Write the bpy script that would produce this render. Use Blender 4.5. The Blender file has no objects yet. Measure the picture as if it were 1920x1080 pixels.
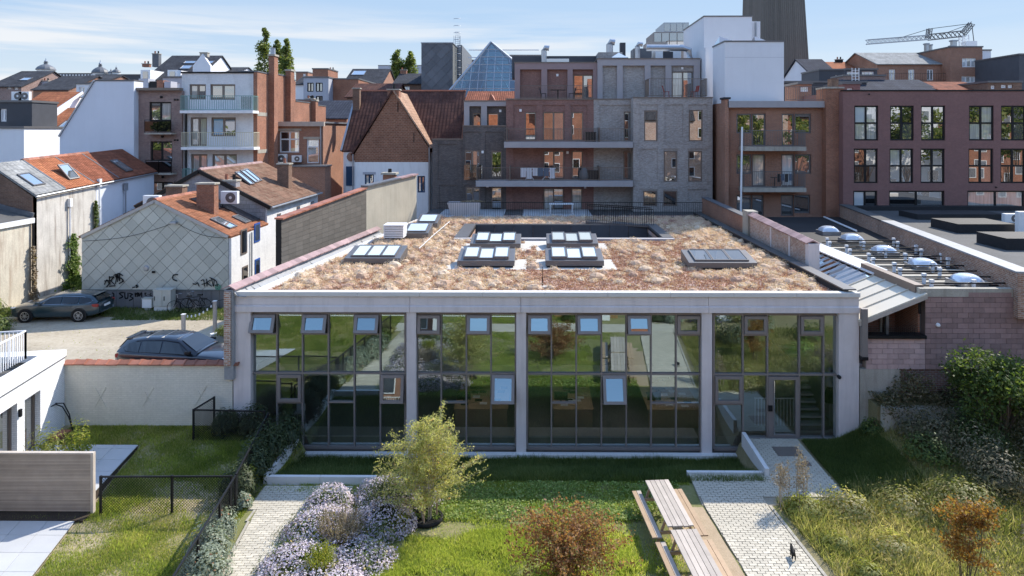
import bpy, math, random
import numpy as np
from mathutils import Vector, Matrix
random.seed(7); rng = np.random.default_rng(11)
S = bpy.context.scene; COL = S.collection
R = math.radians
# ------------------------------------------------------------------ camera, sky, sun, exposure
CAM_H = 11.5; FPX = 1280.0; HZ = 246.0; PSI = R(.5); PX0 = 994.0
cd = bpy.data.cameras.new('camera'); cam = bpy.data.objects.new('camera', cd); COL.objects.link(cam); S.camera = cam
cam.location = (0, 0, CAM_H); cam.rotation_euler = (R(90), 0, PSI)
cd.sensor_width = 36; cd.lens = 36*FPX/1920; cd.shift_y = -(540-HZ)/1920; cd.shift_x = -(PX0-960)/1920; cd.clip_start = .1; cd.clip_end = 3000
SUN_DX, SUN_DY = -.80, -.82                      # horizontal drift of a shadow per metre of height
SUN_EL = math.atan(1/math.hypot(SUN_DX, SUN_DY)); SUN_DIR = Vector((-SUN_DX, -SUN_DY, 1)).normalized()
W = bpy.data.worlds.new('World'); S.world = W; W.use_nodes = True
nt = W.node_tree; nt.nodes.clear(); L = nt.links.new
out = nt.nodes.new('ShaderNodeOutputWorld'); bg = nt.nodes.new('ShaderNodeBackground'); sky = nt.nodes.new('ShaderNodeTexSky')
sky.sky_type = 'NISHITA'; sky.sun_disc = False; sky.sun_elevation = SUN_EL
sky.sun_rotation = math.atan2(SUN_DIR.x, SUN_DIR.y); sky.air_density = 1.0; sky.dust_density = .25; sky.ozone_density = 1.6; sky.altitude = 0
bg.inputs['Strength'].default_value = .15
tc = nt.nodes.new('ShaderNodeTexCoord'); sx = nt.nodes.new('ShaderNodeSeparateXYZ'); L(tc.outputs['Generated'], sx.inputs[0])
mp = nt.nodes.new('ShaderNodeMapping'); mp.inputs['Scale'].default_value = (2.0, 2.0, 30); mp.inputs['Rotation'].default_value = (0, R(.7), 0)
L(tc.outputs['Generated'], mp.inputs[0])
nz = nt.nodes.new('ShaderNodeTexNoise'); nz.inputs['Scale'].default_value = 1.4; nz.inputs['Detail'].default_value = 7; nz.inputs['Roughness'].default_value = .55
L(mp.outputs[0], nz.inputs[0])
cr = nt.nodes.new('ShaderNodeValToRGB'); cr.color_ramp.elements[0].position = .40; cr.color_ramp.elements[1].position = .57
L(nz.outputs['Fac'], cr.inputs[0])
# the veil of cirrus lies low over the skyline, thicker to the west
er = nt.nodes.new('ShaderNodeMapRange'); er.inputs[1].default_value = .20; er.inputs[2].default_value = .10; er.interpolation_type = 'SMOOTHERSTEP'; L(sx.outputs[2], er.inputs[0])
wr = nt.nodes.new('ShaderNodeMapRange'); wr.inputs[1].default_value = .35; wr.inputs[2].default_value = -.15; wr.inputs[3].default_value = .12; wr.inputs[4].default_value = 1; wr.interpolation_type = 'SMOOTHERSTEP'; L(sx.outputs[0], wr.inputs[0])
m1 = nt.nodes.new('ShaderNodeMath'); m1.operation = 'MULTIPLY'; L(cr.outputs[0], m1.inputs[0]); L(er.outputs[0], m1.inputs[1])
m2 = nt.nodes.new('ShaderNodeMath'); m2.operation = 'MULTIPLY'; L(m1.outputs[0], m2.inputs[0]); L(wr.outputs[0], m2.inputs[1])
m3 = nt.nodes.new('ShaderNodeMath'); m3.operation = 'MULTIPLY'; m3.inputs[1].default_value = .9; L(m2.outputs[0], m3.inputs[0])
cm = nt.nodes.new('ShaderNodeMixRGB'); L(m3.outputs[0], cm.inputs[0]); vl = nt.nodes.new('ShaderNodeMapRange'); vl.inputs[1].default_value = .38; vl.inputs[2].default_value = .20; vl.inputs[4].default_value = .97; vl.interpolation_type = 'SMOOTHSTEP'; L(sx.outputs[2], vl.inputs[0])
vm = nt.nodes.new('ShaderNodeMixRGB'); L(vl.outputs[0], vm.inputs[0]); L(sky.outputs[0], vm.inputs[1]); hr = nt.nodes.new('ShaderNodeMapRange'); hr.inputs[1].default_value = .17; hr.inputs[2].default_value = .04; hr.interpolation_type = 'SMOOTHSTEP'; L(sx.outputs[2], hr.inputs[0]); hm = nt.nodes.new('ShaderNodeMixRGB'); L(hr.outputs[0], hm.inputs[0]); hm.inputs[1].default_value = (1.12, 1.55, 2.12, 1); hm.inputs[2].default_value = (1.62, 1.88, 2.14, 1); L(hm.outputs[0], vm.inputs[2]); L(vm.outputs[0], cm.inputs[1]); cm.inputs[2].default_value = (2.22, 2.28, 2.36, 1)
L(cm.outputs[0], bg.inputs['Color']); L(bg.outputs[0], out.inputs['Surface'])
sd = bpy.data.lights.new('sun', 'SUN'); sun = bpy.data.objects.new('sun', sd); COL.objects.link(sun)
sd.energy = 2.5; sd.angle = R(.5); sd.color = (1, .93, .82); sun.rotation_euler = SUN_DIR.to_track_quat('Z', 'Y').to_euler(); sun.location = (60, 60, 90)
S.view_settings.view_transform = 'Standard'; S.view_settings.look = 'None'; S.view_settings.gamma = 1; S.view_settings.exposure = 1.45
S.view_settings.use_curve_mapping = False
S.render.engine = 'CYCLES'; S.cycles.max_bounces = 8; S.cycles.diffuse_bounces = 4; S.cycles.glossy_bounces = 4; S.cycles.transparent_max_bounces = 12
S.cycles.use_denoising = True; S.cycles.caustics_reflective = False; S.cycles.caustics_refractive = False
# ------------------------------------------------------------------ measuring: photo pixel + known depth -> place in the world
cP, sP = math.cos(PSI), math.sin(PSI)
def at(px, py, Y):
    t = (px-PX0)/FPX; X = Y*(t*cP-sP)/(cP+t*sP); zc = -X*sP+Y*cP
    return Vector((X, Y, CAM_H-(py-HZ)*zc/FPX))
def gnd(px, py, Z=0.0):
    zc = FPX*(CAM_H-Z)/(py-HZ); xc = (px-PX0)/FPX*zc
    return Vector((xc*cP-zc*sP, xc*sP+zc*cP, Z))
def rect(px0, py0, px1, py1, Y):
    a = at(px0, py0, Y); b = at(px1, py1, Y)
    c = at(px0, py1, Y); d = at(px1, py0, Y)
    return (a.x, (b.z+c.z)/2, b.x, (a.z+d.z)/2)       # x0,z0,x1,z1
# ------------------------------------------------------------------ things and parts
def tag(o, label=None, cat=None, group=None, kind=None):
    if label: o['label'] = label
    if cat: o['category'] = cat
    if group: o['group'] = group
    if kind: o['kind'] = kind
    return o
def thing(name, label, cat, loc=(0, 0, 0), rz=0, group=None):
    o = bpy.data.objects.new(name, None); COL.objects.link(o); o.location = loc; o.rotation_euler = (0, 0, rz); o.empty_display_size = .2
    return tag(o, label, cat, group)
def copy_thing(root, loc, rz, label, group=None):
    r = root.copy(); COL.objects.link(r); r.location = loc; r.rotation_euler = (0, 0, rz); r['label'] = label
    if group: r['group'] = group
    for ch in list(root.children):
        c = ch.copy(); COL.objects.link(c); c.parent = r; c.matrix_parent_inverse = ch.matrix_parent_inverse.copy()
        for g in ch.children:
            d = g.copy(); COL.objects.link(d); d.parent = c; d.matrix_parent_inverse = g.matrix_parent_inverse.copy()
    return r
class MB:
    """collects faces and links them as one mesh object"""
    def __init__(s): s.v = []; s.f = []; s.m = []
    def add(s, vs, fs, mi=0):
        n = len(s.v); s.v += [tuple(v) for v in vs]; s.f += [tuple(i+n for i in f) for f in fs]; s.m += [mi]*len(fs); return s
    def box(s, x0, x1, y0, y1, z0, z1, mi=0):
        vs = [(x0,y0,z0),(x1,y0,z0),(x1,y1,z0),(x0,y1,z0),(x0,y0,z1),(x1,y0,z1),(x1,y1,z1),(x0,y1,z1)]
        return s.add(vs, [(0,3,2,1),(4,5,6,7),(0,1,5,4),(1,2,6,5),(2,3,7,6),(3,0,4,7)], mi)
    def quad(s, a, b, c, d, mi=0): return s.add([a, b, c, d], [(0,1,2,3)], mi)
    def prism(s, poly, d, mi=0):
        """poly: 3D outline, swept by the vector d"""
        n = len(poly); d = Vector(d); p = [Vector(q) for q in poly]
        return s.add(p+[q+d for q in p], [tuple(range(n))[::-1], tuple(range(n, 2*n))]+[(i, (i+1) % n, (i+1) % n+n, i+n) for i in range(n)], mi)
    def beam(s, a, b, w, h, mi=0, up=(0, 0, 1)):
        a = Vector(a); b = Vector(b); d = (b-a).normalized(); u = Vector(up)
        if abs(d.dot(u)) > .99: u = Vector((0, 1, 0))
        r = d.cross(u).normalized(); u = r.cross(d).normalized(); o = [(-w/2,-h/2),(w/2,-h/2),(w/2,h/2),(-w/2,h/2)]
        vs = [a+r*i+u*j for i, j in o]+[b+r*i+u*j for i, j in o]
        return s.add(vs, [(0,1,2,3),(7,6,5,4),(0,4,5,1),(1,5,6,2),(2,6,7,3),(3,7,4,0)], mi)
    def tube(s, pts, r, n=6, mi=0, r1=None):
        pts = [Vector(p) for p in pts]; k = len(pts); vs = []
        for i, p in enumerate(pts):
            d = (pts[min(i+1, k-1)]-pts[max(i-1, 0)]).normalized(); u = Vector((0, 0, 1)) if abs(d.z) < .95 else Vector((0, 1, 0))
            a = d.cross(u).normalized(); b = a.cross(d); rr = r if r1 is None else r+(r1-r)*i/max(1, k-1)
            vs += [p+a*rr*math.cos(2*math.pi*j/n)+b*rr*math.sin(2*math.pi*j/n) for j in range(n)]
        fs = [(i*n+j, i*n+(j+1) % n, (i+1)*n+(j+1) % n, (i+1)*n+j) for i in range(k-1) for j in range(n)]
        fs += [tuple(range(n))[::-1], tuple(range((k-1)*n, k*n))]
        return s.add(vs, fs, mi)
    def lathe(s, prof, c=(0, 0, 0), n=12, mi=0, ax=None, cap=True):
        """prof: (radius, height) pairs"""
        M = Matrix.Identity(3) if ax is None else Vector(ax).to_track_quat('Z', 'Y').to_matrix()
        c = Vector(c); vs = [c+M@Vector((r*math.cos(2*math.pi*j/n), r*math.sin(2*math.pi*j/n), z)) for r, z in prof for j in range(n)]
        fs = [(i*n+j, i*n+(j+1) % n, (i+1)*n+(j+1) % n, (i+1)*n+j) for i in range(len(prof)-1) for j in range(n)]
        if cap: fs += [tuple(range(n))[::-1], tuple(range((len(prof)-1)*n, len(prof)*n))]
        return s.add(vs, fs, mi)
    def build(s, name, mats, parent=None, smooth=False, bevel=0):
        me = bpy.data.meshes.new(name); me.from_pydata(s.v, [], s.f)
        for m in (mats if isinstance(mats, (list, tuple)) else [mats]): me.materials.append(m)
        me.polygons.foreach_set('material_index', s.m)
        if smooth: me.polygons.foreach_set('use_smooth', [True]*len(s.f))
        me.update(); o = bpy.data.objects.new(name, me); COL.objects.link(o)
        if bevel:
            b = o.modifiers.new('bevel', 'BEVEL'); b.width = bevel; b.segments = 2; b.limit_method = 'ANGLE'
        if parent: attach(o, parent)
        return o
def wloc(o):
    M = Matrix.LocRotScale(o.location, o.rotation_euler, o.scale)
    if o.parent: M = wloc(o.parent) @ o.matrix_parent_inverse @ M
    return M
def attach(o, parent):
    """parent keeping the place where the mesh was built in world coordinates"""
    o.parent = parent; o.matrix_parent_inverse = wloc(parent).inverted()
def local(o, parent):
    o.parent = parent; return o
def box_part(name, m, parent, *b, bevel=0): return MB().box(*b).build(name, m, parent, bevel=bevel)
def struct(o, kind='structure'): o['kind'] = kind; return o
def np_mesh(name, V, Fc, mats, parent=None, tint=None, mi=None, smooth=False):
    """V n x 3, Fc m x k (all faces alike); tint: a value per face stored on its corners"""
    V = np.asarray(V, np.float32); Fc = np.asarray(Fc, np.int32); m, k = Fc.shape
    me = bpy.data.meshes.new(name); me.vertices.add(len(V)); me.vertices.foreach_set('co', V.ravel())
    me.loops.add(m*k); me.loops.foreach_set('vertex_index', Fc.ravel())
    me.polygons.add(m); me.polygons.foreach_set('loop_start', np.arange(m, dtype=np.int32)*k)
    for q in (mats if isinstance(mats, (list, tuple)) else [mats]): me.materials.append(q)
    if mi is not None: me.polygons.foreach_set('material_index', np.asarray(mi, np.int32))
    if smooth: me.polygons.foreach_set('use_smooth', np.ones(m, bool))
    if tint is not None:
        a = me.attributes.new('tint', 'FLOAT', 'FACE'); a.data.foreach_set('value', np.asarray(tint, np.float32))
    me.update(calc_edges=True); me.validate(); o = bpy.data.objects.new(name, me); COL.objects.link(o)
    if parent: attach(o, parent)
    return o
# ------------------------------------------------------------------ materials
M = {}
def base(name):
    m = bpy.data.materials.new(name); m.use_nodes = True; n = m.node_tree; M[name] = m
    return m, n, n.nodes['Principled BSDF'], n.links.new
def c4(c): return (c[0], c[1], c[2], 1)
def mul(c, k): return tuple(min(1, x*k) for x in c)
def noise(n, L, vec, scale, detail=4, rough=.55):
    z = n.nodes.new('ShaderNodeTexNoise'); z.inputs['Scale'].default_value = scale; z.inputs['Detail'].default_value = detail; z.inputs['Roughness'].default_value = rough
    L(vec, z.inputs['Vector']); return z.outputs['Fac']
def ramp(n, L, fac, stops):
    r = n.nodes.new('ShaderNodeValToRGB'); e = r.color_ramp.elements
    while len(e) < len(stops): e.new(.5)
    for q, (p, c) in zip(e, stops): q.position = p; q.color = c4(c)
    L(fac, r.inputs[0]); return r.outputs[0]
def mix(n, L, fac, a, b, mode='MIX'):
    x = n.nodes.new('ShaderNodeMixRGB'); x.blend_type = mode
    for i, q in ((0, fac), (1, a), (2, b)):
        if isinstance(q, (int, float)): x.inputs[i].default_value = q
        elif isinstance(q, tuple): x.inputs[i].default_value = c4(q)
        else: L(q, x.inputs[i])
    return x.outputs[0]
def bump(n, L, b, h, strength=.3, dist=.02, prev=None):
    u = n.nodes.new('ShaderNodeBump'); u.inputs['Strength'].default_value = strength; u.inputs['Distance'].default_value = dist
    L(h, u.inputs['Height'])
    if prev is not None: L(prev, u.inputs['Normal'])
    L(u.outputs[0], b.inputs['Normal']); return u.outputs[0]
def pos(n): return n.nodes.new('ShaderNodeNewGeometry').outputs['Position']
def plain(name, col, rough=.6, var=.12, scale=1.5, fine=30, bmp=.15, metal=0, spec=.22, streak=0, dirt=(.08, .07, .06), randomise=0):
    m, n, b, L = base(name); p = pos(n)
    a = noise(n, L, p, scale, 6, .6); f = noise(n, L, p, fine, 3)
    c = ramp(n, L, a, [(.3, mul(col, 1-var)), (.7, mul(col, 1+var))])
    c = mix(n, L, .35, c, ramp(n, L, f, [(.3, mul(col, 1-var*1.5)), (.7, mul(col, 1+var*1.2))]))
    if streak:
        mp = n.nodes.new('ShaderNodeMapping'); mp.inputs['Scale'].default_value = (2.5, 2.5, .25); L(p, mp.inputs[0])
        s = ramp(n, L, noise(n, L, mp.outputs[0], 1.3, 6, .65), [(.48, (0, 0, 0)), (.75, (1, 1, 1))])
        fm = n.nodes.new('ShaderNodeMath'); fm.operation = 'MULTIPLY'; L(s, fm.inputs[0]); fm.inputs[1].default_value = streak
        c = mix(n, L, fm.outputs[0], c, dirt)
    if randomise:
        oi = n.nodes.new('ShaderNodeObjectInfo'); hs = n.nodes.new('ShaderNodeHueSaturation')
        mr = n.nodes.new('ShaderNodeMapRange'); mr.inputs[3].default_value = 1-randomise; mr.inputs[4].default_value = 1+randomise
        L(oi.outputs['Random'], mr.inputs[0]); L(mr.outputs[0], hs.inputs['Value']); L(c, hs.inputs['Color']); c = hs.outputs[0]
    L(c, b.inputs['Base Color']); b.inputs['Roughness'].default_value = rough; b.inputs['Metallic'].default_value = metal
    b.inputs['Specular IOR Level'].default_value = spec
    if bmp: bump(n, L, b, f, bmp, .01)
    return m
def wall_uv(n, L):
    g = n.nodes.new('ShaderNodeNewGeometry'); s = n.nodes.new('ShaderNodeSeparateXYZ'); L(g.outputs['Position'], s.inputs[0])
    t = n.nodes.new('ShaderNodeSeparateXYZ'); L(g.outputs['True Normal'], t.inputs[0])
    def ma(op, a, b=None):
        q = n.nodes.new('ShaderNodeMath'); q.operation = op; L(a, q.inputs[0])
        if b is not None: L(b, q.inputs[1])
        return q.outputs[0]
    k = ma('GREATER_THAN', ma('ABSOLUTE', t.outputs[0]), ma('ABSOLUTE', t.outputs[1]))
    x = n.nodes.new('ShaderNodeMix'); L(k, x.inputs[0]); L(s.outputs[0], x.inputs[2]); L(s.outputs[1], x.inputs[3])
    c = n.nodes.new('ShaderNodeCombineXYZ'); L(x.outputs[0], c.inputs[0]); L(s.outputs[2], c.inputs[1])
    return c.outputs[0], g.outputs['Position'], x.outputs[0], s.outputs[2]
def brick(name, c1, c2, mortar, bw=.22, bh=.072, ms=.011, var=.25, bmp=.5, pale=0, palecol=(.5, .48, .45), dirt=0):
    m, n, b, L = base(name); uv, p, _, _ = wall_uv(n, L)
    t = n.nodes.new('ShaderNodeTexBrick'); L(uv, t.inputs['Vector']); t.inputs['Scale'].default_value = 1
    t.inputs['Brick Width'].default_value = bw; t.inputs['Row Height'].default_value = bh; t.inputs['Mortar Size'].default_value = ms; t.inputs['Mortar Smooth'].default_value = .15
    t.inputs['Color1'].default_value = c4(c1); t.inputs['Color2'].default_value = c4(c2); t.inputs['Mortar'].default_value = c4(mortar); t.inputs['Bias'].default_value = 0
    c = mix(n, L, .75, t.outputs['Color'], ramp(n, L, noise(n, L, p, .6, 6, .62), [(.28, (1-var,)*3), (.72, (1+var,)*3)]), 'MULTIPLY')
    c = mix(n, L, .6, c, ramp(n, L, noise(n, L, p, 9, 3), [(.3, (1-1.15*min(var, .26),)*3), (.7, (1+min(var, .26),)*3)]), 'MULTIPLY')
    if pale:
        mp = n.nodes.new('ShaderNodeMapping'); mp.inputs['Scale'].default_value = (2.6, 2.6, 12); L(p, mp.inputs[0])
        s = ramp(n, L, noise(n, L, mp.outputs[0], 1.6, 3, .6), [(.54, (0, 0, 0)), (.64, (pale,)*3)]); c = mix(n, L, s, c, palecol)
    if dirt:
        mp = n.nodes.new('ShaderNodeMapping'); mp.inputs['Scale'].default_value = (1.2, 1.2, .3); L(p, mp.inputs[0])
        s = ramp(n, L, noise(n, L, mp.outputs[0], 1.1, 6, .65), [(.5, (0, 0, 0)), (.8, (dirt,)*3)]); c = mix(n, L, s, c, (.045, .04, .038))
    L(c, b.inputs['Base Color']); b.inputs['Roughness'].default_value = .85; b.inputs['Specular IOR Level'].default_value = .25
    iv = n.nodes.new('ShaderNodeMath'); iv.operation = 'SUBTRACT'; iv.inputs[0].default_value = 1; L(t.outputs['Fac'], iv.inputs[1])
    bump(n, L, b, iv.outputs[0], bmp, .012); return m
def tiles(name, c1, c2, tw=.22, th=.22, lichen=0, lc=(.25, .22, .16), bmp=.6, rough=.92):
    """pantile relief: rolls along the ridge direction, a step at each course"""
    m, n, b, L = base(name); uv, p, u, z = wall_uv(n, L)
    t = n.nodes.new('ShaderNodeTexBrick'); L(uv, t.inputs['Vector']); t.inputs['Scale'].default_value = 1; t.offset = 0
    t.inputs['Brick Width'].default_value = tw; t.inputs['Row Height'].default_value = th; t.inputs['Mortar Size'].default_value = .012
    t.inputs['Color1'].default_value = c4(c1); t.inputs['Color2'].default_value = c4(c2); t.inputs['Mortar'].default_value = c4(mul(c1, .55)); t.inputs['Mortar Smooth'].default_value = .4
    c = mix(n, L, .8, t.outputs['Color'], ramp(n, L, noise(n, L, p, .8, 6, .65), [(.25, (.6,)*3), (.75, (1.4,)*3)]), 'MULTIPLY')
    c = mix(n, L, .5, c, ramp(n, L, noise(n, L, p, 7, 2), [(.3, (.6,)*3), (.7, (1.4,)*3)]), 'MULTIPLY')
    if lichen:
        s = ramp(n, L, noise(n, L, p, 2.2, 7, .7), [(.5, (0, 0, 0)), (.68, (lichen,)*3)]); c = mix(n, L, s, c, lc)
    L(c, b.inputs['Base Color']); b.inputs['Roughness'].default_value = rough; b.inputs['Specular IOR Level'].default_value = .06
    def saw(v, per, op):
        d = n.nodes.new('ShaderNodeMath'); d.operation = 'DIVIDE'; L(v, d.inputs[0]); d.inputs[1].default_value = per
        f = n.nodes.new('ShaderNodeMath'); f.operation = op; L(d.outputs[0], f.inputs[0]); return f
    w = saw(u, tw/(2*math.pi), 'SINE'); f = saw(z, th, 'FRACT')
    h = n.nodes.new('ShaderNodeMath'); h.operation = 'MULTIPLY_ADD'; L(f.outputs[0], h.inputs[0]); h.inputs[1].default_value = -1.6; L(w.outputs[0], h.inputs[2])
    bump(n, L, b, h.outputs[0], bmp, .025); return m
def pane(name, inner, refl=.35, tint=(1, 1, 1), vary=None, rough=.0, wav=.0):
    """a window seen from outside: coated glass over a dark room, a blind or a curtain"""
    m, n, b, L = base(name); b.inputs['Base Color'].default_value = c4(inner); b.inputs['Roughness'].default_value = .9; b.inputs['Specular IOR Level'].default_value = 0
    if vary:
        uv, p, u, z = wall_uv(n, L)
        mp = n.nodes.new('ShaderNodeMapping'); mp.inputs['Scale'].default_value = (9, .25, 1); L(uv, mp.inputs[0])
        L(ramp(n, L, noise(n, L, mp.outputs[0], 1.6, 3), [(.35, inner), (.65, vary)]), b.inputs['Base Color'])
    g = n.nodes.new('ShaderNodeBsdfGlossy'); g.inputs['Color'].default_value = c4(tint); g.inputs['Roughness'].default_value = rough
    if wav:
        u = n.nodes.new('ShaderNodeBump'); u.inputs['Strength'].default_value = wav; u.inputs['Distance'].default_value = .01
        L(noise(n, L, pos(n), 1.7, 1), u.inputs['Height']); L(u.outputs[0], g.inputs['Normal'])
    x = n.nodes.new('ShaderNodeMixShader'); fr = n.nodes.new('ShaderNodeLayerWeight'); fr.inputs[0].default_value = .25
    mr = n.nodes.new('ShaderNodeMapRange'); L(fr.outputs['Fresnel'], mr.inputs[0]); mr.inputs[3].default_value = refl; mr.inputs[4].default_value = 1
    L(mr.outputs[0], x.inputs[0]); L(b.outputs[0], x.inputs[1]); L(g.outputs[0], x.inputs[2]); L(x.outputs[0], n.nodes['Material Output'].inputs[0]); return m
def clear_glass(name, tcol, refl=.3, wav=0, rtint=(1, 1, 1)):
    m, n, b, L = base(name); n.nodes.remove(b)
    t = n.nodes.new('ShaderNodeBsdfTransparent'); t.inputs[0].default_value = c4(tcol)
    g = n.nodes.new('ShaderNodeBsdfGlossy'); g.inputs['Roughness'].default_value = 0; g.inputs['Color'].default_value = c4(rtint)
    if wav:
        u = n.nodes.new('ShaderNodeBump'); u.inputs['Strength'].default_value = wav; u.inputs['Distance'].default_value = .01
        L(noise(n, L, pos(n), 1.3, 1), u.inputs['Height']); L(u.outputs[0], g.inputs['Normal'])
    x = n.nodes.new('ShaderNodeMixShader'); fr = n.nodes.new('ShaderNodeLayerWeight'); fr.inputs[0].default_value = .2
    mr = n.nodes.new('ShaderNodeMapRange'); L(fr.outputs['Fresnel'], mr.inputs[0]); mr.inputs[3].default_value = refl; mr.inputs[4].default_value = 1
    L(mr.outputs[0], x.inputs[0]); L(t.outputs[0], x.inputs[1]); L(g.outputs[0], x.inputs[2]); L(x.outputs[0], n.nodes['Material Output'].inputs[0]); return m
def leaf(name, stops, trans=.45, rough=.55, tboost=1.3):
    """leaves and blades: each face has its own tint; light passes through"""
    m, n, b, L = base(name); a = n.nodes.new('ShaderNodeAttribute'); a.attribute_name = 'tint'
    c = ramp(n, L, a.outputs['Fac'], stops); L(c, b.inputs['Base Color']); b.inputs['Roughness'].default_value = rough; b.inputs['Specular IOR Level'].default_value = .3
    t = n.nodes.new('ShaderNodeBsdfTranslucent'); L(mix(n, L, 1.0, c, (tboost, tboost*1.03, tboost*.62), 'MULTIPLY'), t.inputs[0])
    x = n.nodes.new('ShaderNodeMixShader'); x.inputs[0].default_value = trans; L(b.outputs[0], x.inputs[1]); L(t.outputs[0], x.inputs[2])
    L(x.outputs[0], n.nodes['Material Output'].inputs[0]); return m
def ground(name, stops, scale=.5, fine=9, rough=.95, bmp=.6):
    m, n, b, L = base(name); p = pos(n)
    f = mix(n, L, .45, noise(n, L, p, scale, 7, .65), noise(n, L, p, fine, 5, .7))
    L(ramp(n, L, f, stops), b.inputs['Base Color']); b.inputs['Roughness'].default_value = rough; b.inputs['Specular IOR Level'].default_value = .2
    bump(n, L, b, noise(n, L, p, 25, 4, .7), bmp, .03); return m
def paint(name, col, rough=.25, metal=.0, coat=1, flake=.0):
    m, n, b, L = base(name); b.inputs['Base Color'].default_value = c4(col); b.inputs['Roughness'].default_value = rough; b.inputs['Metallic'].default_value = metal
    b.inputs['Coat Weight'].default_value = coat; b.inputs['Coat Roughness'].default_value = .03; return m
# walls
brick('brick_orange', (.36, .135, .07), (.27, .10, .055), (.30, .22, .17), var=.3)
brick('brick_rust', (.28, .12, .072), (.36, .155, .09), (.33, .26, .21), var=.22)
brick('brick_redbrown', (.26, .13, .108), (.32, .17, .138), (.19, .135, .12), var=.2)
brick('brick_charcoal', (.115, .10, .095), (.17, .145, .135), (.09, .082, .078), var=.2)
brick('brick_grey', (.41, .375, .35), (.30, .27, .245), (.35, .33, .31), var=.2, pale=.8, palecol=(.48, .45, .43))
brick('brick_pink', (.30, .19, .16), (.20, .115, .10), (.36, .31, .28), var=.2)
brick('brick_maroon', (.235, .125, .112), (.26, .14, .122), (.20, .117, .105), var=.1, bmp=.25)
brick('brick_brown', (.16, .085, .055), (.22, .12, .075), (.20, .16, .13), var=.3)
brick('brick_old', (.34, .13, .075), (.46, .30, .22), (.48, .44, .38), var=.3, pale=.75, palecol=(.55, .5, .46), ms=.015)
brick('brick_oldwall', (.26, .12, .075), (.38, .20, .125), (.40, .33, .27), var=.35, pale=.5, palecol=(.5, .46, .42), ms=.014)
brick('brick_dark_old', (.16, .085, .065), (.22, .10, .075), (.30, .27, .24), var=.4, dirt=.75)
brick('brick_white', (.76, .76, .75), (.70, .70, .69), (.60, .60, .60), var=.05, bmp=.45)
brick('brick_cream', (.66, .625, .52), (.70, .66, .56), (.62, .585, .49), var=.07, bmp=.5, dirt=.12)
brick('brick_whitewash', (.74, .74, .73), (.68, .68, .68), (.68, .68, .68), var=.08, bmp=.6, dirt=.25)
brick('brick_gable', (.27, .115, .066), (.20, .085, .05), (.33, .24, .18), bw=.28, bh=.14, ms=.012, var=.3, pale=.4, palecol=(.45, .3, .2))
brick('brick_grey_block', (.33, .32, .33), (.28, .27, .28), (.22, .21, .21), bw=.4, bh=.25, ms=.012, var=.2)
plain('concrete', (.66, .60, .575), .8, .09, 1.2, 60, .12, streak=.32, dirt=(.32, .28, .27))
plain('concrete_light', (.66, .65, .63), .8, .06, 1.5, 40, .1, streak=.12, dirt=(.4, .38, .36))
plain('coping_stone', (.62, .60, .56), .7, .05, 2, 50, .08)
plain('concrete_old', (.40, .37, .31), .9, .22, 1.0, 25, .4, streak=.5, dirt=(.15, .13, .10))
plain('cement_wall', (.42, .385, .31), .92, .14, .7, 20, .25, streak=.35, dirt=(.22, .20, .16))
plain('render_white', (.72, .73, .75), .85, .04, .6, 30, .06, streak=.22, dirt=(.6, .6, .62))
plain('render_blue_white', (.66, .69, .745), .85, .05, .5, 30, .06, streak=.16, dirt=(.5, .52, .56))
plain('render_grey', (.42, .43, .47), .85, .04, .5, 30, .06, streak=.08, dirt=(.3, .3, .33))
plain('paint_white_old', (.80, .80, .80), .8, .05, .8, 30, .2, streak=.4, dirt=(.52, .50, .48))
plain('plaster_stained', (.58, .55, .50), .9, .22, .9, 14, .4, streak=.85, dirt=(.20, .155, .12))
plain('plaster_cream', (.58, .53, .43), .9, .2, 1.2, 12, .5, streak=.75, dirt=(.27, .175, .12))
plain('concrete_frame', (.38, .35, .35), .8, .06, 1.5, 40, .08)
plain('concrete_frame_red', (.32, .235, .23), .8, .06, 1.5, 40, .08)
plain('balcony_slab', (.36, .345, .35), .8, .08, 1.5, 40, .1, streak=.15, dirt=(.2, .19, .19))
plain('block_mauve', (.30, .20, .18), .92, .16, 2.2, 40, .3, randomise=.16, streak=.3, dirt=(.10, .075, .07))
plain('block_pink', (.48, .34, .31), .92, .13, 2.2, 40, .3, randomise=.12, streak=.3, dirt=(.25, .18, .16))
plain('mortar', (.36, .31, .28), .95, .1, 2, 40, .3)
plain('mortar_dark', (.12, .088, .08), .95, .12, 2, 40, .3)
plain('slate_panel', (.46, .465, .41), .7, .07, 1.2, 25, .12, randomise=.10)
plain('slate_joint', (.13, .135, .13), .85, .1, 2, 30, .1)
plain('slate_dark', (.075, .078, .088), .55, .15, 1.5, 30, .15, randomise=.15)
plain('slate_grey', (.15, .155, .165), .5, .12, 1.5, 30, .15, randomise=.18)
plain('cladding_dark', (.135, .122, .105), .8, .1, 1.5, 30, .15, randomise=.12)
plain('corrugated_grey', (.17, .17, .175), .6, .12, 1.5, 30, .1, streak=.3)
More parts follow.
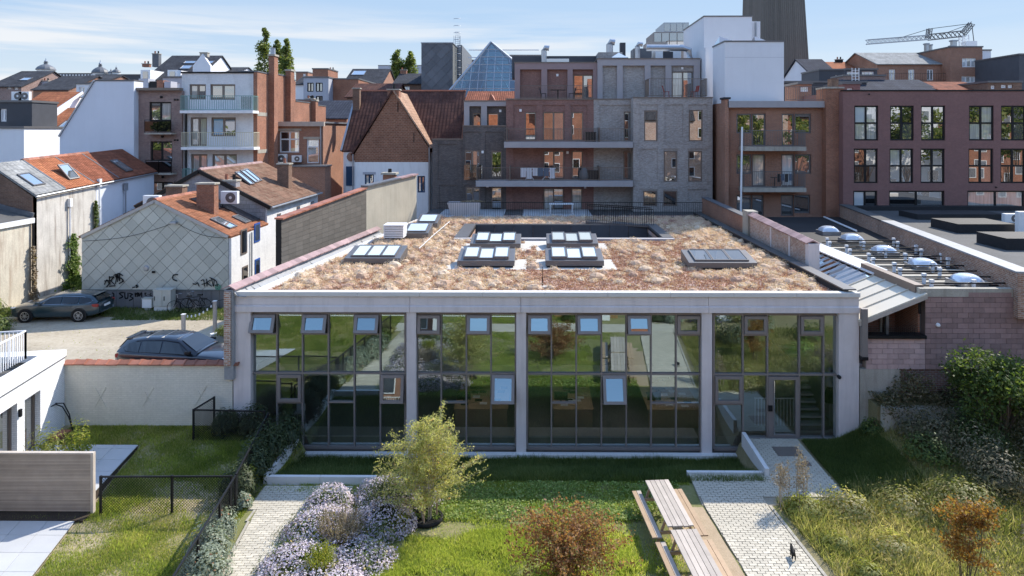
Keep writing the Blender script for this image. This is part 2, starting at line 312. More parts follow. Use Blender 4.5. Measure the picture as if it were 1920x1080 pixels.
# roofs and metal
tiles('tiles_orange', (.38, .15, .075), (.30, .11, .06), .2, .2)
tiles('tiles_red', (.27, .10, .06), (.20, .075, .045), .2, .2, .35, (.10, .06, .05))
tiles('tiles_brown', (.21, .125, .088), (.15, .085, .06), .24, .22, .5, (.27, .22, .16))
tiles('tiles_terracotta', (.30, .13, .072), (.22, .095, .055), .24, .22, .4, (.15, .09, .06))
tiles('tiles_dark', (.115, .058, .045), (.08, .044, .038), .3, .3, bmp=.35)
tiles('tiles_tan', (.42, .27, .19), (.34, .21, .145), .45, .24, .2, (.2, .14, .1))
tiles('tiles_slate', (.062, .064, .072), (.045, .046, .052), .25, .18, .3, (.10, .10, .095), bmp=.4)
tiles('tiles_grey_flat', (.30, .30, .29), (.24, .24, .235), .35, .25, .6, (.36, .35, .31), bmp=.35)
tiles('tiles_navy', (.05, .055, .07), (.04, .044, .06), .3, .3, bmp=.35)
plain('tile_clay', (.34, .14, .09), .6, .2, 4, 40, .2, randomise=.3)
plain('tile_mauve', (.33, .22, .21), .55, .18, 4, 40, .2, randomise=.22)
plain('bitumen', (.030, .030, .032), .7, .3, .5, 12, .5)
plain('bitumen_grey', (.10, .098, .095), .85, .25, .5, 12, .4)
plain('lead_flashing', (.16, .165, .175), .45, .2, 3, 20, .5, metal=.3)
plain('membrane_grey', (.30, .305, .31), .6, .15, 1.2, 10, .5)
plain('metal_anthracite', (.155, .15, .15), .45, .08, 2, 40, .05, metal=.4)
plain('metal_brown', (.20, .165, .14), .45, .06, 2, 40, .03, metal=.35)
plain('metal_grey_brown', (.24, .215, .20), .5, .05, 2, 40, .03, metal=.2)
plain('metal_black', (.014, .014, .015), .45, .1, 3, 40, .03)
plain('metal_white', (.78, .78, .78), .4, .04, 3, 40, .02)
plain('metal_galvanised', (.45, .46, .48), .35, .15, 4, 40, .05, metal=.9)
plain('metal_roof_cream', (.60, .545, .44), .5, .06, 1.5, 30, .04)
plain('metal_green', (.16, .30, .27), .5, .1, 3, 40, .03)
plain('metal_cream', (.56, .52, .38), .5, .1, 3, 40, .03)
plain('zinc', (.36, .38, .41), .4, .15, 2, 30, .08, metal=.7)
plain('wood_grey', (.46, .40, .34), .8, .15, 3, 60, .2, randomise=.14)
plain('wood_tan', (.40, .285, .185), .75, .15, 3, 60, .2, randomise=.16)
plain('wood_screen', (.40, .325, .26), .75, .14, 2.5, 60, .2, randomise=.18)
plain('wood_desk', (.50, .36, .24), .5, .1, 2, 40, .05)
plain('wood_palisade', (.36, .20, .09), .8, .2, 3, 60, .3, randomise=.2)
plain('plastic_white', (.80, .80, .79), .4, .03, 3, 40, .02)
plain('plastic_dark', (.02, .02, .021), .4, .1, 3, 40, .02)
plain('cabinet_grey', (.50, .50, .45), .6, .06, 2, 40, .05, streak=.2)
plain('rubber', (.012, .012, .012), .8, .1, 3, 40, .05)
plain('chrome', (.62, .63, .65), .15, .02, 3, 40, 0, metal=1)
plain('fabric_red', (.30, .05, .04), .8); plain('fabric_white', (.75, .75, .78), .9); plain('fabric_denim', (.12, .16, .22), .9)
plain('terracotta', (.42, .17, .10), .8); plain('soil', (.055, .042, .032), .95, .3, 3, 20, .6)
plain('interior_floor', (.30, .29, .28), .5); plain('interior_wall', (.42, .41, .40), .9); plain('interior_slab', (.50, .48, .42), .85)
plain('interior_dark', (.03, .03, .03), .9)
plain('graffiti', (.02, .02, .022), .7, bmp=0); plain('graffiti_grey', (.20, .205, .20), .8, bmp=0); plain('graffiti_green', (.14, .42, .30), .7, bmp=0)
plain('paver', (.52, .475, .385), .9, .12, 1.4, 30, .3, randomise=.13)
plain('paver_joint', (.33, .295, .23), .95, .3, 2, 30, .4)
plain('patio_slab', (.46, .465, .47), .75, .07, 1.2, 40, .1, randomise=.05)
plain('bark', (.16, .12, .085), .9, .2, 5, 40, .5); plain('bark_pale', (.42, .36, .28), .85, .2, 5, 40, .4)
plain('sack_black', (.015, .015, .016), .8)
plain('cable_white', (.7, .7, .68), .5)
# glass
clear_glass('glass_facade', (.80, .82, .80), .36, .012, (.76, .92, .93))
clear_glass('glass_pyramid', (.20, .33, .42), .16)
clear_glass('glass_screen', (.8, .83, .82), .1)
clear_glass('glass_leanto', (.45, .47, .46), .3)
pane('pane_dark', (.012, .014, .016), .42); pane('pane_mid', (.10, .105, .105), .40); pane('pane_curtain', (.55, .53, .48), .25, vary=(.35, .34, .31))
pane('pane_blue_curtain', (.10, .30, .46), .15, vary=(.08, .24, .40)); pane('pane_skylight', (.60, .65, .60), .17); pane('pane_milky', (.55, .60, .62), .2)
pane('car_glass', (.006, .007, .008), .05); pane('pane_roof', (.16, .18, .19), .5); pane('solar_cell', (.010, .012, .018), .12)
pane('dome_plastic', (.52, .55, .60), .25, rough=.08)
# plants and ground
G1 = (.030, .060, .012); G2 = (.085, .155, .022); G3 = (.175, .235, .035); G4 = (.30, .24, .12)
leaf('grass_lush', [(0, (.09, .13, .035)), (.45, (.25, .31, .06)), (.8, (.38, .41, .10)), (1, (.52, .46, .20))], .58, tboost=1.6)
leaf('grass_lawn', [(0, (.09, .135, .026)), (.4, (.20, .255, .05)), (.7, (.32, .32, .10)), (1, (.54, .44, .27))], .52, tboost=1.6)
leaf('weeds', [(0, (.09, .11, .03)), (.35, (.21, .23, .07)), (.65, (.36, .32, .14)), (1, (.56, .46, .29))], .5, tboost=1.6)
leaf('clover', [(0, (.08, .15, .035)), (.5, (.24, .33, .085)), (1, (.48, .49, .20))], .48, tboost=1.5)
leaf('leaf_green', [(0, (.03, .06, .014)), (.5, (.085, .13, .03)), (1, (.21, .24, .06))], .45)
leaf('leaf_dark', [(0, (.022, .038, .017)), (.6, (.06, .085, .035)), (1, (.15, .16, .07))], .35)
leaf('leaf_silver', [(0, (.09, .115, .08)), (.6, (.25, .29, .21)), (.92, (.40, .42, .33)), (1, (.42, .18, .10))], .35)
leaf('leaf_willow', [(0, (.20, .22, .06)), (.5, (.43, .42, .155)), (.85, (.58, .52, .24)), (1, (.54, .31, .17))], .5, tboost=1.35)
leaf('leaf_rust', [(0, (.14, .06, .03)), (.45, (.32, .15, .065)), (.7, (.44, .26, .12)), (.85, (.26, .25, .08)), (1, (.20, .26, .06))], .5, tboost=1.3)
leaf('leaf_orange', [(0, (.20, .10, .03)), (.6, (.38, .19, .045)), (1, (.25, .24, .07))], .5, tboost=1.2)
leaf('leaf_yellow', [(0, (.09, .13, .02)), (.5, (.25, .28, .04)), (1, (.48, .42, .08))], .5)
leaf('leaf_bright', [(0, (.09, .12, .025)), (.5, (.23, .25, .06)), (1, (.42, .40, .13))], .5)
leaf('leaf_poplar', [(0, (.07, .10, .03)), (.5, (.17, .21, .06)), (1, (.38, .36, .11))], .5)
leaf('leaf_ivy', [(0, (.03, .07, .01)), (.5, (.09, .16, .02)), (1, (.22, .27, .05))], .35)
leaf('leaf_dry', [(0, (.12, .09, .06)), (.5, (.28, .215, .145)), (1, (.48, .40, .30))], .35)
leaf('petal_lilac', [(0, (.40, .33, .46)), (.5, (.66, .57, .64)), (.9, (.82, .77, .78)), (1, (.55, .42, .14))], .35, tboost=1.0)
leaf('petal_violet', [(0, (.12, .06, .34)), (1, (.24, .14, .52))], .3)
leaf('sedum', [(0, (.30, .14, .105)), (.3, (.47, .275, .20)), (.65, (.65, .475, .335)), (1, (.82, .68, .52))], .2, tboost=1.2, rough=.9)
ground('lawn_soil', [(.25, (.16, .15, .06)), (.45, (.28, .24, .13)), (.6, (.42, .34, .22)), (.75, (.15, .19, .05))])
ground('garden_soil', [(.25, (.11, .13, .035)), (.5, (.20, .20, .08)), (.7, (.34, .27, .17))])
ground('wild_soil', [(.25, (.11, .11, .05)), (.5, (.22, .19, .10)), (.75, (.32, .27, .17))])
ground('path_earth', [(.3, (.32, .24, .155)), (.6, (.44, .34, .23)), (.8, (.22, .21, .09))])
ground('sedum_soil', [(.25, (.36, .18, .135)), (.45, (.50, .31, .22)), (.6, (.42, .35, .34)), (.8, (.62, .44, .30))], .7, 14)
ground('gravel_pale', [(.3, (.42, .39, .35)), (.6, (.62, .59, .54)), (.8, (.50, .48, .46))], 6, 40)
ground('yard_concrete', [(.3, (.24, .20, .15)), (.5, (.40, .345, .26)), (.7, (.52, .46, .365))], .35, 6)
ground('yard_pale', [(.3, (.56, .52, .45)), (.7, (.66, .62, .55))], .4, 8)
ground('city_floor', [(.3, (.20, .19, .18)), (.7, (.30, .28, .26))], .05, 1)

leaf('verge_blades', [(0, (.05, .08, .028)), (.5, (.105, .15, .04)), (1, (.22, .25, .09))], .45, tboost=1.4)
leaf('leaf_bramble', [(0, (.045, .055, .026)), (.45, (.12, .115, .055)), (1, (.30, .235, .15))], .35)
m_, n_, b_, L_ = base('led_strip'); b_.inputs['Base Color'].default_value = (.8, .8, .8, 1); b_.inputs['Emission Color'].default_value = (1, .95, .88, 1); b_.inputs['Emission Strength'].default_value = 2.5
# ================================================================== terrain
def sst(a, b, x): t = np.clip((x-a)/(b-a), 0, 1); return t*t*(3-2*t)
def gz(x, y):
    x = np.asarray(x, float); y = np.asarray(y, float)
    z = np.zeros(np.broadcast(x, y).shape)
    left = 1-sst(-9.9, -9.2, x); z = z+left*.42*sst(19.5, 25.6, y)
    hol = sst(-9.0, -8.5, x)*(1-sst(7.5, 7.65, x))*sst(22.1, 23.0, y); z = z-hol*(.12+.60*sst(22.6, 24.9, y))
    pat = (x < -14.0-(y-24.05)*.158) & (y > 20.5) & (y < 24.1); z = np.where(pat, np.minimum(z, .22), z)
    wild = sst(10.9, 13.0, x); z = z+wild*(.25+.5*sst(17, 24, y))
    return z
gx, gy = np.meshgrid(np.arange(-24, 26.01, .2), np.arange(2, 25.61, .2)); nx_, ny_ = gx.shape[1], gx.shape[0]
gzv = gz(gx, gy)+.02*np.sin(gx*3.1+np.cos(gy*2.3))*np.sin(gy*2.7)
idx = np.arange(nx_*ny_).reshape(ny_, nx_)
quads = np.stack([idx[:-1, :-1], idx[:-1, 1:], idx[1:, 1:], idx[1:, :-1]], -1).reshape(-1, 4)
cx = gx[:-1, :-1].ravel()+.1; cy = gy[:-1, :-1].ravel()+.1
mi = np.where(cx < -8.9, 0, np.where(cx > 7.3, 2, 1))
terrain = struct(np_mesh('garden_ground', np.stack([gx, gy, gzv], -1).reshape(-1, 3), quads, [M['lawn_soil'], M['garden_soil'], M['wild_soil']], mi=mi, smooth=True))
struct(box_part('city_ground', M['city_floor'], None, -700, 700, -300, 900, -2.2, -1.1))
YARD = 1.95
struct(MB().prism([(-40, 25.95, -1), (-40, 25.95, 1.72), (-40, 28.2, 1.78), (-40, 30, YARD), (-40, 44, YARD), (-40, 44, -1)], (28.55, 0, 0)).build('parking_yard', M['yard_concrete']))
struct(MB().quad((-22, 25.96, 1.725), (-11.6, 25.96, 1.725), (-11.6, 28.19, 1.785), (-22, 28.19, 1.785)).build('yard_paved_strip', M['yard_pale']))
# ================================================================== the office building with the glass front
YF = 25.6; YG = 25.86
office = thing('office_building', 'low office building with concrete frame, full glass front and brown planted roof', 'building', (0, 30, 0))
xl = at(437.5, 560, YF).x; xr = at(1611, 560, YF).x
def zf(y): return at(994, y, YF).z
ZB = zf(585.5); ZT = zf(556); ZC = zf(547.5); ZR = ZC-.16
# columns
for a, b in ((437.5, 470), (762, 780), (968, 986.5), (1316, 1335.5), (1573, 1611)):
    x0, x1 = at(a, 700, YF).x, at(b, 700, YF).x
    MB().box(x0, x1, YF, YF+.5, -.75, ZB).build('column', M['concrete'], office, bevel=.012)
# beam in lengths with open joints between them, upper fascia set back
jx = [xl]+[at(p, 575, YF).x for p in (768.5, 976.5, 1328.5)]+[xr]
for a, b in zip(jx, jx[1:]):
    m = MB(); z1, z2 = ZB+.002, zf(572.5)
    m.prism([(a+.006, YF-.06, z1), (a+.006, YF-.06, z2-.05), (a+.006, YF+.02, z2), (a+.006, YF+.5, z2), (a+.006, YF+.5, z1)], (b-a-.012, 0, 0))
    m.build('beam_panel', M['concrete'], office)
    MB().box(a+.006, b-.006, YF, YF+.4, z2+.002, ZT).build('fascia_panel', M['concrete'], office, bevel=.008)
cj = [xl-.05]+[at(p, 550, YF).x for p in (570, 640+137, 640+274, 640+411, 640+548, 1190+135, 1325+140, 1600)]
cj = [xl-.05]+[xl+(xr-xl)*k/10 for k in range(1, 10)]+[xr+.02]
for a, b in zip(cj, cj[1:]):
    MB().box(a+.003, b-.003, YF-.07, YF+.27, ZT+.004, ZC).build('coping_stone', M['coping_stone'], office, bevel=.01)
XRW = 11.95
def left_x(y): return -11.0+(y-26)*.125                       # the roof narrows towards the back along the party wall
YB = 50.2
# shell: side walls, floors, back
m = MB(); m.box(xr-.25, xr-.002, YF+.5, 40, -.9, ZR-.3); m.box(xl+.002, xl+.25, YF+.5, 40, -.9, ZR-.3)
m.build('side_wall', M['concrete_light'], office)
box_part('back_wall', M['interior_wall'], office, xl+.25, xr-.25, 38, 38.2, -.7, 5.2)
box_part('ground_floor', M['interior_floor'], office, xl+.25, xr-.25, YG+.1, 38, -.75, -.50)
x4 = at(1336, 700, YF).x
box_part('upper_floor', M['interior_slab'], office, xl+.25, x4-.1, YG+1.3, 38, 1.75, 2.2)
# roof deck with the light well left open
VX0, VX1 = at(880, 432, 40).x, at(1236, 432, 40).x; VY0, VY1 = 39.3, 44.2
m = MB()
def slab(pts, z0, z1): m.prism([(x, y, z0) for x, y in pts], (0, 0, z1-z0))
slab([(left_x(26), 26), (XRW, 26), (XRW, VY0), (left_x(VY0), VY0)], ZR-.35, ZR)
slab([(left_x(VY0), VY0), (VX0, VY0), (VX0, VY1), (left_x(VY1), VY1)], ZR-.35, ZR)
slab([(VX1, VY0), (XRW, VY0), (XRW, VY1), (VX1, VY1)], ZR-.35, ZR)
slab([(left_x(VY1), VY1), (XRW, VY1), (XRW, YB), (left_x(YB), YB)], ZR-.35, ZR)
m.build('roof_deck', M['sedum_soil'], office)
box_part('plinth', M['concrete_light'], office, at(540, 850, YF).x, at(1396, 850, YF).x, YF-.22, YF+.02, -.95, zf(848))
# mullions and panes, bay by bay
fr = M['metal_grey_brown']
def zg(y): return at(994, y, YG).z
rows = dict(top=586.6, aw=625, mid=699.5, tr=754, bot=837)
def vbar(px, y0, y1, w=.055): x = at(px, 700, YG).x; return MB().box(x-w/2, x+w/2, YG-.09, YG+.03, zg(y1), zg(y0)).build('mullion', fr, office)
def hbar(pa, pb, y, w=.055): x0, x1 = at(pa, 700, YG).x, at(pb, 700, YG).x; return MB().box(x0+.028, x1-.028, YG-.085, YG+.03, zg(y)-w/2, zg(y)+w/2).build('transom', fr, office)
def glass(pa, pb, ya, yb, parent=None, mt='glass_facade'):
    x0, x1 = at(pa, 700, YG).x, at(pb, 700, YG).x; ti = rng.normal(0, .0016, 2)
    z0, z1 = zg(yb), zg(ya); xm, zm = (x0+x1)/2, (z0+z1)/2
    vs = [(x, YG+(x-xm)*ti[0]+(z-zm)*ti[1], z) for x, z in ((x0, z0), (x1, z0), (x1, z1), (x0, z1))]
    return MB().add(vs, [(0, 1, 2, 3)]).build('glass_pane', M[mt], parent or office)
def sash(pa, pb, ya, yb, tilt):
    """a framed window hung at the top, its foot pushed out by the angle tilt"""
    x0, x1 = at(pa, 700, YG).x+.04, at(pb, 700, YG).x-.04; z0, z1 = zg(yb)+.03, zg(ya)-.03; h = z1-z0; w = .11
    o = thing('window', None, None, (0, YG-.1, z1)); del_keys(o); o.rotation_euler = (-tilt, 0, 0)
    m = MB(); m.box(x0, x1, -.06, .04, -w, 0); m.box(x0, x1, -.06, .04, -h, -h+w); m.box(x0, x0+w, -.06, .04, -h+w, -w); m.box(x1-w, x1, -.06, .04, -h+w, -w)
    f = m.build('window_frame', fr, None); f.parent = o
    g = MB().quad((x0+w-.01, 0, -h+w-.01), (x1-w+.01, 0, -h+w-.01), (x1-w+.01, 0, -w+.01), (x0+w-.01, 0, -w+.01)).build('glass_pane', M['glass_facade']); g.parent = o
    if abs(tilt) > .03:
        m = MB(); m.box(x1-.02, x1+.0, -.03, .01, -h*.55, -h*.5); 
        st = MB().beam((x1-.05, .03, -h*.9), (x1-.05, .03+h*math.sin(tilt)*.8, -h*.45), .02, .02).build('stay', M['metal_black']); st.parent = o
    attach(o, office)
    return o
def del_keys(o):
    for k in list(o.keys()): del o[k]
def bay(xs, aw, mids, trs, tilts, skip=()):
    n = len(xs)-1
    for i, x in enumerate(xs): vbar(x, rows['top'], rows['bot']+2 if (i, 'v') not in skip else 823, .075 if i in (0, n) else .055)
    hbar(xs[0], xs[-1], rows['top']+1, .07); hbar(xs[0], xs[-1], rows['mid'], .07)
    for i in range(n):
        a, b = xs[i], xs[i+1]
        if i in aw: sash(a, b, rows['top']+2, rows['aw'], tilts.get(i, 0)); hbar(a, b, rows['aw']+1); glass(a, b, rows['aw']+1, rows['mid'])
        else: glass(a, b, rows['top'], rows['mid'])
        if i in skip: continue
        if i in mids: sash(a, b, rows['mid']+1, rows['tr'], tilts.get((i, 'm'), 0)); hbar(a, b, rows['tr']+1); glass(a, b, rows['tr']+1, rows['bot'])
        elif i in trs: hbar(a, b, rows['tr']); glass(a, b, rows['mid'], rows['tr']); glass(a, b, rows['tr'], rows['bot'])
        else: glass(a, b, rows['mid'], rows['bot'])
b1 = [471.6, 520.6, 568.4, 616.9, 665.3, 713.8, 760.6]; b2 = [781.9, 827.8, 874.7, 920.9, 967.0]
b3 = [988.5, 1033.9, 1080.3, 1127.4, 1173.8, 1220.2, 1267, 1313.4]; b4 = [1337.4, 1392, 1437.8, 1497.3, 1542.7, 1571.9]
t1, t2, t3 = R(24), R(17), R(18)
bay(b1, (0, 2, 4), (1, 5), (3,), {0: t1, 2: t1*.97, 4: t1*1.02, (5, 'm'): R(10)})
bay(b2, (0, 2), (3,), (1,), {0: R(8), 2: t2, (3, 'm'): R(25)})
bay(b3, (0, 2, 4, 6), (3,), (1, 5), {0: t3, 2: t3*1.05, 4: t3*1.02, 6: 0, (3, 'm'): R(25)})
bay(b4, (1, 3), (0,), (), {}, skip=(1, 2, 3, 4, (2, 'v'), (3, 'v'), (4, 'v')))
for b_ in (b1, b2, b3): hbar(b_[0], b_[-1], 839, .12)
hbar(b4[0], b4[1], 839, .12)
glass(b4[1], b4[2], rows['mid'], 821); glass(b4[3], b4[4], rows['mid'], 821); glass(b4[4], b4[5], rows['mid'], 821)
hbar(b4[1], b4[2], 822, .07); hbar(b4[3], b4[5], 822, .07)
box_part('door_sill', M['metal_grey_brown'], office, at(1392, 822, YG).x, at(1572, 822, YG).x, YG-.13, YG+.1, -.30, -.035)
# entrance door
x0, x1 = at(1437.8, 760, YG).x+.03, at(1497.3, 760, YG).x-.03; z0, z1 = -.03, zg(703)
m = MB(); w = .12; m.box(x0, x0+.2, YG-.12, YG+.02, z0, z1); m.box(x1-w, x1, YG-.12, YG+.02, z0, z1); m.box(x0+.2, x1-w, YG-.12, YG+.02, z1-w, z1); m.box(x0+.2, x1-w, YG-.12, YG+.02, z0, z0+w)
door = m.build('door', fr, office)
MB().quad((x0+.2, YG-.05, z0+w), (x1-w, YG-.05, z0+w), (x1-w, YG-.05, z1-w), (x0+.2, YG-.05, z1-w)).build('glass_pane', M['glass_facade'], door)
hx = at(1449, 760, YG).x
m = MB(); m.tube([(hx, YG-.2, z0+.15), (hx, YG-.2, z1-.12)], .02, 8); m.beam((hx, YG-.2, z0+.4), (hx, YG-.11, z0+.4), .025, .025); m.beam((hx, YG-.2, z1-.3), (hx, YG-.11, z1-.3), .025, .025)
m.build('handle', M['chrome'], door)
kx = at(1439.5, 770, YG).x; box_part('entry_reader', M['metal_black'], office, kx-.03, kx+.13, YG-.16, YG-.125, .98, 1.2)
x, z = at(1571, 705, YF).x, at(1571, 705, YF).z
MB().lathe([(.05, -.09), (.07, -.05), (.07, .06), (.03, .1)], (x, YF-.09, z), 10, ax=(0, -1, 0)).build('wall_lamp', M['metal_black'], office)
# gravel strips against skylights are laid below; parapets now
pt = thing('parapet_wall', 'long brick parapet with sloping clay coping along the roof edge beside the slate gable', 'wall', (-11, 31, 5))
PA = Vector((at(430, 527, 25.5).x, 25.45, 5.62)); PB = Vector((left_x(40.6)-.30, 40.6, 5.72)); d = (PB-PA); Lp = d.length; du = d.normalized(); nrm = Vector((-du.y, du.x, 0)).normalized()
wq = .34
m = MB(); p = [PA+nrm*wq/2, PA-nrm*wq/2]
m.prism([(PA.x-wq/2, PA.y, 2.2), (PA.x+wq/2, PA.y, 2.2), (PB.x+wq/2, PB.y, 2.2), (PB.x-wq/2, PB.y, 2.2)], (0, 0, 3.35)); m.build('wall_body', M['membrane_grey'], pt)
MB().box(at(420, 600, 25.4).x, xl-.012, 25.38, 25.62, 2.72, 5.50).build('brick_pier', M['brick_old'], pt)
nT = 34
me = None
for k in range(nT):
    c = PA+d*((k+.5)/nT); L_ = Lp/nT*1.04
    if me is None:
        t_ = MB(); t_.prism([(-.27, -L_/2, -.06), (-.27, -L_/2, -.02), (0, -L_/2, .12), (.27, -L_/2, -.02), (.27, -L_/2, -.06), (0, -L_/2, .06)], (0, L_, 0.0)); t_.box(-.28, .28, L_/2-.05, L_/2, -.065, -.012)
        o = t_.build('coping_tile', M['tile_mauve']); me = o.data
    else: o = bpy.data.objects.new('coping_tile', me); COL.objects.link(o)
    o.location = c; o.rotation_euler = (R(1.2), rng.normal(0, .02), math.atan2(-du.x, du.y)); attach(o, pt)
m = MB()                                                    # dressed membrane upstand and its ledge on the roof side
for k in range(40):
    a = PA+d*(k/40); b = PA+d*((k+1)/40); w1, w2 = rng.normal(0, .02, 2)
    m.quad((a.x+.20+w1, a.y, 5.46), (b.x+.20+w2, b.y, 5.47), (b.x+.38+w2*2, b.y, 5.32), (a.x+.38+w1*2, a.y, 5.32))
    m.quad((a.x+.38+w1*2, a.y, 5.32), (b.x+.38+w2*2, b.y, 5.32), (b.x+.62, b.y, 5.30), (a.x+.62, a.y, 5.30))
m.build('membrane_upstand', M['membrane_grey'], pt, smooth=True)
m = MB(); m.prism([(left_x(26)+.25, 25.95, ZR), (left_x(26)+.55, 25.95, ZR), (left_x(47)+.45, 47, ZR), (left_x(47)+.15, 47, ZR)], (0, 0, .14)); m.build('kerb', M['concrete_light'], pt)
# dark upstand along the right side
m = MB(); m.box(XRW-.42, XRW-.12, 25.95, YB, ZR-.1, ZR+.24); m.build('roof_edge', M['bitumen'], office)
MB().box(XRW-.45, XRW+.02, 25.62, 31.0, ZR+.242, ZR+.29).build('edge_capping', M['metal_anthracite'], office)
MB().box(XRW-.45, XRW+.02, 31.003, YB, ZR+.242, ZR+.29).build('edge_capping', M['bitumen_grey'], office)
# ------------------------------------------------------------------ interior
st = thing('staircase', 'concrete staircase behind the glass beside the entrance door', 'staircase', (at(1520, 760, 28).x, 27.5, 0))
sx0, sx1 = at(1494, 700, 27.3).x, at(1538, 700, 27.3).x
for k in range(12):
    MB().box(sx0, sx1, 26.9+k*.27, 26.9+k*.27+.30, k*.19-.06, k*.19+.02).build('step', M['concrete_light'], st)
box_part('stringer', M['interior_wall'], st, sx0-.08, sx0-.01, 26.9, 30.2, -.2, 2.3)
hr = thing('handrail', 'white stair railing with thin bars behind the entrance door', 'railing', (at(1450, 770, 27).x, 26.8, 0))
m = MB(); xa, xb = at(1415, 760, 26.8).x, at(1487, 760, 26.8).x
for k in range(13):
    x = xa+(xb-xa)*k/12; m.box(x-.012, x+.012, 26.74, 26.765, 0, 1.05)
m.box(xa-.02, xb+.02, 26.73, 26.775, 1.05, 1.09); m.build('bars', M['metal_white'], hr)
box_part('lobby_floor', M['paver'], office, x4+.05, xr-.3, YG+.1, 34, -.499, -.06)
desk_lab = ['long wooden desk covered in papers behind the second glass bay', 'long wooden desk under the lamps behind the third glass bay, beside the column', 'long wooden desk with folders behind the third glass bay, near its far mullions']
for (pa, pb), lab in zip(((858, 955), (1035, 1108), (1205, 1300)), desk_lab):
    xa, xb = at(pa, 800, 29).x, at(pb, 800, 29).x
    t = thing('office_desk', lab, 'desk', ((xa+xb)/2, 29, -.5), group='desks inside the office')
    box_part('desk_top', M['wood_desk'], t, xa, xb, 27.6, 32.5, .22, .26); box_part('desk_front', M['wood_desk'], t, xa+.04, xb-.04, 27.65, 27.7, -.49, .215)
    for xx in (xa+.06, xb-.12): box_part('leg', M['metal_black'], t, xx, xx+.06, 32.3, 32.36, -.49, .218)
    m = MB()
    for _ in range(14):
        x, y = rng.uniform(xa+.2, xb-.4), rng.uniform(27.8, 31.5); h = rng.uniform(.01, .03); m.box(x, x+.3, y, y+.22, .262, .262+h, int(rng.integers(2)))
    struct(m.build('paper_sheets', [M['plastic_white'], M['plastic_dark']], t), 'stuff')
    for k in range(3):
        x, y = xa+.35+k*.0+((k*37) % 5)*.2, 28.2+k*1.2
        mt = MB().box(x-.28, x+.28, y, y+.03, .40, .74).box(x-.02, x+.02, y+.03, y+.06, .262, .55).box(x-.12, x+.12, y-.05, y+.1, .262, .275).build('monitor', M['plastic_dark'], t)
for (pa, pb), lab in zip(((475, 758), (786, 964), (992, 1310)), ('pale bench ledge along the foot of the first glass bay', 'pale bench ledge along the foot of the second glass bay', 'pale bench ledge along the foot of the third glass bay')):
    xa, xb = at(pa, 820, YG).x, at(pb, 820, YG).x
    t = thing('window_bench', lab, 'bench', ((xa+xb)/2, 26.3, -.5)); box_part('seat', M['concrete_light'], t, xa, xb, YG+.12, 26.75, -.16, -.1); box_part('base', M['interior_wall'], t, xa, xb, YG+.2, 26.65, -.5, -.162)
for (pa, pb), lab in zip(((830, 940), (1000, 1120), (1140, 1305)), ('white strip lamp hung under the upper floor behind the second glass bay', 'white strip lamp hung under the upper floor behind the third glass bay', 'white strip lamp hung behind the fanlight above the third bay desks')):
    xa, xb = at(pa, 740, 28).x, at(pb, 740, 28).x
    t = thing('strip_lamp', lab, 'lamp', ((xa+xb)/2, 28, 1.75)); m = MB(); n = int((xb-xa)/.12)
    m.box(xa, xb, 27.97, 28.03, 1.62, 1.66)
    for k in range(n): m.box(xa+k*.12, xa+k*.12+.07, 27.96, 28.04, 1.585, 1.618, 1)
    m.build('lamp_body', [M['plastic_dark'], M['led_strip']], t)
    MB().beam((xa+.1, 28, 1.66), (xa+.1, 28, 1.75), .01, .01).beam((xb-.1, 28, 1.66), (xb-.1, 28, 1.75), .01, .01).build('hanger', M['metal_black'], t)
def stool(px, Y, lab, group=None):
    x = at(px, 800, Y).x; t = thing('bar_stool', lab, 'stool', (x, Y, -.5), group=group)
    z0 = -.5
    MB().box(x-.18, x+.18, Y-.17, Y+.17, z0+.72, z0+.75).build('seat', M['plastic_white'], t, bevel=.01); MB().box(x-.18, x+.18, Y+.15, Y+.18, z0+.752, z0+1.0).build('backrest', M['plastic_white'], t)
    for a, b in ((-1, -1), (1, -1), (1, 1), (-1, 1)): MB().beam((x+a*.2, Y+b*.2, z0), (x+a*.14, Y+b*.14, z0+.718), .025, .025).build('leg', M['metal_white'], t)
stool(562, 27.3, 'white bar stool standing alone behind the first glass bay')
# folded parasol and plant pot behind the last bay
x = at(1556, 740, 26.9).x
t = thing('parasol', 'closed white and black parasol leaning inside the last pane by the stairs', 'parasol', (x, 26.9, -.06))
MB().lathe([(.015, 0), (.015, .9)], (x, 26.9, -.06), 6).build('pole', M['metal_white'], t); MB().lathe([(.03, .9), (.25, .95), (.2, 1.25), (.1, 1.55)], (x, 26.9, -.06), 9).build('lower_fabric', M['plastic_dark'], t); MB().lathe([(.11, 1.55), (.20, 1.6), (.1, 2.0), (.02, 2.3)], (x, 26.9, -.06), 9).build('upper_fabric', M['fabric_white'], t)
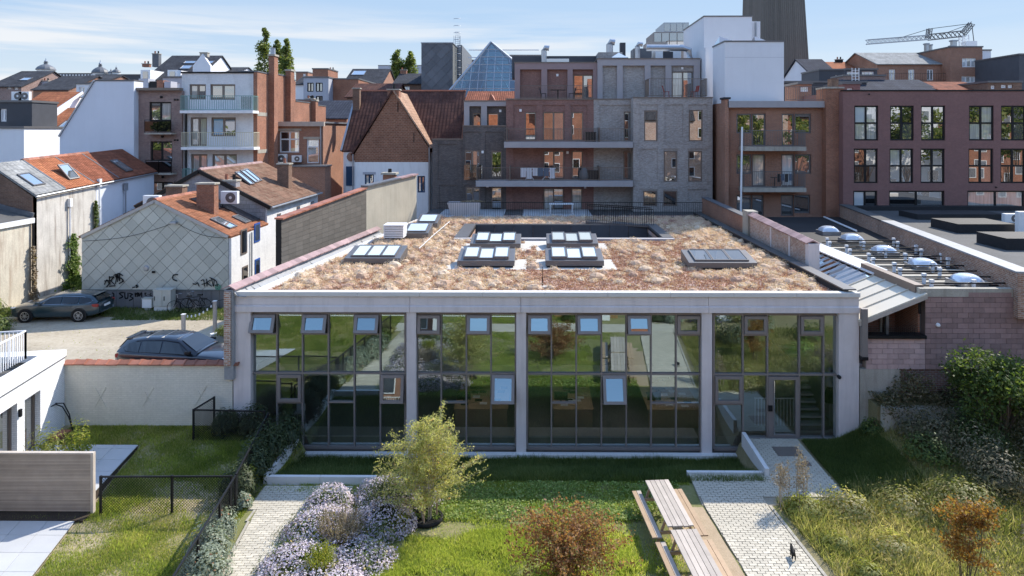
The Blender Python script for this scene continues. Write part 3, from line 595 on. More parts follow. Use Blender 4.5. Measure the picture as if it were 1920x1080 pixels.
# ================================================================== things on the planted roof
def skylight(label, px0, px1, pyb, depth, open_mid=False, hf=.34, hr=.62, panes=3, blind='pane_skylight', group='skylights on the planted roof'):
    a = gnd(px0, pyb, ZR); b = gnd(px1, pyb, ZR); Y = (a.y+b.y)/2; w = b.x-a.x; x0 = a.x
    t = thing('skylight', label, 'skylight', (x0+w/2, Y, ZR), group=group)
    m = MB(); m.box(x0+.06, x0+w-.06, Y+.05, Y+depth-.05, ZR-.05, ZR+.10); m.build('base_upstand', M['bitumen'], t)
    m = MB(); m.prism([(x0, Y, ZR+.101), (x0, Y, ZR+hf), (x0, Y+depth, ZR+hr), (x0, Y+depth, ZR+.101)], (w, 0, 0)); m.build('kerb_cladding', M['metal_anthracite'], t, bevel=.012)
    sl = (hr-hf)/depth; gx0, gx1 = x0+w*.10, x0+w*.90; pw = (gx1-gx0)/panes; Y0, Y1 = Y+depth*.10, Y+depth*.93
    for k in range(panes):
        a0, a1 = gx0+k*pw, gx0+(k+1)*pw; lift = .11 if (open_mid and k != 1) else .05
        def P(x, y, dz): return (x, y, ZR+hf+(y-Y)*sl+dz)
        o = thing('sash', None, None, (a0, Y0, ZR+hf)); m = MB(); f = .06
        for q in (((a0+.01, Y0), (a1-.01, Y0+f)), ((a0+.01, Y1-f), (a1-.01, Y1)), ((a0+.01, Y0+f), (a0+f, Y1-f)), ((a1-f, Y0+f), (a1-.01, Y1-f))):
            (p0, p1), (q0, q1) = q
            m.prism([P(p0, p1, .004), P(q0, p1, .004), P(q0, q1, .004), P(p0, q1, .004)], (0, 0, lift+.02))
        fo = m.build('sash_frame', M['metal_anthracite'], o)
        g = MB().quad(P(a0+f-.01, Y0+f-.01, lift), P(a1-f+.01, Y0+f-.01, lift), P(a1-f+.01, Y1-f+.01, lift), P(a0+f-.01, Y1-f+.01, lift)).build('glass_pane', M[blind], o)
        attach(o, t)
    return t, (x0-.55, x0+w+.55, Y-.4, Y+depth+.4), (x0, x0+w, Y, Y+depth)
SKY = [skylight('anthracite skylight with three glazed sashes nearest the clay coped parapet', 645, 750, 498, 1.9),
       skylight('anthracite skylight mid roof, front one of its pair, beside the parapet skylight', 857, 964.5, 503, 1.65, True),
       skylight('anthracite skylight behind the lightning rod, front one of its pair', 1023, 1132.6, 503, 1.65, True),
       skylight('anthracite skylight near the light well, back one of the pair closer to the louvred vent', 881, 976, 469, 1.6, True),
       skylight('anthracite skylight near the light well, back one of the pair behind the lightning rod', 1025, 1122, 468.5, 1.6, True),
       skylight('anthracite skylight standing alone amid dry clumps near the metal lean-to roof', 1292, 1420, 507, 1.75, blind='pane_roof')]
SKY += [skylight('tilted single pane rooflight beside the white louvred vent', 755, 803, 451, 1.7, hf=.42, hr=.75, panes=1, blind='pane_milky', group='single pane rooflights'),
        skylight('tilted single pane rooflight at the foot of the cement wall, behind its twin', 779, 820, 431, 1.8, hf=.42, hr=.75, panes=1, blind='pane_milky', group='single pane rooflights')]
a = gnd(719, 456, ZR); x0, Y = a.x, a.y
t = thing('roof_vent', 'white louvred vent box standing on the planted roof', 'vent', (x0+.55, Y+.5, ZR)); box_part('base', M['bitumen'], t, x0+.05, x0+1.05, Y+.05, Y+1.0, ZR, ZR+.28)
for k in range(7): MB().box(x0, x0+1.1, Y, Y+1.05, ZR+.285+k*.095, ZR+.285+k*.095+.065).build('louvre', M['metal_white'], t)
box_part('core', M['plastic_dark'], t, x0+.05, x0+1.05, Y+.05, Y+1.0, ZR+.284, ZR+.90)
box_part('lid', M['metal_white'], t, x0-.02, x0+1.12, Y-.02, Y+1.07, ZR+.955, ZR+1.0)
a = gnd(1017, 541, ZR)
t = thing('lightning_rod', 'thin lightning rod on a concrete foot at the front of the planted roof', 'rod', tuple(a)); box_part('foot', M['coping_stone'], t, a.x-.33, a.x+.33, a.y-.1, a.y+.1, ZR, ZR+.1, bevel=.01)
MB().tube([(a.x, a.y, ZR+.1), (a.x, a.y, ZR+.45)], .022, 6).tube([(a.x, a.y, ZR+.45), (a.x, a.y, ZR+.85)], .012, 6).build('rod', M['metal_black'], t)
a = gnd(786, 473, ZR); b = gnd(843, 427, ZR)
t = thing('cable_rod', 'thin white rod lying across the dry roof plants near the vent', 'rod', tuple(a)); MB().tube([a+Vector((0, 0, .2)), a.lerp(b, .4)+Vector((0, 0, .32)), b+Vector((0, 0, .4))], .022, 6).build('rod', M['cable_white'], t)
for k in (.05, .5, .95): q = a.lerp(b, k); MB().beam(q, q+Vector((0, 0, .21+.2*k)), .03, .03).build('support', M['tile_clay'], t)
for px, py in ((1432, 474), (1412, 458)):
    pass
# light well
lw = thing('light_well', 'dark lined light well sunk in the roof in front of the apartment terraces', 'light well', ((VX0+VX1)/2, 41, ZR))
m = MB(); h = .16
m.box(VX0-.0, VX1, VY1, VY1+.35, ZR-.1, ZR+h); m.box(VX0-.75, VX0, VY0-.4, VY1+.35, ZR-.1, ZR+h); m.box(VX1, VX1+.6, VY0-.4, VY1+.35, ZR-.1, ZR+h); m.build('kerb', M['metal_anthracite'], lw)
box_part('front_capping', M['balcony_slab'], lw, VX0-.75, VX1+.6, VY0-.85, VY0-.402, ZR-.1, ZR+h-.03)
nW = 9
for k in range(nW):
    xa = VX0+(VX1-VX0)*k/nW; xb = VX0+(VX1-VX0)*(k+1)/nW
    MB().box(xa+.015, xb-.015, VY1-.05, VY1-.004, 3.0, ZR+.1).build('lining_panel', M['slate_dark'], lw)
    if k in (2, 3, 6): MB().box(xa+.1, xb-.1, VY1-.08, VY1-.052, 3.2, ZR-1.0).build('window', M['pane_mid'], lw)
box_part('floor', M['bitumen_grey'], lw, VX0, VX1, VY0, VY1, .9, 1.0)
m = MB(); m.box(VX0-.05, VX0-.004, VY0, VY1, 1, ZR); m.box(VX1+.004, VX1+.05, VY0, VY1, 1, ZR); m.box(VX0, VX1, VY0-.05, VY0-.004, 1, ZR-.36); m.build('side_lining', M['metal_anthracite'], lw)
# ---- roof planting: tufts of dried stonecrop, gravel margins round the skylights
def in_any(x, y, zones):
    k = np.zeros(len(x), bool)
    for a, b, c, d in zones: k |= (x > a) & (x < b) & (y > c) & (y < d)
    return k
bodies = [s[2] for s in SKY]; margins = [s[1] for s in SKY[1:5]]
for i, (a, b, c, d) in enumerate(margins): struct(MB().box(a, b, c, d, ZR+.002, ZR+.02).build('gravel_bed', M['gravel_pale']))
gx0_, gx1_ = at(982, 470, 37).x, at(1030, 470, 37).x
struct(MB().box(gx0_, gx1_, 36.6, 38.4, ZR+.002, ZR+.021).build('gravel_bed', M['gravel_pale']))
a = gnd(793, 452, ZR); struct(MB().box(a.x, a.x+1.3, a.y-.5, a.y+4, ZR+.002, ZR+.019).build('gravel_bed', M['gravel_pale']))
struct(MB().box(left_x(26)+.6, XRW-.5, 25.9, 26.03, ZR+.002, ZR+.03).build('gravel_bed', M['gravel_pale']))
void = (VX0-.8, VX1+.65, VY0-.9, VY1+.4)
sv, sf, stt = [], [], []
def tufts(n, cl, size, hgt, seed, dens=None, y0=26.0, y1=YB-2.0, tint0=.0, tint1=1.0, core=False):
    """n clumps of cl little faces each"""
    g = np.random.default_rng(seed)
    y = y0+(y1-y0)*g.random(n); xl_ = -11.0+(y-26)*.125+.55; x = xl_+(XRW-.5-xl_)*g.random(n)
    k = ~in_any(x, y, bodies+margins+[void, (gx0_, gx1_, 36.6, 38.4)])
    if dens is not None: k &= g.random(n) < dens(x, y)
    x, y = x[k], y[k]; n = len(x); r = size*(.45+.9*g.random(n)**1.5); ct = tint0+(tint1-tint0)*np.clip(.5+g.normal(0, .2, n), 0, 1)
    u = g.random((n, cl)); ph = g.random((n, cl))*2*np.pi; el = np.arccos(u)*1.0
    d = np.stack([np.sin(el)*np.cos(ph), np.sin(el)*np.sin(ph), np.cos(el)*hgt], -1)*(.75+.35*g.random((n, cl, 1)))
    c = np.stack([x, y, np.full(n, ZR-.01)], -1)[:, None]+d*r[:, None, None]
    s = (.018+.026*g.random((n, cl, 1)))*(1.5 if cl < 10 else 1); a = g.normal(0, 1, (n, cl, 3)); b = g.normal(0, 1, (n, cl, 3))
    a /= np.linalg.norm(a, axis=-1, keepdims=True); b /= np.linalg.norm(b, axis=-1, keepdims=True)
    V = np.stack([c-a*s, c+a*s*.9+b*s*.4, c+b*s*1.1+d*.0], 2).reshape(-1, 3); V[:, 2] = np.maximum(V[:, 2], ZR-.02)
    T = np.clip(ct[:, None]+g.normal(0, .09, (n, cl))+.12*(d[..., 2]/hgt-.5), 0, 1).ravel()
    if core:
        n6 = 7; a6 = np.arange(n6)*2*np.pi/n6; ring = lambda r_, h_: np.stack([np.cos(a6)*r_, np.sin(a6)*r_, np.full(n6, h_)], -1)
        U = np.concatenate([ring(1.0, 0), ring(.80, .55), ring(.42, .88), [[0, 0, 1.0]]]); fc = []
        for q in (0, 1):
            for j in range(n6): fc += [(q*n6+j, q*n6+(j+1) % n6, (q+1)*n6+j), (q*n6+(j+1) % n6, (q+1)*n6+(j+1) % n6, (q+1)*n6+j)]
        for j in range(n6): fc.append((2*n6+j, 2*n6+(j+1) % n6, 3*n6))
        fc = np.array(fc); W_ = U[None]*np.stack([r*.74, r*.74, r*hgt*.74], -1)[:, None]*(1+g.normal(0, .07, (n, len(U), 1)))+np.stack([x, y, np.full(n, ZR-.01)], -1)[:, None]
        V2 = W_[:, fc].reshape(-1, 3); V = np.concatenate([V, V2]); T = np.concatenate([T, np.clip(np.repeat(ct, len(fc))-.16+g.normal(0, .03, n*len(fc)), 0, 1)])
    o = sum(len(q) for q in sv); sv.append(V); sf.append(np.arange(len(V)).reshape(-1, 3)+o); stt.append(T)
from mathutils import noise as mnoise
def nfield(x, y, s, o=0): return np.array([mnoise.noise(Vector((a*s+o, b*s-o, o))) for a, b in zip(x, y)])
def den_big(x, y):
    v = nfield(x, y, .35, 3.3); lefty = np.clip((2-x)/12, 0, 1)*.35; back = np.clip((y-33)/8, 0, 1)*.45; edge = np.clip((x-9.0)/2, 0, 1)*.5
    return np.clip(.12+.9*np.clip(v+.1, 0, 1)+lefty+back+edge, .03, 1)
tufts(80000, 5, .11, .4, 1, tint0=-.15, tint1=.68)
tufts(5200, 95, .25, .75, 2, den_big, tint0=.42, tint1=1.08, core=True)
tufts(1300, 210, .40, .68, 3, lambda x, y: den_big(x, y)*.9, tint0=.5, tint1=1.12, core=True)
tufts(900, 110, .33, .8, 4, None, y0=44.6, y1=48.2, tint0=.3, core=True)
struct(np_mesh('sedum_clumps', np.concatenate(sv), np.concatenate(sf), M['sedum'], tint=np.concatenate(stt)), 'stuff')
# ================================================================== garden
def blades(name, n, reg, h, w, mt, seed, mask=None, zoff=0, tint=(0, 1), lean=.5, kind='stuff', patch=.8):
    """n blades over the rectangle reg = x0,x1,y0,y1"""
    g = np.random.default_rng(seed); x = reg[0]+(reg[1]-reg[0])*g.random(n); y = reg[2]+(reg[3]-reg[2])*g.random(n)
    if mask is not None: k = g.random(n) < mask(x, y); x, y = x[k], y[k]; n = len(x)
    z = gz(x, y)+zoff; ph = g.random(n)*2*np.pi; hh = h*(.5+.8*g.random(n)); ww = w*(.6+.8*g.random(n))
    sm = .5+.5*np.sin(x*2.1+1.3*np.sin(y*1.7))*np.cos(y*1.9+x*.4); hh = hh*(.75+.5*sm)
    d = np.stack([np.cos(ph), np.sin(ph), 0*ph], -1); le = (g.random(n)*lean+.1)[:, None]*hh[:, None]; p2 = g.random(n)*2*np.pi
    l = np.stack([np.cos(p2), np.sin(p2), 0*ph], -1)*le
    b = np.stack([x, y, z-.01], -1); top = b+l; top[:, 2] += hh
    V = np.stack([b-d*ww[:, None], b+d*ww[:, None], top], 1).reshape(-1, 3)
    vv = np.sin(x*.9+2)*np.cos(y*.8)+.6*np.sin(x*3.7+y*1.3)*np.sin(y*4.1-x); t = np.clip(.5+.2*vv*patch+g.normal(0, .21, n), 0, 1); t = tint[0]+(tint[1]-tint[0])*t
    return struct(np_mesh(name, V, np.arange(n*3).reshape(-1, 3), M[mt], tint=t), kind)
def leafcloud(name, P, s, mt, parent=None, tint=None, seed=0, up=.3, asp=.5, N=None):
    """a diamond leaf at each point; N biases the way the leaves face"""
    g = np.random.default_rng(seed); P = np.asarray(P, float); n = len(P)
    nm = g.normal(0, 1, (n, 3)); nm[:, 2] = np.abs(nm[:, 2])+up
    if N is not None: nm = nm*.6+N
    nm /= np.linalg.norm(nm, axis=1, keepdims=True); a = np.cross(nm, g.normal(0, 1, (n, 3))); a /= np.linalg.norm(a, axis=1, keepdims=True)+1e-9; b = np.cross(nm, a)
    ss = (np.asarray(s)*(.6+.8*g.random(n)))[:, None]
    V = np.stack([P-a*ss, P+b*ss*asp, P+a*ss, P-b*ss*asp], 1).reshape(-1, 3)
    if tint is None: tint = np.clip(.5+g.normal(0, .22, n), 0, 1)
    return np_mesh(name, V, np.arange(n*4).reshape(-1, 4), M[mt], parent, tint=tint)
def dome(n, c, r, seed, hollow=.55, zmin=0, lumps=5):
    """points in a lumpy half-ball; returns points and outward directions"""
    g = np.random.default_rng(seed); d = g.normal(0, 1, (n, 3)); d[:, 2] = np.where(d[:, 2] < zmin, -d[:, 2]*.7, d[:, 2]); d /= np.linalg.norm(d, axis=1, keepdims=True)
    k = g.normal(0, 1, (lumps, 3)); k /= np.linalg.norm(k, axis=1, keepdims=True)
    bul = 1+.36*np.max(np.clip(d@k.T, 0, 1)**4, axis=1)-.2
    rad = (hollow+(1-hollow)*g.random(n)**.6)*bul
    return np.asarray(c)+d*rad[:, None]*np.asarray(r), d
def stems(name, base, tips, r, mt, parent=None, seed=0, n=5):
    g = np.random.default_rng(seed); m = MB(); b = Vector(base)
    for t in tips:
        t = Vector(t); mid = b.lerp(t, .5)+Vector(g.normal(0, .06, 3))*(t-b).length
        m.tube([b+Vector((g.normal(0, .05), g.normal(0, .05), 0)), mid, t], r, n, r1=r*.3)
    return m.build(name, M[mt], parent)
# ---- lawns
def bare(x, y): return .5+.5*np.clip(1.6*(np.sin(x*1.1+.7)*np.cos(y*1.35+x*.3)+.5*np.sin(x*2.9+y)*np.cos(y*2.3)), -1, 1)
def m_mid(x, y):
    k = np.ones(len(x))
    k[(x > 4.6) & (x < 7.5) & (y < 22.2)] = 0; k[(x > 5.0) & (y > 21.35) & (y < 22.95)] = 0; k[(x > 7.45)] = 0
    k *= 1-.93*((x > 2.9) & (x < 5.2) & (y < 20.9))*np.clip(bare(x, y)+.45, 0, 1)
    tree = np.exp(-(((x+3.0)/1.3)**2+((y-19.9)/.75)**2)); k *= 1-.85*np.clip(tree*1.3, 0, 1)*np.clip(bare(x*2, y*2)+.4, 0, 1)
    k[(x < -7.2+.0*(y)) & (y < 21.6)] = 0
    k *= np.where((y > 20.3) & (y < 22.3), .45+.55*bare(x*1.5, y*2), 1)
    k[(y > 10.9) & (y < 12.7)] = 0
    k *= 1-.8*sst(.62, .9, bare(x*1.5+2, y*1.8))*(y < 22.3)*(y > 12.7)
    return k
blades('lawn_grass', 330000, (-8.8, 7.5, 16.5, 25.35), .085, .011, 'grass_lush', 21, m_mid)
blades('lawn_grass', 60000, (-8.0, 7.5, 8.5, 16.5), .09, .016, 'grass_lush', 27, m_mid)
blades('tall_verge_grass', 110000, (-8.7, 7.5, 22.4, 25.35), .20, .012, 'verge_blades', 22, None, lean=.8)
blades('lush_grass', 150000, (-6.5, 2.6, 16.5, 19.6), .16, .012, 'grass_lush', 23, lambda x, y: np.clip(1.2-bare(x, y)*1.15, 0, 1)*(1-.8*sst(.62, .9, bare(x*1.5+2, y*1.8)))*(((x+3)/1.2)**2+((y-19.8)/.6)**2 > 1), tint=(.3, 1), lean=.9)
def m_left(x, y): return np.where((x < -14.05-(y-24.05)*.158) & (y < 24.1) & (y > 20.2), 0, 1)*np.clip(1.1-.95*bare(x, y)*np.where(y < 22, 1, .45), .06, 1)*np.where((y < 20.0) & (x < -13.45-(y-19.72)*.229), 0, 1)
blades('lawn_grass', 300000, (-17.4, -8.75, 16.3, 25.5), .075, .011, 'grass_lawn', 24, m_left, tint=(0, .95))
blades('lawn_grass', 90000, (-17.4, -8.2, 8.5, 16.3), .09, .018, 'grass_lawn', 28, None)
blades('lawn_tufts', 60000, (-17.4, -8.75, 16.3, 25.5), .12, .012, 'grass_lush', 25, lambda x, y: m_left(x, y)*(bare(x*2.2, y*2.0) < .35), tint=(.2, 1))
g = np.random.default_rng(5)
x = g.uniform(-5.4, 4.6, 26000); y = g.uniform(20.1, 22.3, 26000); k = g.random(26000) < .3+.7*bare(x*1.7, y*1.9); x, y = x[k], y[k]
struct(leafcloud('clover', np.stack([x, y, gz(x, y)+g.uniform(.02, .12, len(x))], -1), .032, 'clover', seed=3, up=1.0, asp=.8), 'stuff')
blades('side_grass', 60000, (9.85, 12.3, 21.5, 25.4), .16, .012, 'verge_blades', 26, None)
# ---- paved paths: single pavers where they show largest, the rest as one mesh
def paving(name, label_less, poly_fn, bounds, Z, near, cap=300, par=None):
    struct(par, 'structure'); L_, Wd = .215, .107; me = None; far = MB(); cells = []
    x0, x1, y0, y1 = bounds; i = 0; y = y0; me = {}
    while y < y1:
        xs = np.arange(x0, x1, .01); ins = [poly_fn(q, y+Wd/2) for q in xs]; k = 0
        while k < len(xs):
            if not ins[k]: k += 1; continue
            a = xs[k]
            while k < len(xs) and ins[k]: k += 1
            b = xs[min(k, len(xs)-1)]; x = x0+math.floor((a-x0)/L_)*L_-(L_*.5 if i % 2 else 0)
            while x < b:
                p, q = max(x, a), min(x+L_, b)
                if q-p > .035: cells.append((p, y, round(q-p, 2)))
                x += L_
        y += Wd; i += 1
    cells.sort(key=lambda c: abs(c[1]-near))
    for k, (x, y, w) in enumerate(cells):
        dz = rng.normal(0, .0025)
        if k < cap:
            if w not in me: o = MB().box(0, w-.014, 0, Wd-.014, 0, .022).build('paver', M['paver']); me[w] = o.data
            else: o = bpy.data.objects.new('paver', me[w]); COL.objects.link(o)
            o.location = (x, y, Z+.004+dz); o.rotation_euler = (rng.normal(0, .006), rng.normal(0, .006), rng.normal(0, .008)); o.parent = par
        else: far.box(x, x+w-.014, y, y+Wd-.014, Z+.004+dz, Z+.026+dz)
    o = far.build('paver_field', M['paver'], par); o['kind'] = 'stuff'
def gz_flat(x0, x1, y0, y1, Z, name): return MB().box(x0, x1, y0, y1, Z-.15, Z).build(name, M['paver_joint'])
def in_right(x, y):
    if y > 22.87: return 7.78 < x < 9.72 and y < 25.5
    if y > 21.5: return 5.1 < x < 9.75
    if y > 21.0: return 5.15 < x < 7.1
    e = 5.15+(21-y)*.09; return e < x < e+1.95
rp = MB(); rp.prism([(5.1, 21.0, -.15), (7.2, 21.0, -.15), (9.75, 21.4, -.15), (9.75, 25.55, -.15), (7.76, 25.55, -.15), (7.76, 22.86, -.15), (5.1, 22.86, -.15)], (0, 0, .165))
rp.prism([(5.15+.18*5.5, 10, -.15), (7.1+.18*5.5, 10, -.15), (7.1, 20.998, -.15), (5.15, 20.998, -.15)], (0, 0, .166))
rpo = rp.build('paved_path', M['paver_joint']); paving('paver', None, in_right, (5.0, 9.8, 12.7, 25.5), .016, 17.6, 300, rpo)
rpo.name = 'paved_path'
def lp(y): return -8.55+(21.4-y)*.11
def in_left(x, y):
    if y > 20.6: return -8.75 < x < -5.9 and y < 22.0
    return lp(y) < x < lp(y)+1.45
q = MB(); q.prism([(-8.8, 20.6, -.15), (-5.9, 20.6, -.15), (-5.9, 22.05, -.15), (-8.8, 22.05, -.15)], (0, 0, .165)); q.prism([(lp(10), 10, -.15), (lp(10)+1.5, 10, -.15), (lp(20.6)+1.5, 20.598, -.15), (lp(20.6), 20.598, -.15)], (0, 0, .166))
lpo = q.build('paved_path', M['paver_joint']); paving('paver', None, in_left, (-8.9, -5.8, 12.7, 22.0), .016, 18.3, 300, lpo)
q = MB().box(-8.8, 8.2, 11.0, 12.6, -.15, .02).build('paved_path', M['paver']); struct(q)
m = MB(); m.box(lp(20.6)-.09, lp(20.6)-.02, 20.0, 20.59, -.1, .045); m.prism([(lp(12)-.09, 12, -.1), (lp(12)-.02, 12, -.1), (lp(20)-.02, 19.99, -.1), (lp(20)-.09, 19.99, -.1)], (0, 0, .14)); m.prism([(7.13+.18*4.5, 12, -.1), (7.22+.18*4.5, 12, -.1), (7.22, 20.99, -.1), (7.13, 20.99, -.1)], (0, 0, .13))
struct(m.build('path_edging', M['concrete_old']))
struct(MB().prism([(3.6, 15.5, -.1), (5.6, 15.5, -.1), (5.1, 20.9, -.1), (3.9, 20.9, -.1)], (0, 0, .112)).build('trodden_earth', M['path_earth']))
# doormat and drain cover on the ramp
def flat_thing(name, lab, cat, px0, py0, px1, py1, mt, th=.012, Z=.045):
    a = gnd(px0, py1, Z); b = gnd(px1, py0, Z); o = MB().box(min(a.x, a.x), b.x, a.y, b.y, Z, Z+th).build(name, M[mt]); return tag(o, lab, cat)
x0_, x1_ = at(1450, 830, 25).x, at(1494, 830, 25).x
tag(MB().box(8.55, 9.45, 24.15, 24.85, .042, .055).build('doormat', M['metal_brown']), 'dark brown mat let into the pavers before the entrance door', 'doormat')
tag(MB().box(9.08, 9.45, 23.45, 23.75, .042, .055).build('drain_cover', M['metal_brown']), 'small dark cover plate in the pavers below the doormat', 'cover')
# ---- low white retaining walls
def lowwall(label, pts, z0, z1, w=.14, mt='concrete_light', name='retaining_wall'):
    """a wall along pts, top at z1 (or one height per point)"""
    zs = z1 if isinstance(z1, (list, tuple)) else [z1]*len(pts); t = thing(name, label, 'wall', (*pts[0], z0))
    for k in range(len(pts)-1):
        a, b = Vector((*pts[k], 0)), Vector((*pts[k+1], 0)); L_ = (b-a).length; nseg = max(1, round(L_/1.5)); nn = Vector((-(b-a).y, (b-a).x, 0)).normalized()*w/2
        for j in range(nseg):
            p = a.lerp(b, j/nseg); q = a.lerp(b, (j+1)/nseg); za = zs[k]+(zs[k+1]-zs[k])*j/nseg; zb = zs[k]+(zs[k+1]-zs[k])*(j+1)/nseg; e = (q-p).normalized()*.006
            vs = [p+nn+e, q+nn-e, q-nn-e, p-nn+e]
            MB().add([(v.x, v.y, z0) for v in vs]+[(vs[0].x, vs[0].y, za), (vs[1].x, vs[1].y, zb), (vs[2].x, vs[2].y, zb), (vs[3].x, vs[3].y, za)], [(3,2,1,0),(4,5,6,7),(0,1,5,4),(1,2,6,5),(2,3,7,6),(3,0,4,7)]).build('wall_element', M[mt], t)
    return t
lowwall('white concrete retaining wall between the dark shrubs and the sunken grass', [(-8.8, 22.13), (-8.95, 25.5)], -.9, [.30, .12])
lowwall('white concrete kerb wall standing behind the aster bed at the end of the block path', [(-8.86, 22.2), (-5.2, 22.2)], -.4, .26)
lowwall('white concrete wall sloping along the entrance ramp above the sunken grass', [(7.68, 25.35), (7.68, 22.75)], -.9, [.36, .28])
lowwall('long low white kerb between the sunken grass and the block path', [(5.05, 22.93), (7.6, 22.93)], -.5, .10)
lowwall('white garden wall stepping down beside the overgrown bank', [(12.15, 25.5), (12.45, 22.4)], -.3, [.55, .18])
# ---- picnic tables
def picnic():
    t = thing('picnic_table', 'weathered wooden picnic table with benches, standing nearer the glass front', 'picnic table', (0, 0, 0))
    L_ = 2.45; pw = .135; gp = .012
    for k in range(5):
        x = (k-2)*(pw+gp)
        o = MB().box(x-pw/2, x+pw/2, -L_/2+rng.normal(0, .008), L_/2, .715, .755).build('table_plank', M['wood_grey'], bevel=.005); o.parent = t
    for s in (-1, 1):
        for k in (0, 1):
            x = s*(.575+k*.14); o = MB().box(x-.065, x+.065, -L_/2+.02, L_/2-.01, .415, .455).build('bench_plank', M['wood_tan' if (s > 0 or k) else 'wood_grey'], bevel=.005); o.parent = t
        for y in (-.85, .85):
            o = MB().beam((s*.30, y+.04, .70), (s*.56, y+.04, .0), .07, .04, up=(0, 1, 0)).build('leg', M['wood_tan']); o.parent = t
    for y in (-.85, .85):
        o = MB().box(-.76, .76, y-.03, y+.01, .33, .413).build('bench_bearer', M['wood_tan']); o.parent = t
        o = MB().box(-.35, .35, y-.03, y+.01, .64, .713).build('top_bearer', M['wood_tan']); o.parent = t
    return t
p_ = picnic(); a = gnd(1231, 900, .75); b = gnd(1277, 988, .75); c = (a+b)/2; ang = math.atan2(-(a.x-b.x), a.y-b.y)
p_.location = (c.x, c.y, .015); p_.rotation_euler = (0, 0, ang); p_['group'] = 'picnic tables on the lawn'
dd = (b-a).normalized(); c2 = c+dd*2.62+Vector((.0, 0, 0))
copy_thing(p_, (c2.x+.02, c2.y, .015), ang, 'weathered wooden picnic table with benches, standing farther from the glass front', 'picnic tables on the lawn')
# ---- cat
ct = thing('cat', 'black cat walking along the sunlit paved path', 'cat', tuple(gnd(1488, 1050, .04)))
def skin_body(name, verts, edges, radii, mt, parent, root=0, sub=1):
    me = bpy.data.meshes.new(name); me.from_pydata(verts, edges, []); o = bpy.data.objects.new(name, me); COL.objects.link(o)
    s = o.modifiers.new('skin', 'SKIN'); s.use_smooth_shade = True
    for i, r in enumerate(radii): me.skin_vertices[0].data[i].radius = (r, r); me.skin_vertices[0].data[i].use_root = (i == root)
    u = o.modifiers.new('sub', 'SUBSURF'); u.levels = sub; u.render_levels = sub; me.materials.append(M[mt])
    if parent: o.parent = parent
    return o
vs = [(0, .0, .23), (0, .12, .235), (0, .24, .24), (0, .30, .27), (0, .36, .29), (0, .395, .28),
      (0, -.06, .235), (0, -.12, .30), (.01, -.14, .40), (.02, -.12, .47),
      (.04, -.02, .16), (.045, -.05, .09), (.045, -.03, .02), (-.04, -.02, .16), (-.045, -.05, .09), (-.045, -.01, .02),
      (.04, .23, .15), (.042, .22, .08), (.042, .25, .015), (-.04, .23, .15), (-.042, .24, .08), (-.042, .20, .015)]
eds = [(0, 1), (1, 2), (2, 3), (3, 4), (4, 5), (0, 6), (6, 7), (7, 8), (8, 9), (0, 10), (10, 11), (11, 12), (0, 13), (13, 14), (14, 15), (2, 16), (16, 17), (17, 18), (2, 19), (19, 20), (20, 21)]
rad = [.068, .065, .062, .042, .048, .028, .04, .018, .015, .012, .034, .02, .018, .034, .02, .018, .028, .02, .018, .028, .02, .018]
skin_body('body', vs, eds, rad, 'rubber', ct)
m = MB()
for s in (-1, 1): m.add([(s*.012, .345, .325), (s*.042, .345, .318), (s*.03, .35, .365), (s*.026, .365, .325)], [(0, 1, 2), (1, 3, 2), (3, 0, 2), (0, 3, 1)])
e = m.build('ears', M['rubber']); e.parent = ct; ct.rotation_euler = (0, 0, R(-8)); ct.scale = (.82, .82, .82)
# ---- fences of black mesh
def mesh_fence(label, pts, h, post_xy, closed_top=True):
    t = thing('mesh_fence', label, 'fence', (*pts[0], 0))
    for x, y in post_xy:
        z = float(gz(x, y)); MB().box(x-.03, x+.03, y-.03, y+.03, z-.1, z+h+.03).build('post', M['metal_black'], t)
    wires = MB(); rail = MB()
    for a, b in zip(pts, pts[1:]):
        a = Vector((*a, float(gz(*a)))); b = Vector((*b, float(gz(*b)))); L_ = (b-a).length; d = (b-a)/L_
        rail.beam(a+Vector((0, 0, h)), b+Vector((0, 0, h)), .045, .045)
        s = .085; n = int(L_/s); k0 = int(h/s)
        for i in range(-k0, n):
            for sgn in (1, -1):
                u0, u1 = max(0, i*s), min(L_, i*s+h)
                if u1 <= u0: continue
                z0, z1 = (u0-i*s, u1-i*s)
                if sgn < 0: z0, z1 = h-z0, h-z1
                p, q = a+d*u0+Vector((0, 0, z0)), a+d*u1+Vector((0, 0, z1)); nn = Vector((-d.y, d.x, 0))*.0025
                w = Vector((0, 0, .008)); wires.quad(p-w+nn*sgn, q-w+nn*sgn, q+w+nn*sgn, p+w+nn*sgn)
    rail.build('top_rail', M['metal_black'], t); o = wires.build('wire_mesh', M['metal_black'], t); return t
FA = (-13.05, 20.35); FB = (-9.05, 20.45); FC = (-9.62, 24.4); FD = (-12.3, 24.4); FE = (-12.05, 25.45); FN = (-8.15, 13.5)
def onl(a, b, t): return (a[0]+(b[0]-a[0])*t, a[1]+(b[1]-a[1])*t)
mesh_fence('black wire mesh fence running from the slatted screen across the lawn', [FA, (FB[0]-.12, FB[1])], 1.12, [FA, onl(FA, FB, .53), (FB[0]-.12, FB[1])])
mesh_fence('black wire mesh fence beside the block path, coming from under the silvery bushes', [FN, FB], 1.12, [FN, onl(FN, FB, .3), onl(FN, FB, .56), onl(FN, FB, .8), onl(FN, FB, .93), FB])
mesh_fence('black wire mesh fence between the shaded lawn and the dark shrub bed', [(FB[0]-.02, FB[1]+.12), FC], 1.12, [(FB[0]-.02, FB[1]+.12), onl(FB, FC, .45), FC])
mesh_fence('black wire mesh fence boxing in the corner shrubs below the cream wall', [(FC[0]-.12, FC[1]), FD, FE], 1.12, [(FC[0]-.12, FC[1]), FD, FE])
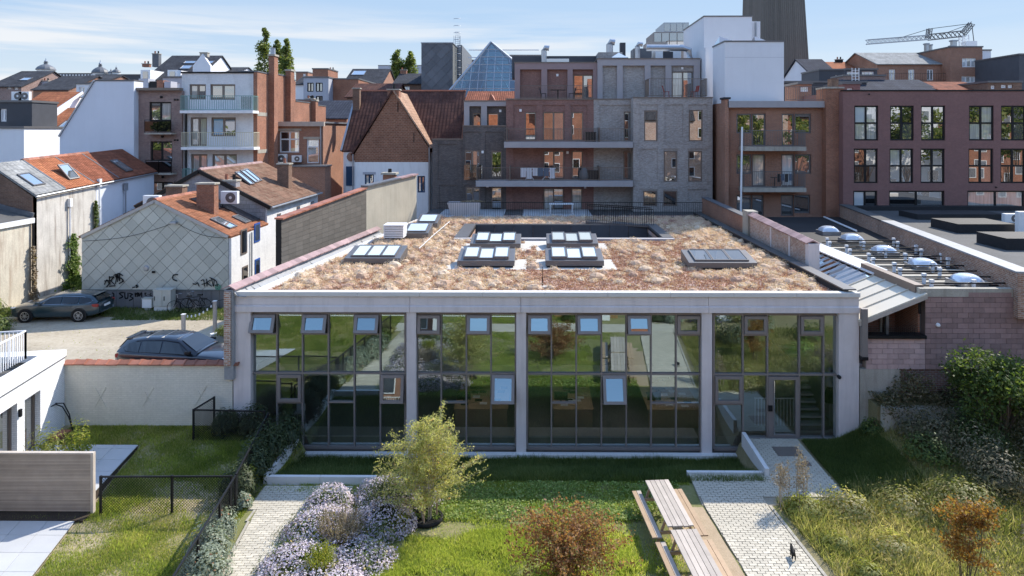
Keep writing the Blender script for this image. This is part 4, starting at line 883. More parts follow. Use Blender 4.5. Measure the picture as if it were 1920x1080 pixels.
# ---- slatted screen
YS = 20.35; xr_ = gnd(171, 969, 0).x
t = thing('slat_screen', 'tall screen of brown wooden slats beside the patio', 'screen', (xr_-2, YS, 0))
for k in range(40):
    o = MB().box(-17.2, xr_-.08, YS, YS+.03, .10+k*.043, .10+k*.043+.036).build('slat', M['wood_screen'], t)
m = MB(); m.box(xr_-.078, xr_, YS-.02, YS+.10, .05, 1.86); m.box(-17.2, xr_-.08, YS-.02, YS+.10, 1.822, 1.86); m.build('frame', M['wood_grey'], t)
box_part('backing', M['metal_brown'], t, -17.2, xr_-.082, YS+.045, YS+.06, .08, 1.82)
struct(MB().box(-17.3, xr_-.05, YS-.42, YS+.2, -.05, float(gz(-14, 20.3))+.05).build('planting_strip', M['soil']))
# ---- patio slabs on both sides of the screen
def patio(name, edge, y0, y1, x0, s, zo):
    b = MB(); o = None; Z = float(gz(-15, (y0+y1)/2))
    par = MB().prism([(x0, y0, -.2), (edge(y0)-.02, y0, -.2), (edge(y1)-.02, y1, -.2), (x0, y1, -.2)], (0, 0, .2+zo-.03)).build('patio', M['soil']); struct(par)
    y = y0
    while y < y1-.05:
        xe = edge(y+s/2); x = xe
        yb = min(y+s, y1)
        while x > x0:
            xa = max(x-s*1.0, x0); o = MB().add([(xa+.006+(edge(y)-xe), y+.006, zo-.028), (x-.006+(edge(y)-xe), y+.006, zo-.028), (x-.006+(edge(yb)-xe), yb-.006, zo-.028), (xa+.006+(edge(yb)-xe), yb-.006, zo-.028), (xa+.006+(edge(y)-xe), y+.006, zo), (x-.006+(edge(y)-xe), y+.006, zo), (x-.006+(edge(yb)-xe), yb-.006, zo), (xa+.006+(edge(yb)-xe), yb-.006, zo)],
                [(3,2,1,0),(4,5,6,7),(0,1,5,4),(1,2,6,5),(2,3,7,6),(3,0,4,7)]).build('patio_slab', M['patio_slab'], par); x = xa
            if xa <= x0: break
        y = yb
    return par
pe1, pe2 = gnd(259, 835, .38), gnd(205, 893, .38); pk = (pe1.x-pe2.x)/(pe1.y-pe2.y)
patio('p1', lambda y: pe2.x+(y-pe2.y)*pk, 20.56, pe1.y, -17.3, .8, .40)
qe1, qe2 = gnd(132, 988, .06), gnd(60, 1080, .06); qk = (qe1.x-qe2.x)/(qe1.y-qe2.y)
patio('p2', lambda y: qe2.x+(y-qe2.y)*qk, 16.0, 19.9, -17.3, .8, .07)
# ---- asters: mounds of dark leaves topped by pale flowers
def aster(c, r, h, label, seed, mt='petal_lilac', nf=5600, cat='aster', grp='flowering asters along the block path'):
    t = thing('aster_bush', label, cat, (c[0], c[1], 0), group=grp)
    z0 = float(gz(*c)); P, d = dome(int(1500*r), (c[0], c[1], z0), (r, r*.95, h), seed, .5, .05, 7); leafcloud('foliage', P, .05, 'leaf_green', t, seed=seed, asp=.35)
    P, d = dome(int(nf*r*r), (c[0], c[1], z0), (r*1.02, r*.97, h*1.03), seed, .90, .12, 7); g = np.random.default_rng(seed)
    v = np.sin(P[:, 0]*6+seed)*np.cos(P[:, 1]*7)+.5*np.sin(P[:, 2]*13); k = g.random(len(P)) < .74+.3*v; P, d = P[k], d[k]
    P = P+g.normal(0, .045, P.shape)
    leafcloud('flowers', P, .026, mt, t, tint=np.clip(.45+g.normal(0, .25, len(P)), 0, 1), seed=seed+1, up=.6, asp=.9, N=d*.9)
    return t
A_ = [((-4.75, 21.1), .85, .75, 'aster mound nearest the sunken grass, beside the feathery tree'), ((-6.35, 20.75), .75, .70, 'pale lilac aster mound at the top of the block path'),
      ((-4.55, 19.6), .9, .85, 'large lilac aster mound spilling toward the tree pot'), ((-6.3, 19.35), 1.0, .85, 'broad pale aster mound at the edge of the block path'),
      ((-4.75, 18.0), .95, .8, 'dense lilac aster mound beside the bright lawn'), ((-6.35, 17.8), .95, .8, 'dense pale aster mound low beside the block path'),
      ((-5.2, 16.9), .9, .75, 'aster mound with bluish flowers below the others, beside the dry seed heads'), ((-3.55, 21.0), .5, .55, 'small bluish aster clump behind the feathery tree'),
      ((-6.2, 16.2), .9, .7, 'aster mound at the lower end of the bed')]
for i, (c, r, h, l) in enumerate(A_): aster(c, r*1.08, h*.82, l, 40+i*3)
def spiky(c, r, h, label, seed, mt='leaf_dry', cat='grass clump', n=420, name='seed_head_plant', grp=None, wid=.02):
    t = thing(name, label, cat, (c[0], c[1], float(gz(*c))), group=grp); g = np.random.default_rng(seed); z0 = float(gz(*c))
    a = g.random(n)*2*np.pi; rr = r*np.sqrt(g.random(n)); top = np.stack([c[0]+rr*np.cos(a), c[1]+rr*np.sin(a), z0+h*(.5+.5*g.random(n))], -1); b = np.stack([c[0]+rr*.25*np.cos(a), c[1]+rr*.25*np.sin(a), np.full(n, z0)], -1)
    w = np.stack([-np.sin(a), np.cos(a), 0*a], -1)*wid/2; V = np.stack([b-w, b+w, top+w*.5, top-w*.5], 1).reshape(-1, 3)
    np_mesh('stems', V, np.arange(n*4).reshape(-1, 4), M[mt], t, tint=g.random(n)); P = np.repeat(top, 5, 0)+g.normal(0, .035, (n*5, 3)); leafcloud('seed_heads', P, .022, mt, t, seed=seed, asp=.5); return t
spiky((-4.45, 20.45), .7, .85, 'dark green spiky clump between two aster mounds by the feathery tree', 71, 'leaf_dark', 'spiky plant')
spiky((-5.35, 18.75), .65, .95, 'brownish stalky clump in the middle of the aster bed', 72, 'leaf_dry')
spiky((-5.45, 17.25), .4, .9, 'straw coloured seed head clump low in the aster bed', 73, 'leaf_yellow')
# ---- feathery young tree in a black sack
def young_tree(c, H, label, name, mt, rx, bark, seed, nl=5200, ls=.04, low=.25, stem_n=9, cat='tree', asp=.3, sag=.0, shape=.8):
    z0 = float(gz(*c)); t = thing(name, label, cat, (c[0], c[1], z0)); g = np.random.default_rng(seed); m = MB(); tips = []
    for k in range(stem_n):
        a = 2*math.pi*k/stem_n+g.normal(0, .3); top = Vector((c[0]+math.cos(a)*rx*.40*g.random(), c[1]+math.sin(a)*rx*.40*g.random(), z0+H*(.70+.28*g.random())))
        b = Vector((c[0]+math.cos(a)*.12, c[1]+math.sin(a)*.12, z0)); m.tube([b, b.lerp(top, .5)+Vector((g.normal(0, .07), g.normal(0, .07), 0)), top], .016, 5, r1=.004); tips.append((b, top))
    tw = MB(); P = []
    for b, top in tips:
        for j in range(13):
            f = low+(1-low)*g.random(); p = b.lerp(top, f); a = g.random()*2*math.pi; ln = rx*(1.25-f*shape)*(.5+.5*g.random()); q = p+Vector((math.cos(a)*ln, math.sin(a)*ln, ln*(.45-sag)+g.normal(0, .08)))
            tw.tube([p, p.lerp(q, .55)+Vector((0, 0, .06)), q], .006, 3, r1=.002); n = int(nl/(stem_n*13)); u = g.random(n)**.7
            for uu in u: w = p.lerp(q, float(uu)); P.append((w.x+g.normal(0, .055), w.y+g.normal(0, .055), w.z+g.normal(0, .055)+.05*math.sin(uu*3)))
    m.build('trunk', M[bark], t); tw.build('twigs', M[bark], t)
    leafcloud('crown', np.array(P), ls, mt, t, seed=seed, asp=asp, up=.1); return t
a = gnd(800, 975, 0)
young_tree((a.x, a.y), 3.25, 'feathery pale green young tree with many stems in a black sack', 'young_tree', 'leaf_willow', 1.75, 'bark_pale', 81, nl=15000, ls=.044, low=.15, stem_n=13)
t = thing('plant_sack', 'black fabric planting sack around the foot of the feathery tree', 'planter', (a.x, a.y, 0))
MB().lathe([(.46, 0), (.50, .07), (.47, .12), (.41, .11), (.38, .05), (.0, .05)], (a.x, a.y, 0), 20).build('sack', M['sack_black'], t, smooth=True)
for k in range(3):
    q = 2.1*k+.4; MB().beam((a.x+.3*math.cos(q), a.y+.3*math.sin(q), .08), (a.x+.32*math.cos(q), a.y+.32*math.sin(q), .75), .045, .045).build('stake', M['wood_tan'], t)
# ---- shrubs
def shrub(c, r, h, label, seed, mt, n=1700, ls=.05, cat='shrub', grp=None, asp=.5, name='shrub', z=None, hollow=.35, stem='bark'):
    z0 = float(gz(*c)) if z is None else z; t = thing(name, label, cat, (c[0], c[1], z0), group=grp); P, d = dome(n, (c[0], c[1], z0+h*.25), (r, r, h*.78), seed, hollow, -.3, 9)
    P = P+np.random.default_rng(seed).normal(0, r*.09, P.shape); P[:, 2] = np.maximum(P[:, 2], z0+.02)
    leafcloud('foliage', P, ls, mt, t, seed=seed, asp=asp); g = np.random.default_rng(seed+5)
    stems('stems', (c[0], c[1], z0), [(c[0]+g.normal(0, r*.45), c[1]+g.normal(0, r*.45), z0+h*(.5+.4*g.random())) for _ in range(7)], .014, stem, t, seed); return t
a = gnd(1058, 1090, 0); young_tree((a.x, a.y), 1.75, 'rust red leaved bush standing on the bright lawn', 'rust_bush', 'leaf_rust', 1.65, 'bark', 83, nl=9500, ls=.038, low=.05, stem_n=14, cat='bush', asp=.55, shape=.75)
a = gnd(1765, 1110, .3); young_tree((10.9, 17.4), 2.15, 'slender sapling with orange autumn leaves among the wild plants', 'autumn_sapling', 'leaf_orange', .95, 'bark', 84, nl=3300, ls=.042, low=.25, stem_n=6, asp=.5)
SB = [((-9.35, 21.35), .55, 1.0, 'dark evergreen shrub by the fence, level with the kerb wall', 'leaf_dark'), ((-9.3, 22.5), .6, 1.25, 'tall dark shrub between the fence and the white retaining wall', 'leaf_dark'), ((-9.25, 23.6), .6, 1.35, 'bushy dark shrub near the corner of the glass front', 'leaf_dark'),
      ((-9.05, 24.8), .5, 1.2, 'dark shrub against the first concrete column', 'leaf_dark'), ((-10.4, 25.0), .55, 1.0, 'dark shrub inside the fenced corner below the cream wall', 'leaf_dark'), ((-11.4, 25.05), .5, .9, 'small dark shrub at the closed end of the fenced corner', 'leaf_dark')]
for i, (c, r, h, l, mt) in enumerate(SB): shrub(c, r, h, l, 100+i, mt, 2300, .055, grp='dark shrubs beside the mesh fence', asp=.35)
SV = [((-8.95, 19.2), .45, .75, 'silvery bush with reddish tips beside the block path'), ((-8.75, 18.2), .55, .9, 'silvery bush by the fence where the paving edge begins'), ((-8.45, 17.2), .6, .95, 'large silvery bush over the paving edge'), ((-8.3, 16.1), .6, .9, 'silvery bush at the lower end of the fence')]
for i, (c, r, h, l) in enumerate(SV): shrub(c, r, h, l, 120+i, 'leaf_silver', 2500, .042, grp='silvery bushes along the fence', asp=.6)
shrub((-9.25, 22.05), .25, .9, 'small pale flowering shrub at the gap in the fence', 130, 'leaf_yellow', 420, .05, 'shrub'); shrub((-8.95, 20.75), .3, .45, 'low pinkish shrub beside the fence corner post', 131, 'leaf_silver', 500, .05)
shrub((-16.1, 22.3), .55, 1.55, 'young rose bush on the patio nearest the white house', 132, 'leaf_bright', 800, .055, 'rose bush', 'rose bushes on the patio', hollow=.2, z=.35); shrub((-15.35, 22.7), .55, 1.5, 'young rose bush on the patio with yellow green leaves', 133, 'leaf_yellow', 700, .055, 'rose bush', 'rose bushes on the patio', hollow=.2, z=.35)
# ---- wild bank
def m_wild(x, y): return np.where((x < 7.45+(21-y)*.09*np.where(y < 21, 1, 0)), 0, 1)*np.where((y > 21.25) & (x < 9.9), 0, 1)*np.where((x < 12.3) & (y > 22.2), 0, 1)
blades('wild_grass', 150000, (7.3, 21, 12.8, 25), .16, .013, 'weeds', 31, m_wild, lean=1.2)
blades('wild_weeds', 45000, (7.3, 21, 12.8, 25), .38, .012, 'weeds', 32, lambda x, y: m_wild(x, y)*bare(x*.8, y*.9), lean=1.0)
WB = [((8.1, 20.6), .7, .5, 'low bright weed clump at the corner of the path', 'leaf_bright'), ((9.4, 20.7), .9, .65, 'straw flecked weed clump facing the entrance ramp', 'weeds'), ((11.0, 20.6), 1.0, .8, 'tangled weed clump behind the orange sapling', 'weeds'), ((12.6, 20.2), 1.0, .9, 'grassy weed clump at the foot of the shaded bank', 'weeds'),
      ((8.35, 18.9), .5, .4, 'low leafy weed by the path, level with the picnic tables', 'leaf_bright'), ((8.55, 17.6), .5, .4, 'low leafy weed beside the cat', 'leaf_bright'), ((9.7, 18.6), .8, .45, 'dry weed clump in the open wild patch', 'weeds'), ((14.2, 18.6), 1.0, .9, 'brown seed bearing clump beside the bank', 'leaf_dry'),
      ((13.4, 17.0), .9, .6, 'pale green weed clump below the bank', 'clover'), ((12.9, 22.6), .8, .8, 'shaded bramble at the garden wall', 'leaf_green'), ((14.3, 22.2), 1.1, 1.3, 'shaded bramble thicket on the bank, middle one', 'leaf_bramble'), ((16.2, 21.6), 1.3, 1.5, 'shaded bramble thicket below the big bush', 'leaf_bramble'),
      ((15.3, 20.0), 1.1, 1.2, 'brown dry thicket in the shade of the bank', 'leaf_dry'), ((17.3, 19.3), 1.2, 1.2, 'brown dry thicket at the edge of the light', 'leaf_dry'), ((13.3, 24.0), .7, .9, 'grey brown bramble against the old retaining wall', 'leaf_bramble'), ((15.2, 24.0), .9, 1.5, 'dark creeper heap hanging over the old retaining wall', 'leaf_dark'), ((17.2, 24.2), 1.1, 1.6, 'dark creeper heap beside the big bush', 'leaf_bramble'),
      ((12.25, 25.0), .4, .5, 'small leafy plant at the foot of the end column', 'leaf_green')]
for i, (c, r, h, l, mt) in enumerate(WB): shrub(c, r, h*(.72 if c[1] < 21 else 1), l, 150+i, mt, int(1700*r), .055, 'wild plant', 'wild plants on the overgrown bank', asp=.4, name='wild_plant', hollow=.3)
for (x, y), H_, l, sd_ in (((7.5, 20.9), 1.45, 'dry feathery plume plant at the bend of the paved path', 170), ((8.15, 21.1), 1.7, 'taller dry feathery plume plant beside the entrance ramp', 171), ((14.6, 19.8), 1.5, 'dry plume plant standing in the shaded bank', 172), ((16.8, 18.3), 1.6, 'dry plume plant at the sunlit edge of the bank', 173)):
    young_tree((x, y), H_, l, 'plume_plant', 'leaf_dry', .42, 'bark_pale', sd_, nl=1100, ls=.028, low=.35, stem_n=5, cat='plume plant', asp=.35, shape=.9)['group'] = 'dry plume plants'
# big bush beside the block wall
def bigbush(c, z0, r, label, seed, mt, n, ls, name='tree', cat='tree'):
    t = thing(name, label, cat, (c[0], c[1], z0)); g = np.random.default_rng(seed); Ps = []; m = MB()
    for k in range(26):
        d = g.normal(0, 1, 3); d[2] = abs(d[2])*.9; d /= np.linalg.norm(d); cc = np.array([c[0], c[1], z0+r[2]*.45])+d*np.array(r)*(.35+.5*g.random()); rr = (.28+.25*g.random())*min(r)
        P, _ = dome(n//26, cc, (rr*1.2, rr*1.2, rr*.7), seed+k, .3, -.6, 4); Ps.append(P); m.tube([(c[0]+g.normal(0, .1), c[1]+g.normal(0, .1), z0-.3), tuple((cc+np.array([c[0], c[1], z0]))/2+g.normal(0, .1, 3)), tuple(cc)], .05, 5, r1=.012)
    m.build('trunk', M['bark'], t); P = np.concatenate(Ps); P = P+g.normal(0, .14, P.shape); leafcloud('crown', P, ls, mt, t, tint=np.clip(.5+g.normal(0, .22, len(P)), 0, 1), seed=seed, asp=.45); return t
bigbush((15.9, 23.6), .9, (2.0, 1.3, 2.5), 'big green bush growing against the mauve block wall', 181, 'leaf_green', 9000, .065)
lowwall('old crumbling concrete retaining wall under the overgrown bank', [(12.5, 24.75), (20, 24.75)], .2, 1.55, .3, 'concrete_old')
struct(MB().box(12.4, 30, 24.9, 26.3, -.5, 1.5).build('upper_bank', M['wild_soil']))
g = np.random.default_rng(9); x = g.uniform(12.4, 21, 11000); y = g.uniform(24.45, 25.9, 11000); b_ = bare(x*1.3, y*.6)
struct(leafcloud('bank_creeper', np.stack([x, y, 1.5+g.random(11000)*(.15+1.0*b_**2)-.5*(y < 24.7)*g.random(11000)], -1), .055, 'leaf_bramble', seed=9), 'stuff')
TH = [((13.6, 23.3), .8, 1.3, 'leaf_bramble', 'brown bramble heap against the old retaining wall, at its cement end'), ((14.9, 22.9), .9, 1.5, 'leaf_green', 'green bramble heap hiding the middle of the old retaining wall'), ((16.8, 22.9), 1.1, 1.9, 'leaf_bramble', 'tall tangled thicket under the big green bush'), ((18.4, 22.5), 1.3, 2.4, 'leaf_bramble', 'tallest brown thicket at the edge of the frame'), ((14.2, 21.0), 1.0, 1.1, 'leaf_bramble', 'olive thicket where the bank meets the wild grass'), ((15.7, 18.9), 1.1, 1.4, 'leaf_bramble', 'dry tangled thicket above the wild grass'), ((17.0, 20.6), 1.3, 1.8, 'leaf_dry', 'pale dry thicket at the edge of the frame'), ((17.6, 24.4), 1.2, 2.6, 'leaf_bright', 'sunlit shoots above the retaining wall beside the big bush')]
for i, (c, r, h, mt, l) in enumerate(TH): shrub(c, r, h, l, 801+i, mt, int(2600*r), .05, 'thicket', 'thickets on the overgrown bank', asp=.35, name='bramble_thicket', hollow=.15)
# ================================================================== building kit
def holed(m, x0, x1, z0, z1, Y, holes, dep, mi=0, rmi=None):
    """front sheet with rectangular openings, each with reveals dep deep"""
    xs = sorted({x0, x1, *[h[0] for h in holes], *[h[2] for h in holes]}); zs = sorted({z0, z1, *[h[1] for h in holes], *[h[3] for h in holes]})
    xs = [x for x in xs if x0-1e-6 <= x <= x1+1e-6]; zs = [z for z in zs if z0-1e-6 <= z <= z1+1e-6]
    for a, b in zip(xs, xs[1:]):
        for c, d in zip(zs, zs[1:]):
            mx, mz = (a+b)/2, (c+d)/2
            if any(h[0] < mx < h[2] and h[1] < mz < h[3] for h in holes): continue
            m.quad((a, Y, c), (b, Y, c), (b, Y, d), (a, Y, d), mi)
    r = mi if rmi is None else rmi
    for a, c, b, d in holes:
        a, b = max(a, x0), min(b, x1); c, d = max(c, z0), min(d, z1); e = Y+dep
        m.quad((a, Y, c), (a, Y, d), (a, e, d), (a, e, c), r); m.quad((b, Y, d), (b, Y, c), (b, e, c), (b, e, d), r)
        m.quad((a, Y, d), (b, Y, d), (b, e, d), (a, e, d), r); m.quad((b, Y, c), (a, Y, c), (a, e, c), (b, e, c), r)
    return m
def wall(name, mat_, par, x0, x1, z0, z1, Y, holes=(), dep=.18, body=6.0, recess=(), rd=.07):
    """a building volume: front with openings (and shallow recessed fields), flanks, top and back"""
    m = MB(); holes = list(holes)
    if recess:
        holed(m, x0, x1, z0, z1, Y, list(recess), rd)
        for r in recess: holed(m, r[0], r[2], r[1], r[3], Y+rd, [h for h in holes if h[0] > r[0]-.01 and h[2] < r[2]+.01 and h[1] > r[1]-.01 and h[3] < r[3]+.01], dep)
    else: holed(m, x0, x1, z0, z1, Y, holes, dep)
    B = Y+body
    m.quad((x1, Y, z0), (x1, B, z0), (x1, B, z1), (x1, Y, z1)); m.quad((x0, B, z0), (x0, Y, z0), (x0, Y, z1), (x0, B, z1)); m.quad((x0, Y, z1), (x1, Y, z1), (x1, B, z1), (x0, B, z1)); m.quad((x1, B, z0), (x0, B, z0), (x0, B, z1), (x1, B, z1))
    return m.build(name, mat_, par)
def window(par, x0, z0, x1, z1, Y, cols=1, rows_=(), frame='metal_anthracite', panes=('pane_dark',), w=.06, name='window', colx=None, fd=.07):
    """frame with bars; every light is a pane of its own"""
    m = MB(); m.box(x0, x1, Y, Y+fd, z1-w, z1); m.box(x0, x1, Y, Y+fd, z0, z0+w); m.box(x0, x0+w, Y, Y+fd, z0+w, z1-w); m.box(x1-w, x1, Y, Y+fd, z0+w, z1-w)
    xs = colx or [x0+(x1-x0)*k/cols for k in range(cols+1)]; zs = [z0]+[z0+(z1-z0)*r for r in rows_]+[z1]
    for x in xs[1:-1]: m.box(x-w*.7, x+w*.7, Y+.004, Y+fd-.004, z0+w, z1-w)
    for k, z in enumerate(zs[1:-1]):
        for a, b in zip(xs, xs[1:]): m.box(a+w*.7, b-w*.7, Y+.006, Y+fd-.006, z-w*.6, z+w*.6)
    f = m.build(name, M[frame], par); i = 0
    for c, d in zip(zs, zs[1:]):
        for a, b in zip(xs, xs[1:]):
            t = rng.normal(0, .004, 2); ym = Y+fd*.6
            MB().add([(a+w*.5, ym-t[0]-t[1], c+w*.5), (b-w*.5, ym+t[0]-t[1], c+w*.5), (b-w*.5, ym+t[0]+t[1], d-w*.5), (a+w*.5, ym-t[0]+t[1], d-w*.5)], [(0, 1, 2, 3)]).build('glass_pane', M[panes[i % len(panes)]], f); i += 1
    return f
def win_px(par, rects, Y, dep=.18, **kw):
    """windows given by photo rectangles on the plane Y; returns the holes"""
    hs = []
    for r in rects:
        o = dict(kw); px = r[:4]
        if len(r) > 4: o.update(r[4])
        h = rect(*px, Y); hs.append(h); window(par, h[0]+.003, h[1]+.003, h[2]-.003, h[3]-.003, Y+dep-.07, **o)
    return hs
def railing(par, x0, x1, z0, h, Y, mt='metal_anthracite', step=.12, bw=.018, ret=0, name='railing'):
    m = MB(); n = max(2, round((x1-x0)/step)); m.box(x0, x1, Y-.02, Y+.02, z0+h-.04, z0+h); m.box(x0, x1, Y-.015, Y+.015, z0+.06, z0+.10)
    for k in range(n+1):
        x = x0+(x1-x0)*k/n; m.box(x-bw/2, x+bw/2, Y-bw/2, Y+bw/2, z0+.10, z0+h-.04)
    if ret:
        for x in (x0, x1):
            m.box(x-.02, x+.02, Y+.021, Y+ret, z0+h-.04, z0+h); q = max(1, round(ret/step))
            for k in range(1, q+1): m.box(x-bw/2, x+bw/2, Y+ret*k/q-bw, Y+ret*k/q, z0+.02, z0+h-.04)
    return m.build(name, M[mt], par)
def chimney(par, x, y, z0, z1, w=.6, d=.6, mt='brick_rust', pots=0, name='chimney', cap='concrete_old'):
    o = MB().box(x-w/2, x+w/2, y-d/2, y+d/2, z0, z1).build(name, M[mt], par)
    MB().box(x-w/2-.06, x+w/2+.06, y-d/2-.06, y+d/2+.06, z1+.002, z1+.1).build('cap', M[cap], o)
    for k in range(pots):
        px_ = x-w/2+w*(k+.5)/pots; MB().lathe([(.11, z1+.102), (.10, z1+.42), (.12, z1+.44)], (px_, y, 0), 8).build('pot', M['tile_clay' if k % 2 == 0 else 'metal_black'], o)
    return o
def ac_unit(x, y, z, label, w=.85, h=.6, face='-y', group=None):
    t = thing('air_conditioner', label, 'air conditioner', (x, y, z), group=group)
    MB().box(x-w/2, x+w/2, y, y+.32, z, z+h).build('casing', M['plastic_white'], t, bevel=.02)
    MB().lathe([(.0, 0), (h*.40, 0), (h*.40, .012), (0, .012)], (x+w*.1, y-.001, z+h/2), 16, ax=(0, -1, 0)).build('fan_grille', M['metal_anthracite'], t)
    MB().lathe([(.0, .013), (h*.12, .013), (h*.11, .025), (0, .025)], (x+w*.1, y, z+h/2), 12, ax=(0, -1, 0)).build('fan_hub', M['plastic_white'], t)
    return t
def roof_window(par, p, ux, uy, w, h, name='roof_window', lift=.08, frame='metal_anthracite', glass_='pane_roof'):
    """p lower corner on a roof plane, ux along the eave, uy up the slope"""
    ux = Vector(ux).normalized(); uy = Vector(uy).normalized(); n = ux.cross(uy).normalized(); n = n if n.z > 0 else -n; p = Vector(p); f = .08
    m = MB()
    for a, b, c, d in ((0, w, 0, f), (0, w, h-f, h), (0, f, f, h-f), (w-f, w, f, h-f)): m.prism([p+ux*a+uy*c, p+ux*b+uy*c, p+ux*b+uy*d, p+ux*a+uy*d], n*lift)
    o = m.build(name, M[frame], par); q = n*lift*.7
    MB().quad(p+ux*f+uy*f+q, p+ux*(w-f)+uy*f+q, p+ux*(w-f)+uy*(h-f)+q, p+ux*f+uy*(h-f)+q).build('glass_pane', M[glass_], o); return o
# ================================================================== the white house at the near corner, cream wall, parking yard
wh = thing('white_house', 'low white brick house with a flat roof terrace and tall windows', 'house', (-17.75, 25.55, .4))
wh.rotation_euler = (0, 0, R(99)); L9 = 9.2
def whl(o): o.parent = wh; return o
m = MB(); hz = 0
hl = [(-2.57, -.05, -1.63, 1.97), (-3.95, -.05, -3.0, 2.05), (-7.4, -.05, -5.0, 2.05)]
holed(m, -L9, 0, -.6, 2.62, 0, hl, .26); m.quad((-L9, 6, -.6), (-L9, 0, -.6), (-L9, 0, 2.62), (-L9, 6, 2.62)); m.quad((0, 0, -.6), (0, 6, -.6), (0, 6, 2.62), (0, 0, 2.62)); whl(m.build('wall', M['brick_white'], None))
m = MB(); m.box(-L9-.05, .05, -.04, .62, 2.63, 2.86); m.box(-.55, .05, .622, 5.5, 2.63, 2.861); m.build('parapet_coping', M['metal_white'], None).parent = wh
whl(MB().box(-L9, -.56, .63, 5.9, 2.0, 2.45).build('roof_terrace', M['bitumen_grey'], None)); whl(MB().box(-L9-.052, .052, -.046, -.03, 2.60, 2.628).build('drip_edge', M['metal_anthracite'], None))
for a, c, b, d in hl:
    f = MB(); f.box(a, b, .17, .24, d-.07, d); f.box(a, b, .17, .24, c, c+.07); f.box(a, a+.07, .17, .24, c+.07, d-.07); f.box(b-.07, b, .17, .24, c+.07, d-.07)
    f = whl(f.build('window', M['metal_brown'], None)); g = MB().quad((a+.06, .22, c+.06), (b-.06, .22, c+.06), (b-.06, .22, d-.06), (a+.06, .22, d-.06)).build('glass_pane', M['pane_mid']); g.parent = f
o = whl(MB().box(-2.95, -2.85, -.08, -.002, 1.55, 1.80).build('wall_lamp', M['metal_black']))
rl = thing('terrace_railing', 'white bar railing round the roof terrace of the white house', 'railing', (-18.45, 24.5, 3.25))
m = MB(); ra, rb, rc_ = Vector((-18.48, 24.55, 3.27)), Vector((-17.2, 16.6, 3.27)), Vector((-23, 23.6, 3.27))
for p, q in ((ra, rb), (ra, rc_)):
    L_ = (q-p).length; n = int(L_/.13); m.beam(p+Vector((0, 0, 1.0)), q+Vector((0, 0, 1.0)), .045, .045)
    for k in range(n): c = p.lerp(q, k/n); m.beam(c, c+Vector((0, 0, .98)), .05 if k % 12 == 0 else .022, .05 if k % 12 == 0 else .022)
m.build('bars', M['metal_white'], rl)
shrub((-19.6, 24.1), .45, .8, 'potted plant behind the white terrace railing', 201, 'leaf_green', 400, .05, 'plant', z=2.9)
hp = thing('garden_hoop', 'bent black tube frame leaning on the white house wall', 'frame', (-17.2, 25.1, .45))
m = MB(); m.tube([(-17.05, 25.0, .42), (-17.25, 25.05, .95), (-17.45, 25.0, 1.35), (-17.6, 24.85, 1.5), (-17.62, 24.5, 1.5), (-17.58, 24.35, 1.42)], .022, 6); m.tube([(-17.25, 25.25, .42), (-17.4, 25.3, .95), (-17.55, 25.2, 1.4), (-17.6, 24.86, 1.53)], .022, 6); m.build('tube', M['metal_black'], hp)
t = thing('planter_trough', 'small rusty planter trough in the shaded corner of the lawn', 'planter', (-17.2, 24.7, .4)); m = MB(); m.prism([(-17.35, 24.2, .42), (-17.05, 24.2, .42), (-16.98, 24.2, .62), (-17.42, 24.2, .62)], (.05, .55, 0)); m.build('trough', M['tile_clay'], t)
cw = thing('cream_wall', 'long cream painted brick garden wall capped with clay tiles', 'wall', (-14.5, 25.7, .3))
CX0, CX1 = -17.82, xl-.03
MB().box(CX0, CX1-.0, 25.58, 25.86, .1, 2.70).build('wall_body', M['brick_cream'], cw)
n = 16; tw = (CX1+.25-CX0)/n; me = None
for k in range(n):
    if me is None:
        q = MB(); q.prism([(-tw/2, -.24, -.03), (-tw/2, -.24, .01), (-tw/2, 0, .11), (-tw/2, .24, .01), (-tw/2, .24, -.03), (-tw/2, 0, .06)], (tw-.01, 0, 0)); q.prism([(tw/2-.07, -.255, -.03), (tw/2-.07, -.255, .025), (tw/2-.07, 0, .135), (tw/2-.07, .255, .025), (tw/2-.07, .255, -.03), (tw/2-.07, 0, .1)], (.075, 0, 0))
        o = q.build('coping_tile', M['tile_clay']); me = o.data
    else: o = bpy.data.objects.new('coping_tile', me); COL.objects.link(o)
    o.location = (CX0+tw*(k+.5)+.02, 25.72, 2.735+rng.normal(0, .004)); o.rotation_euler = (0, rng.normal(0, .012), 0); attach(o, cw)
for px, py, sg in ((188, 745, 1), (277, 745, .6), (376, 742, .8)):
    c = at(px, py, 25.57); m = MB()
    for a_, l in ((60, .42), (120, .42 if sg == 1 else .22)): m.beam(c+Vector((math.cos(R(a_))*l, 0, math.sin(R(a_))*l)), c-Vector((math.cos(R(a_))*l, 0, math.sin(R(a_))*l)), .03, .025, up=(0, 1, 0))
    m.build('wall_anchor', M['brick_cream'], cw)
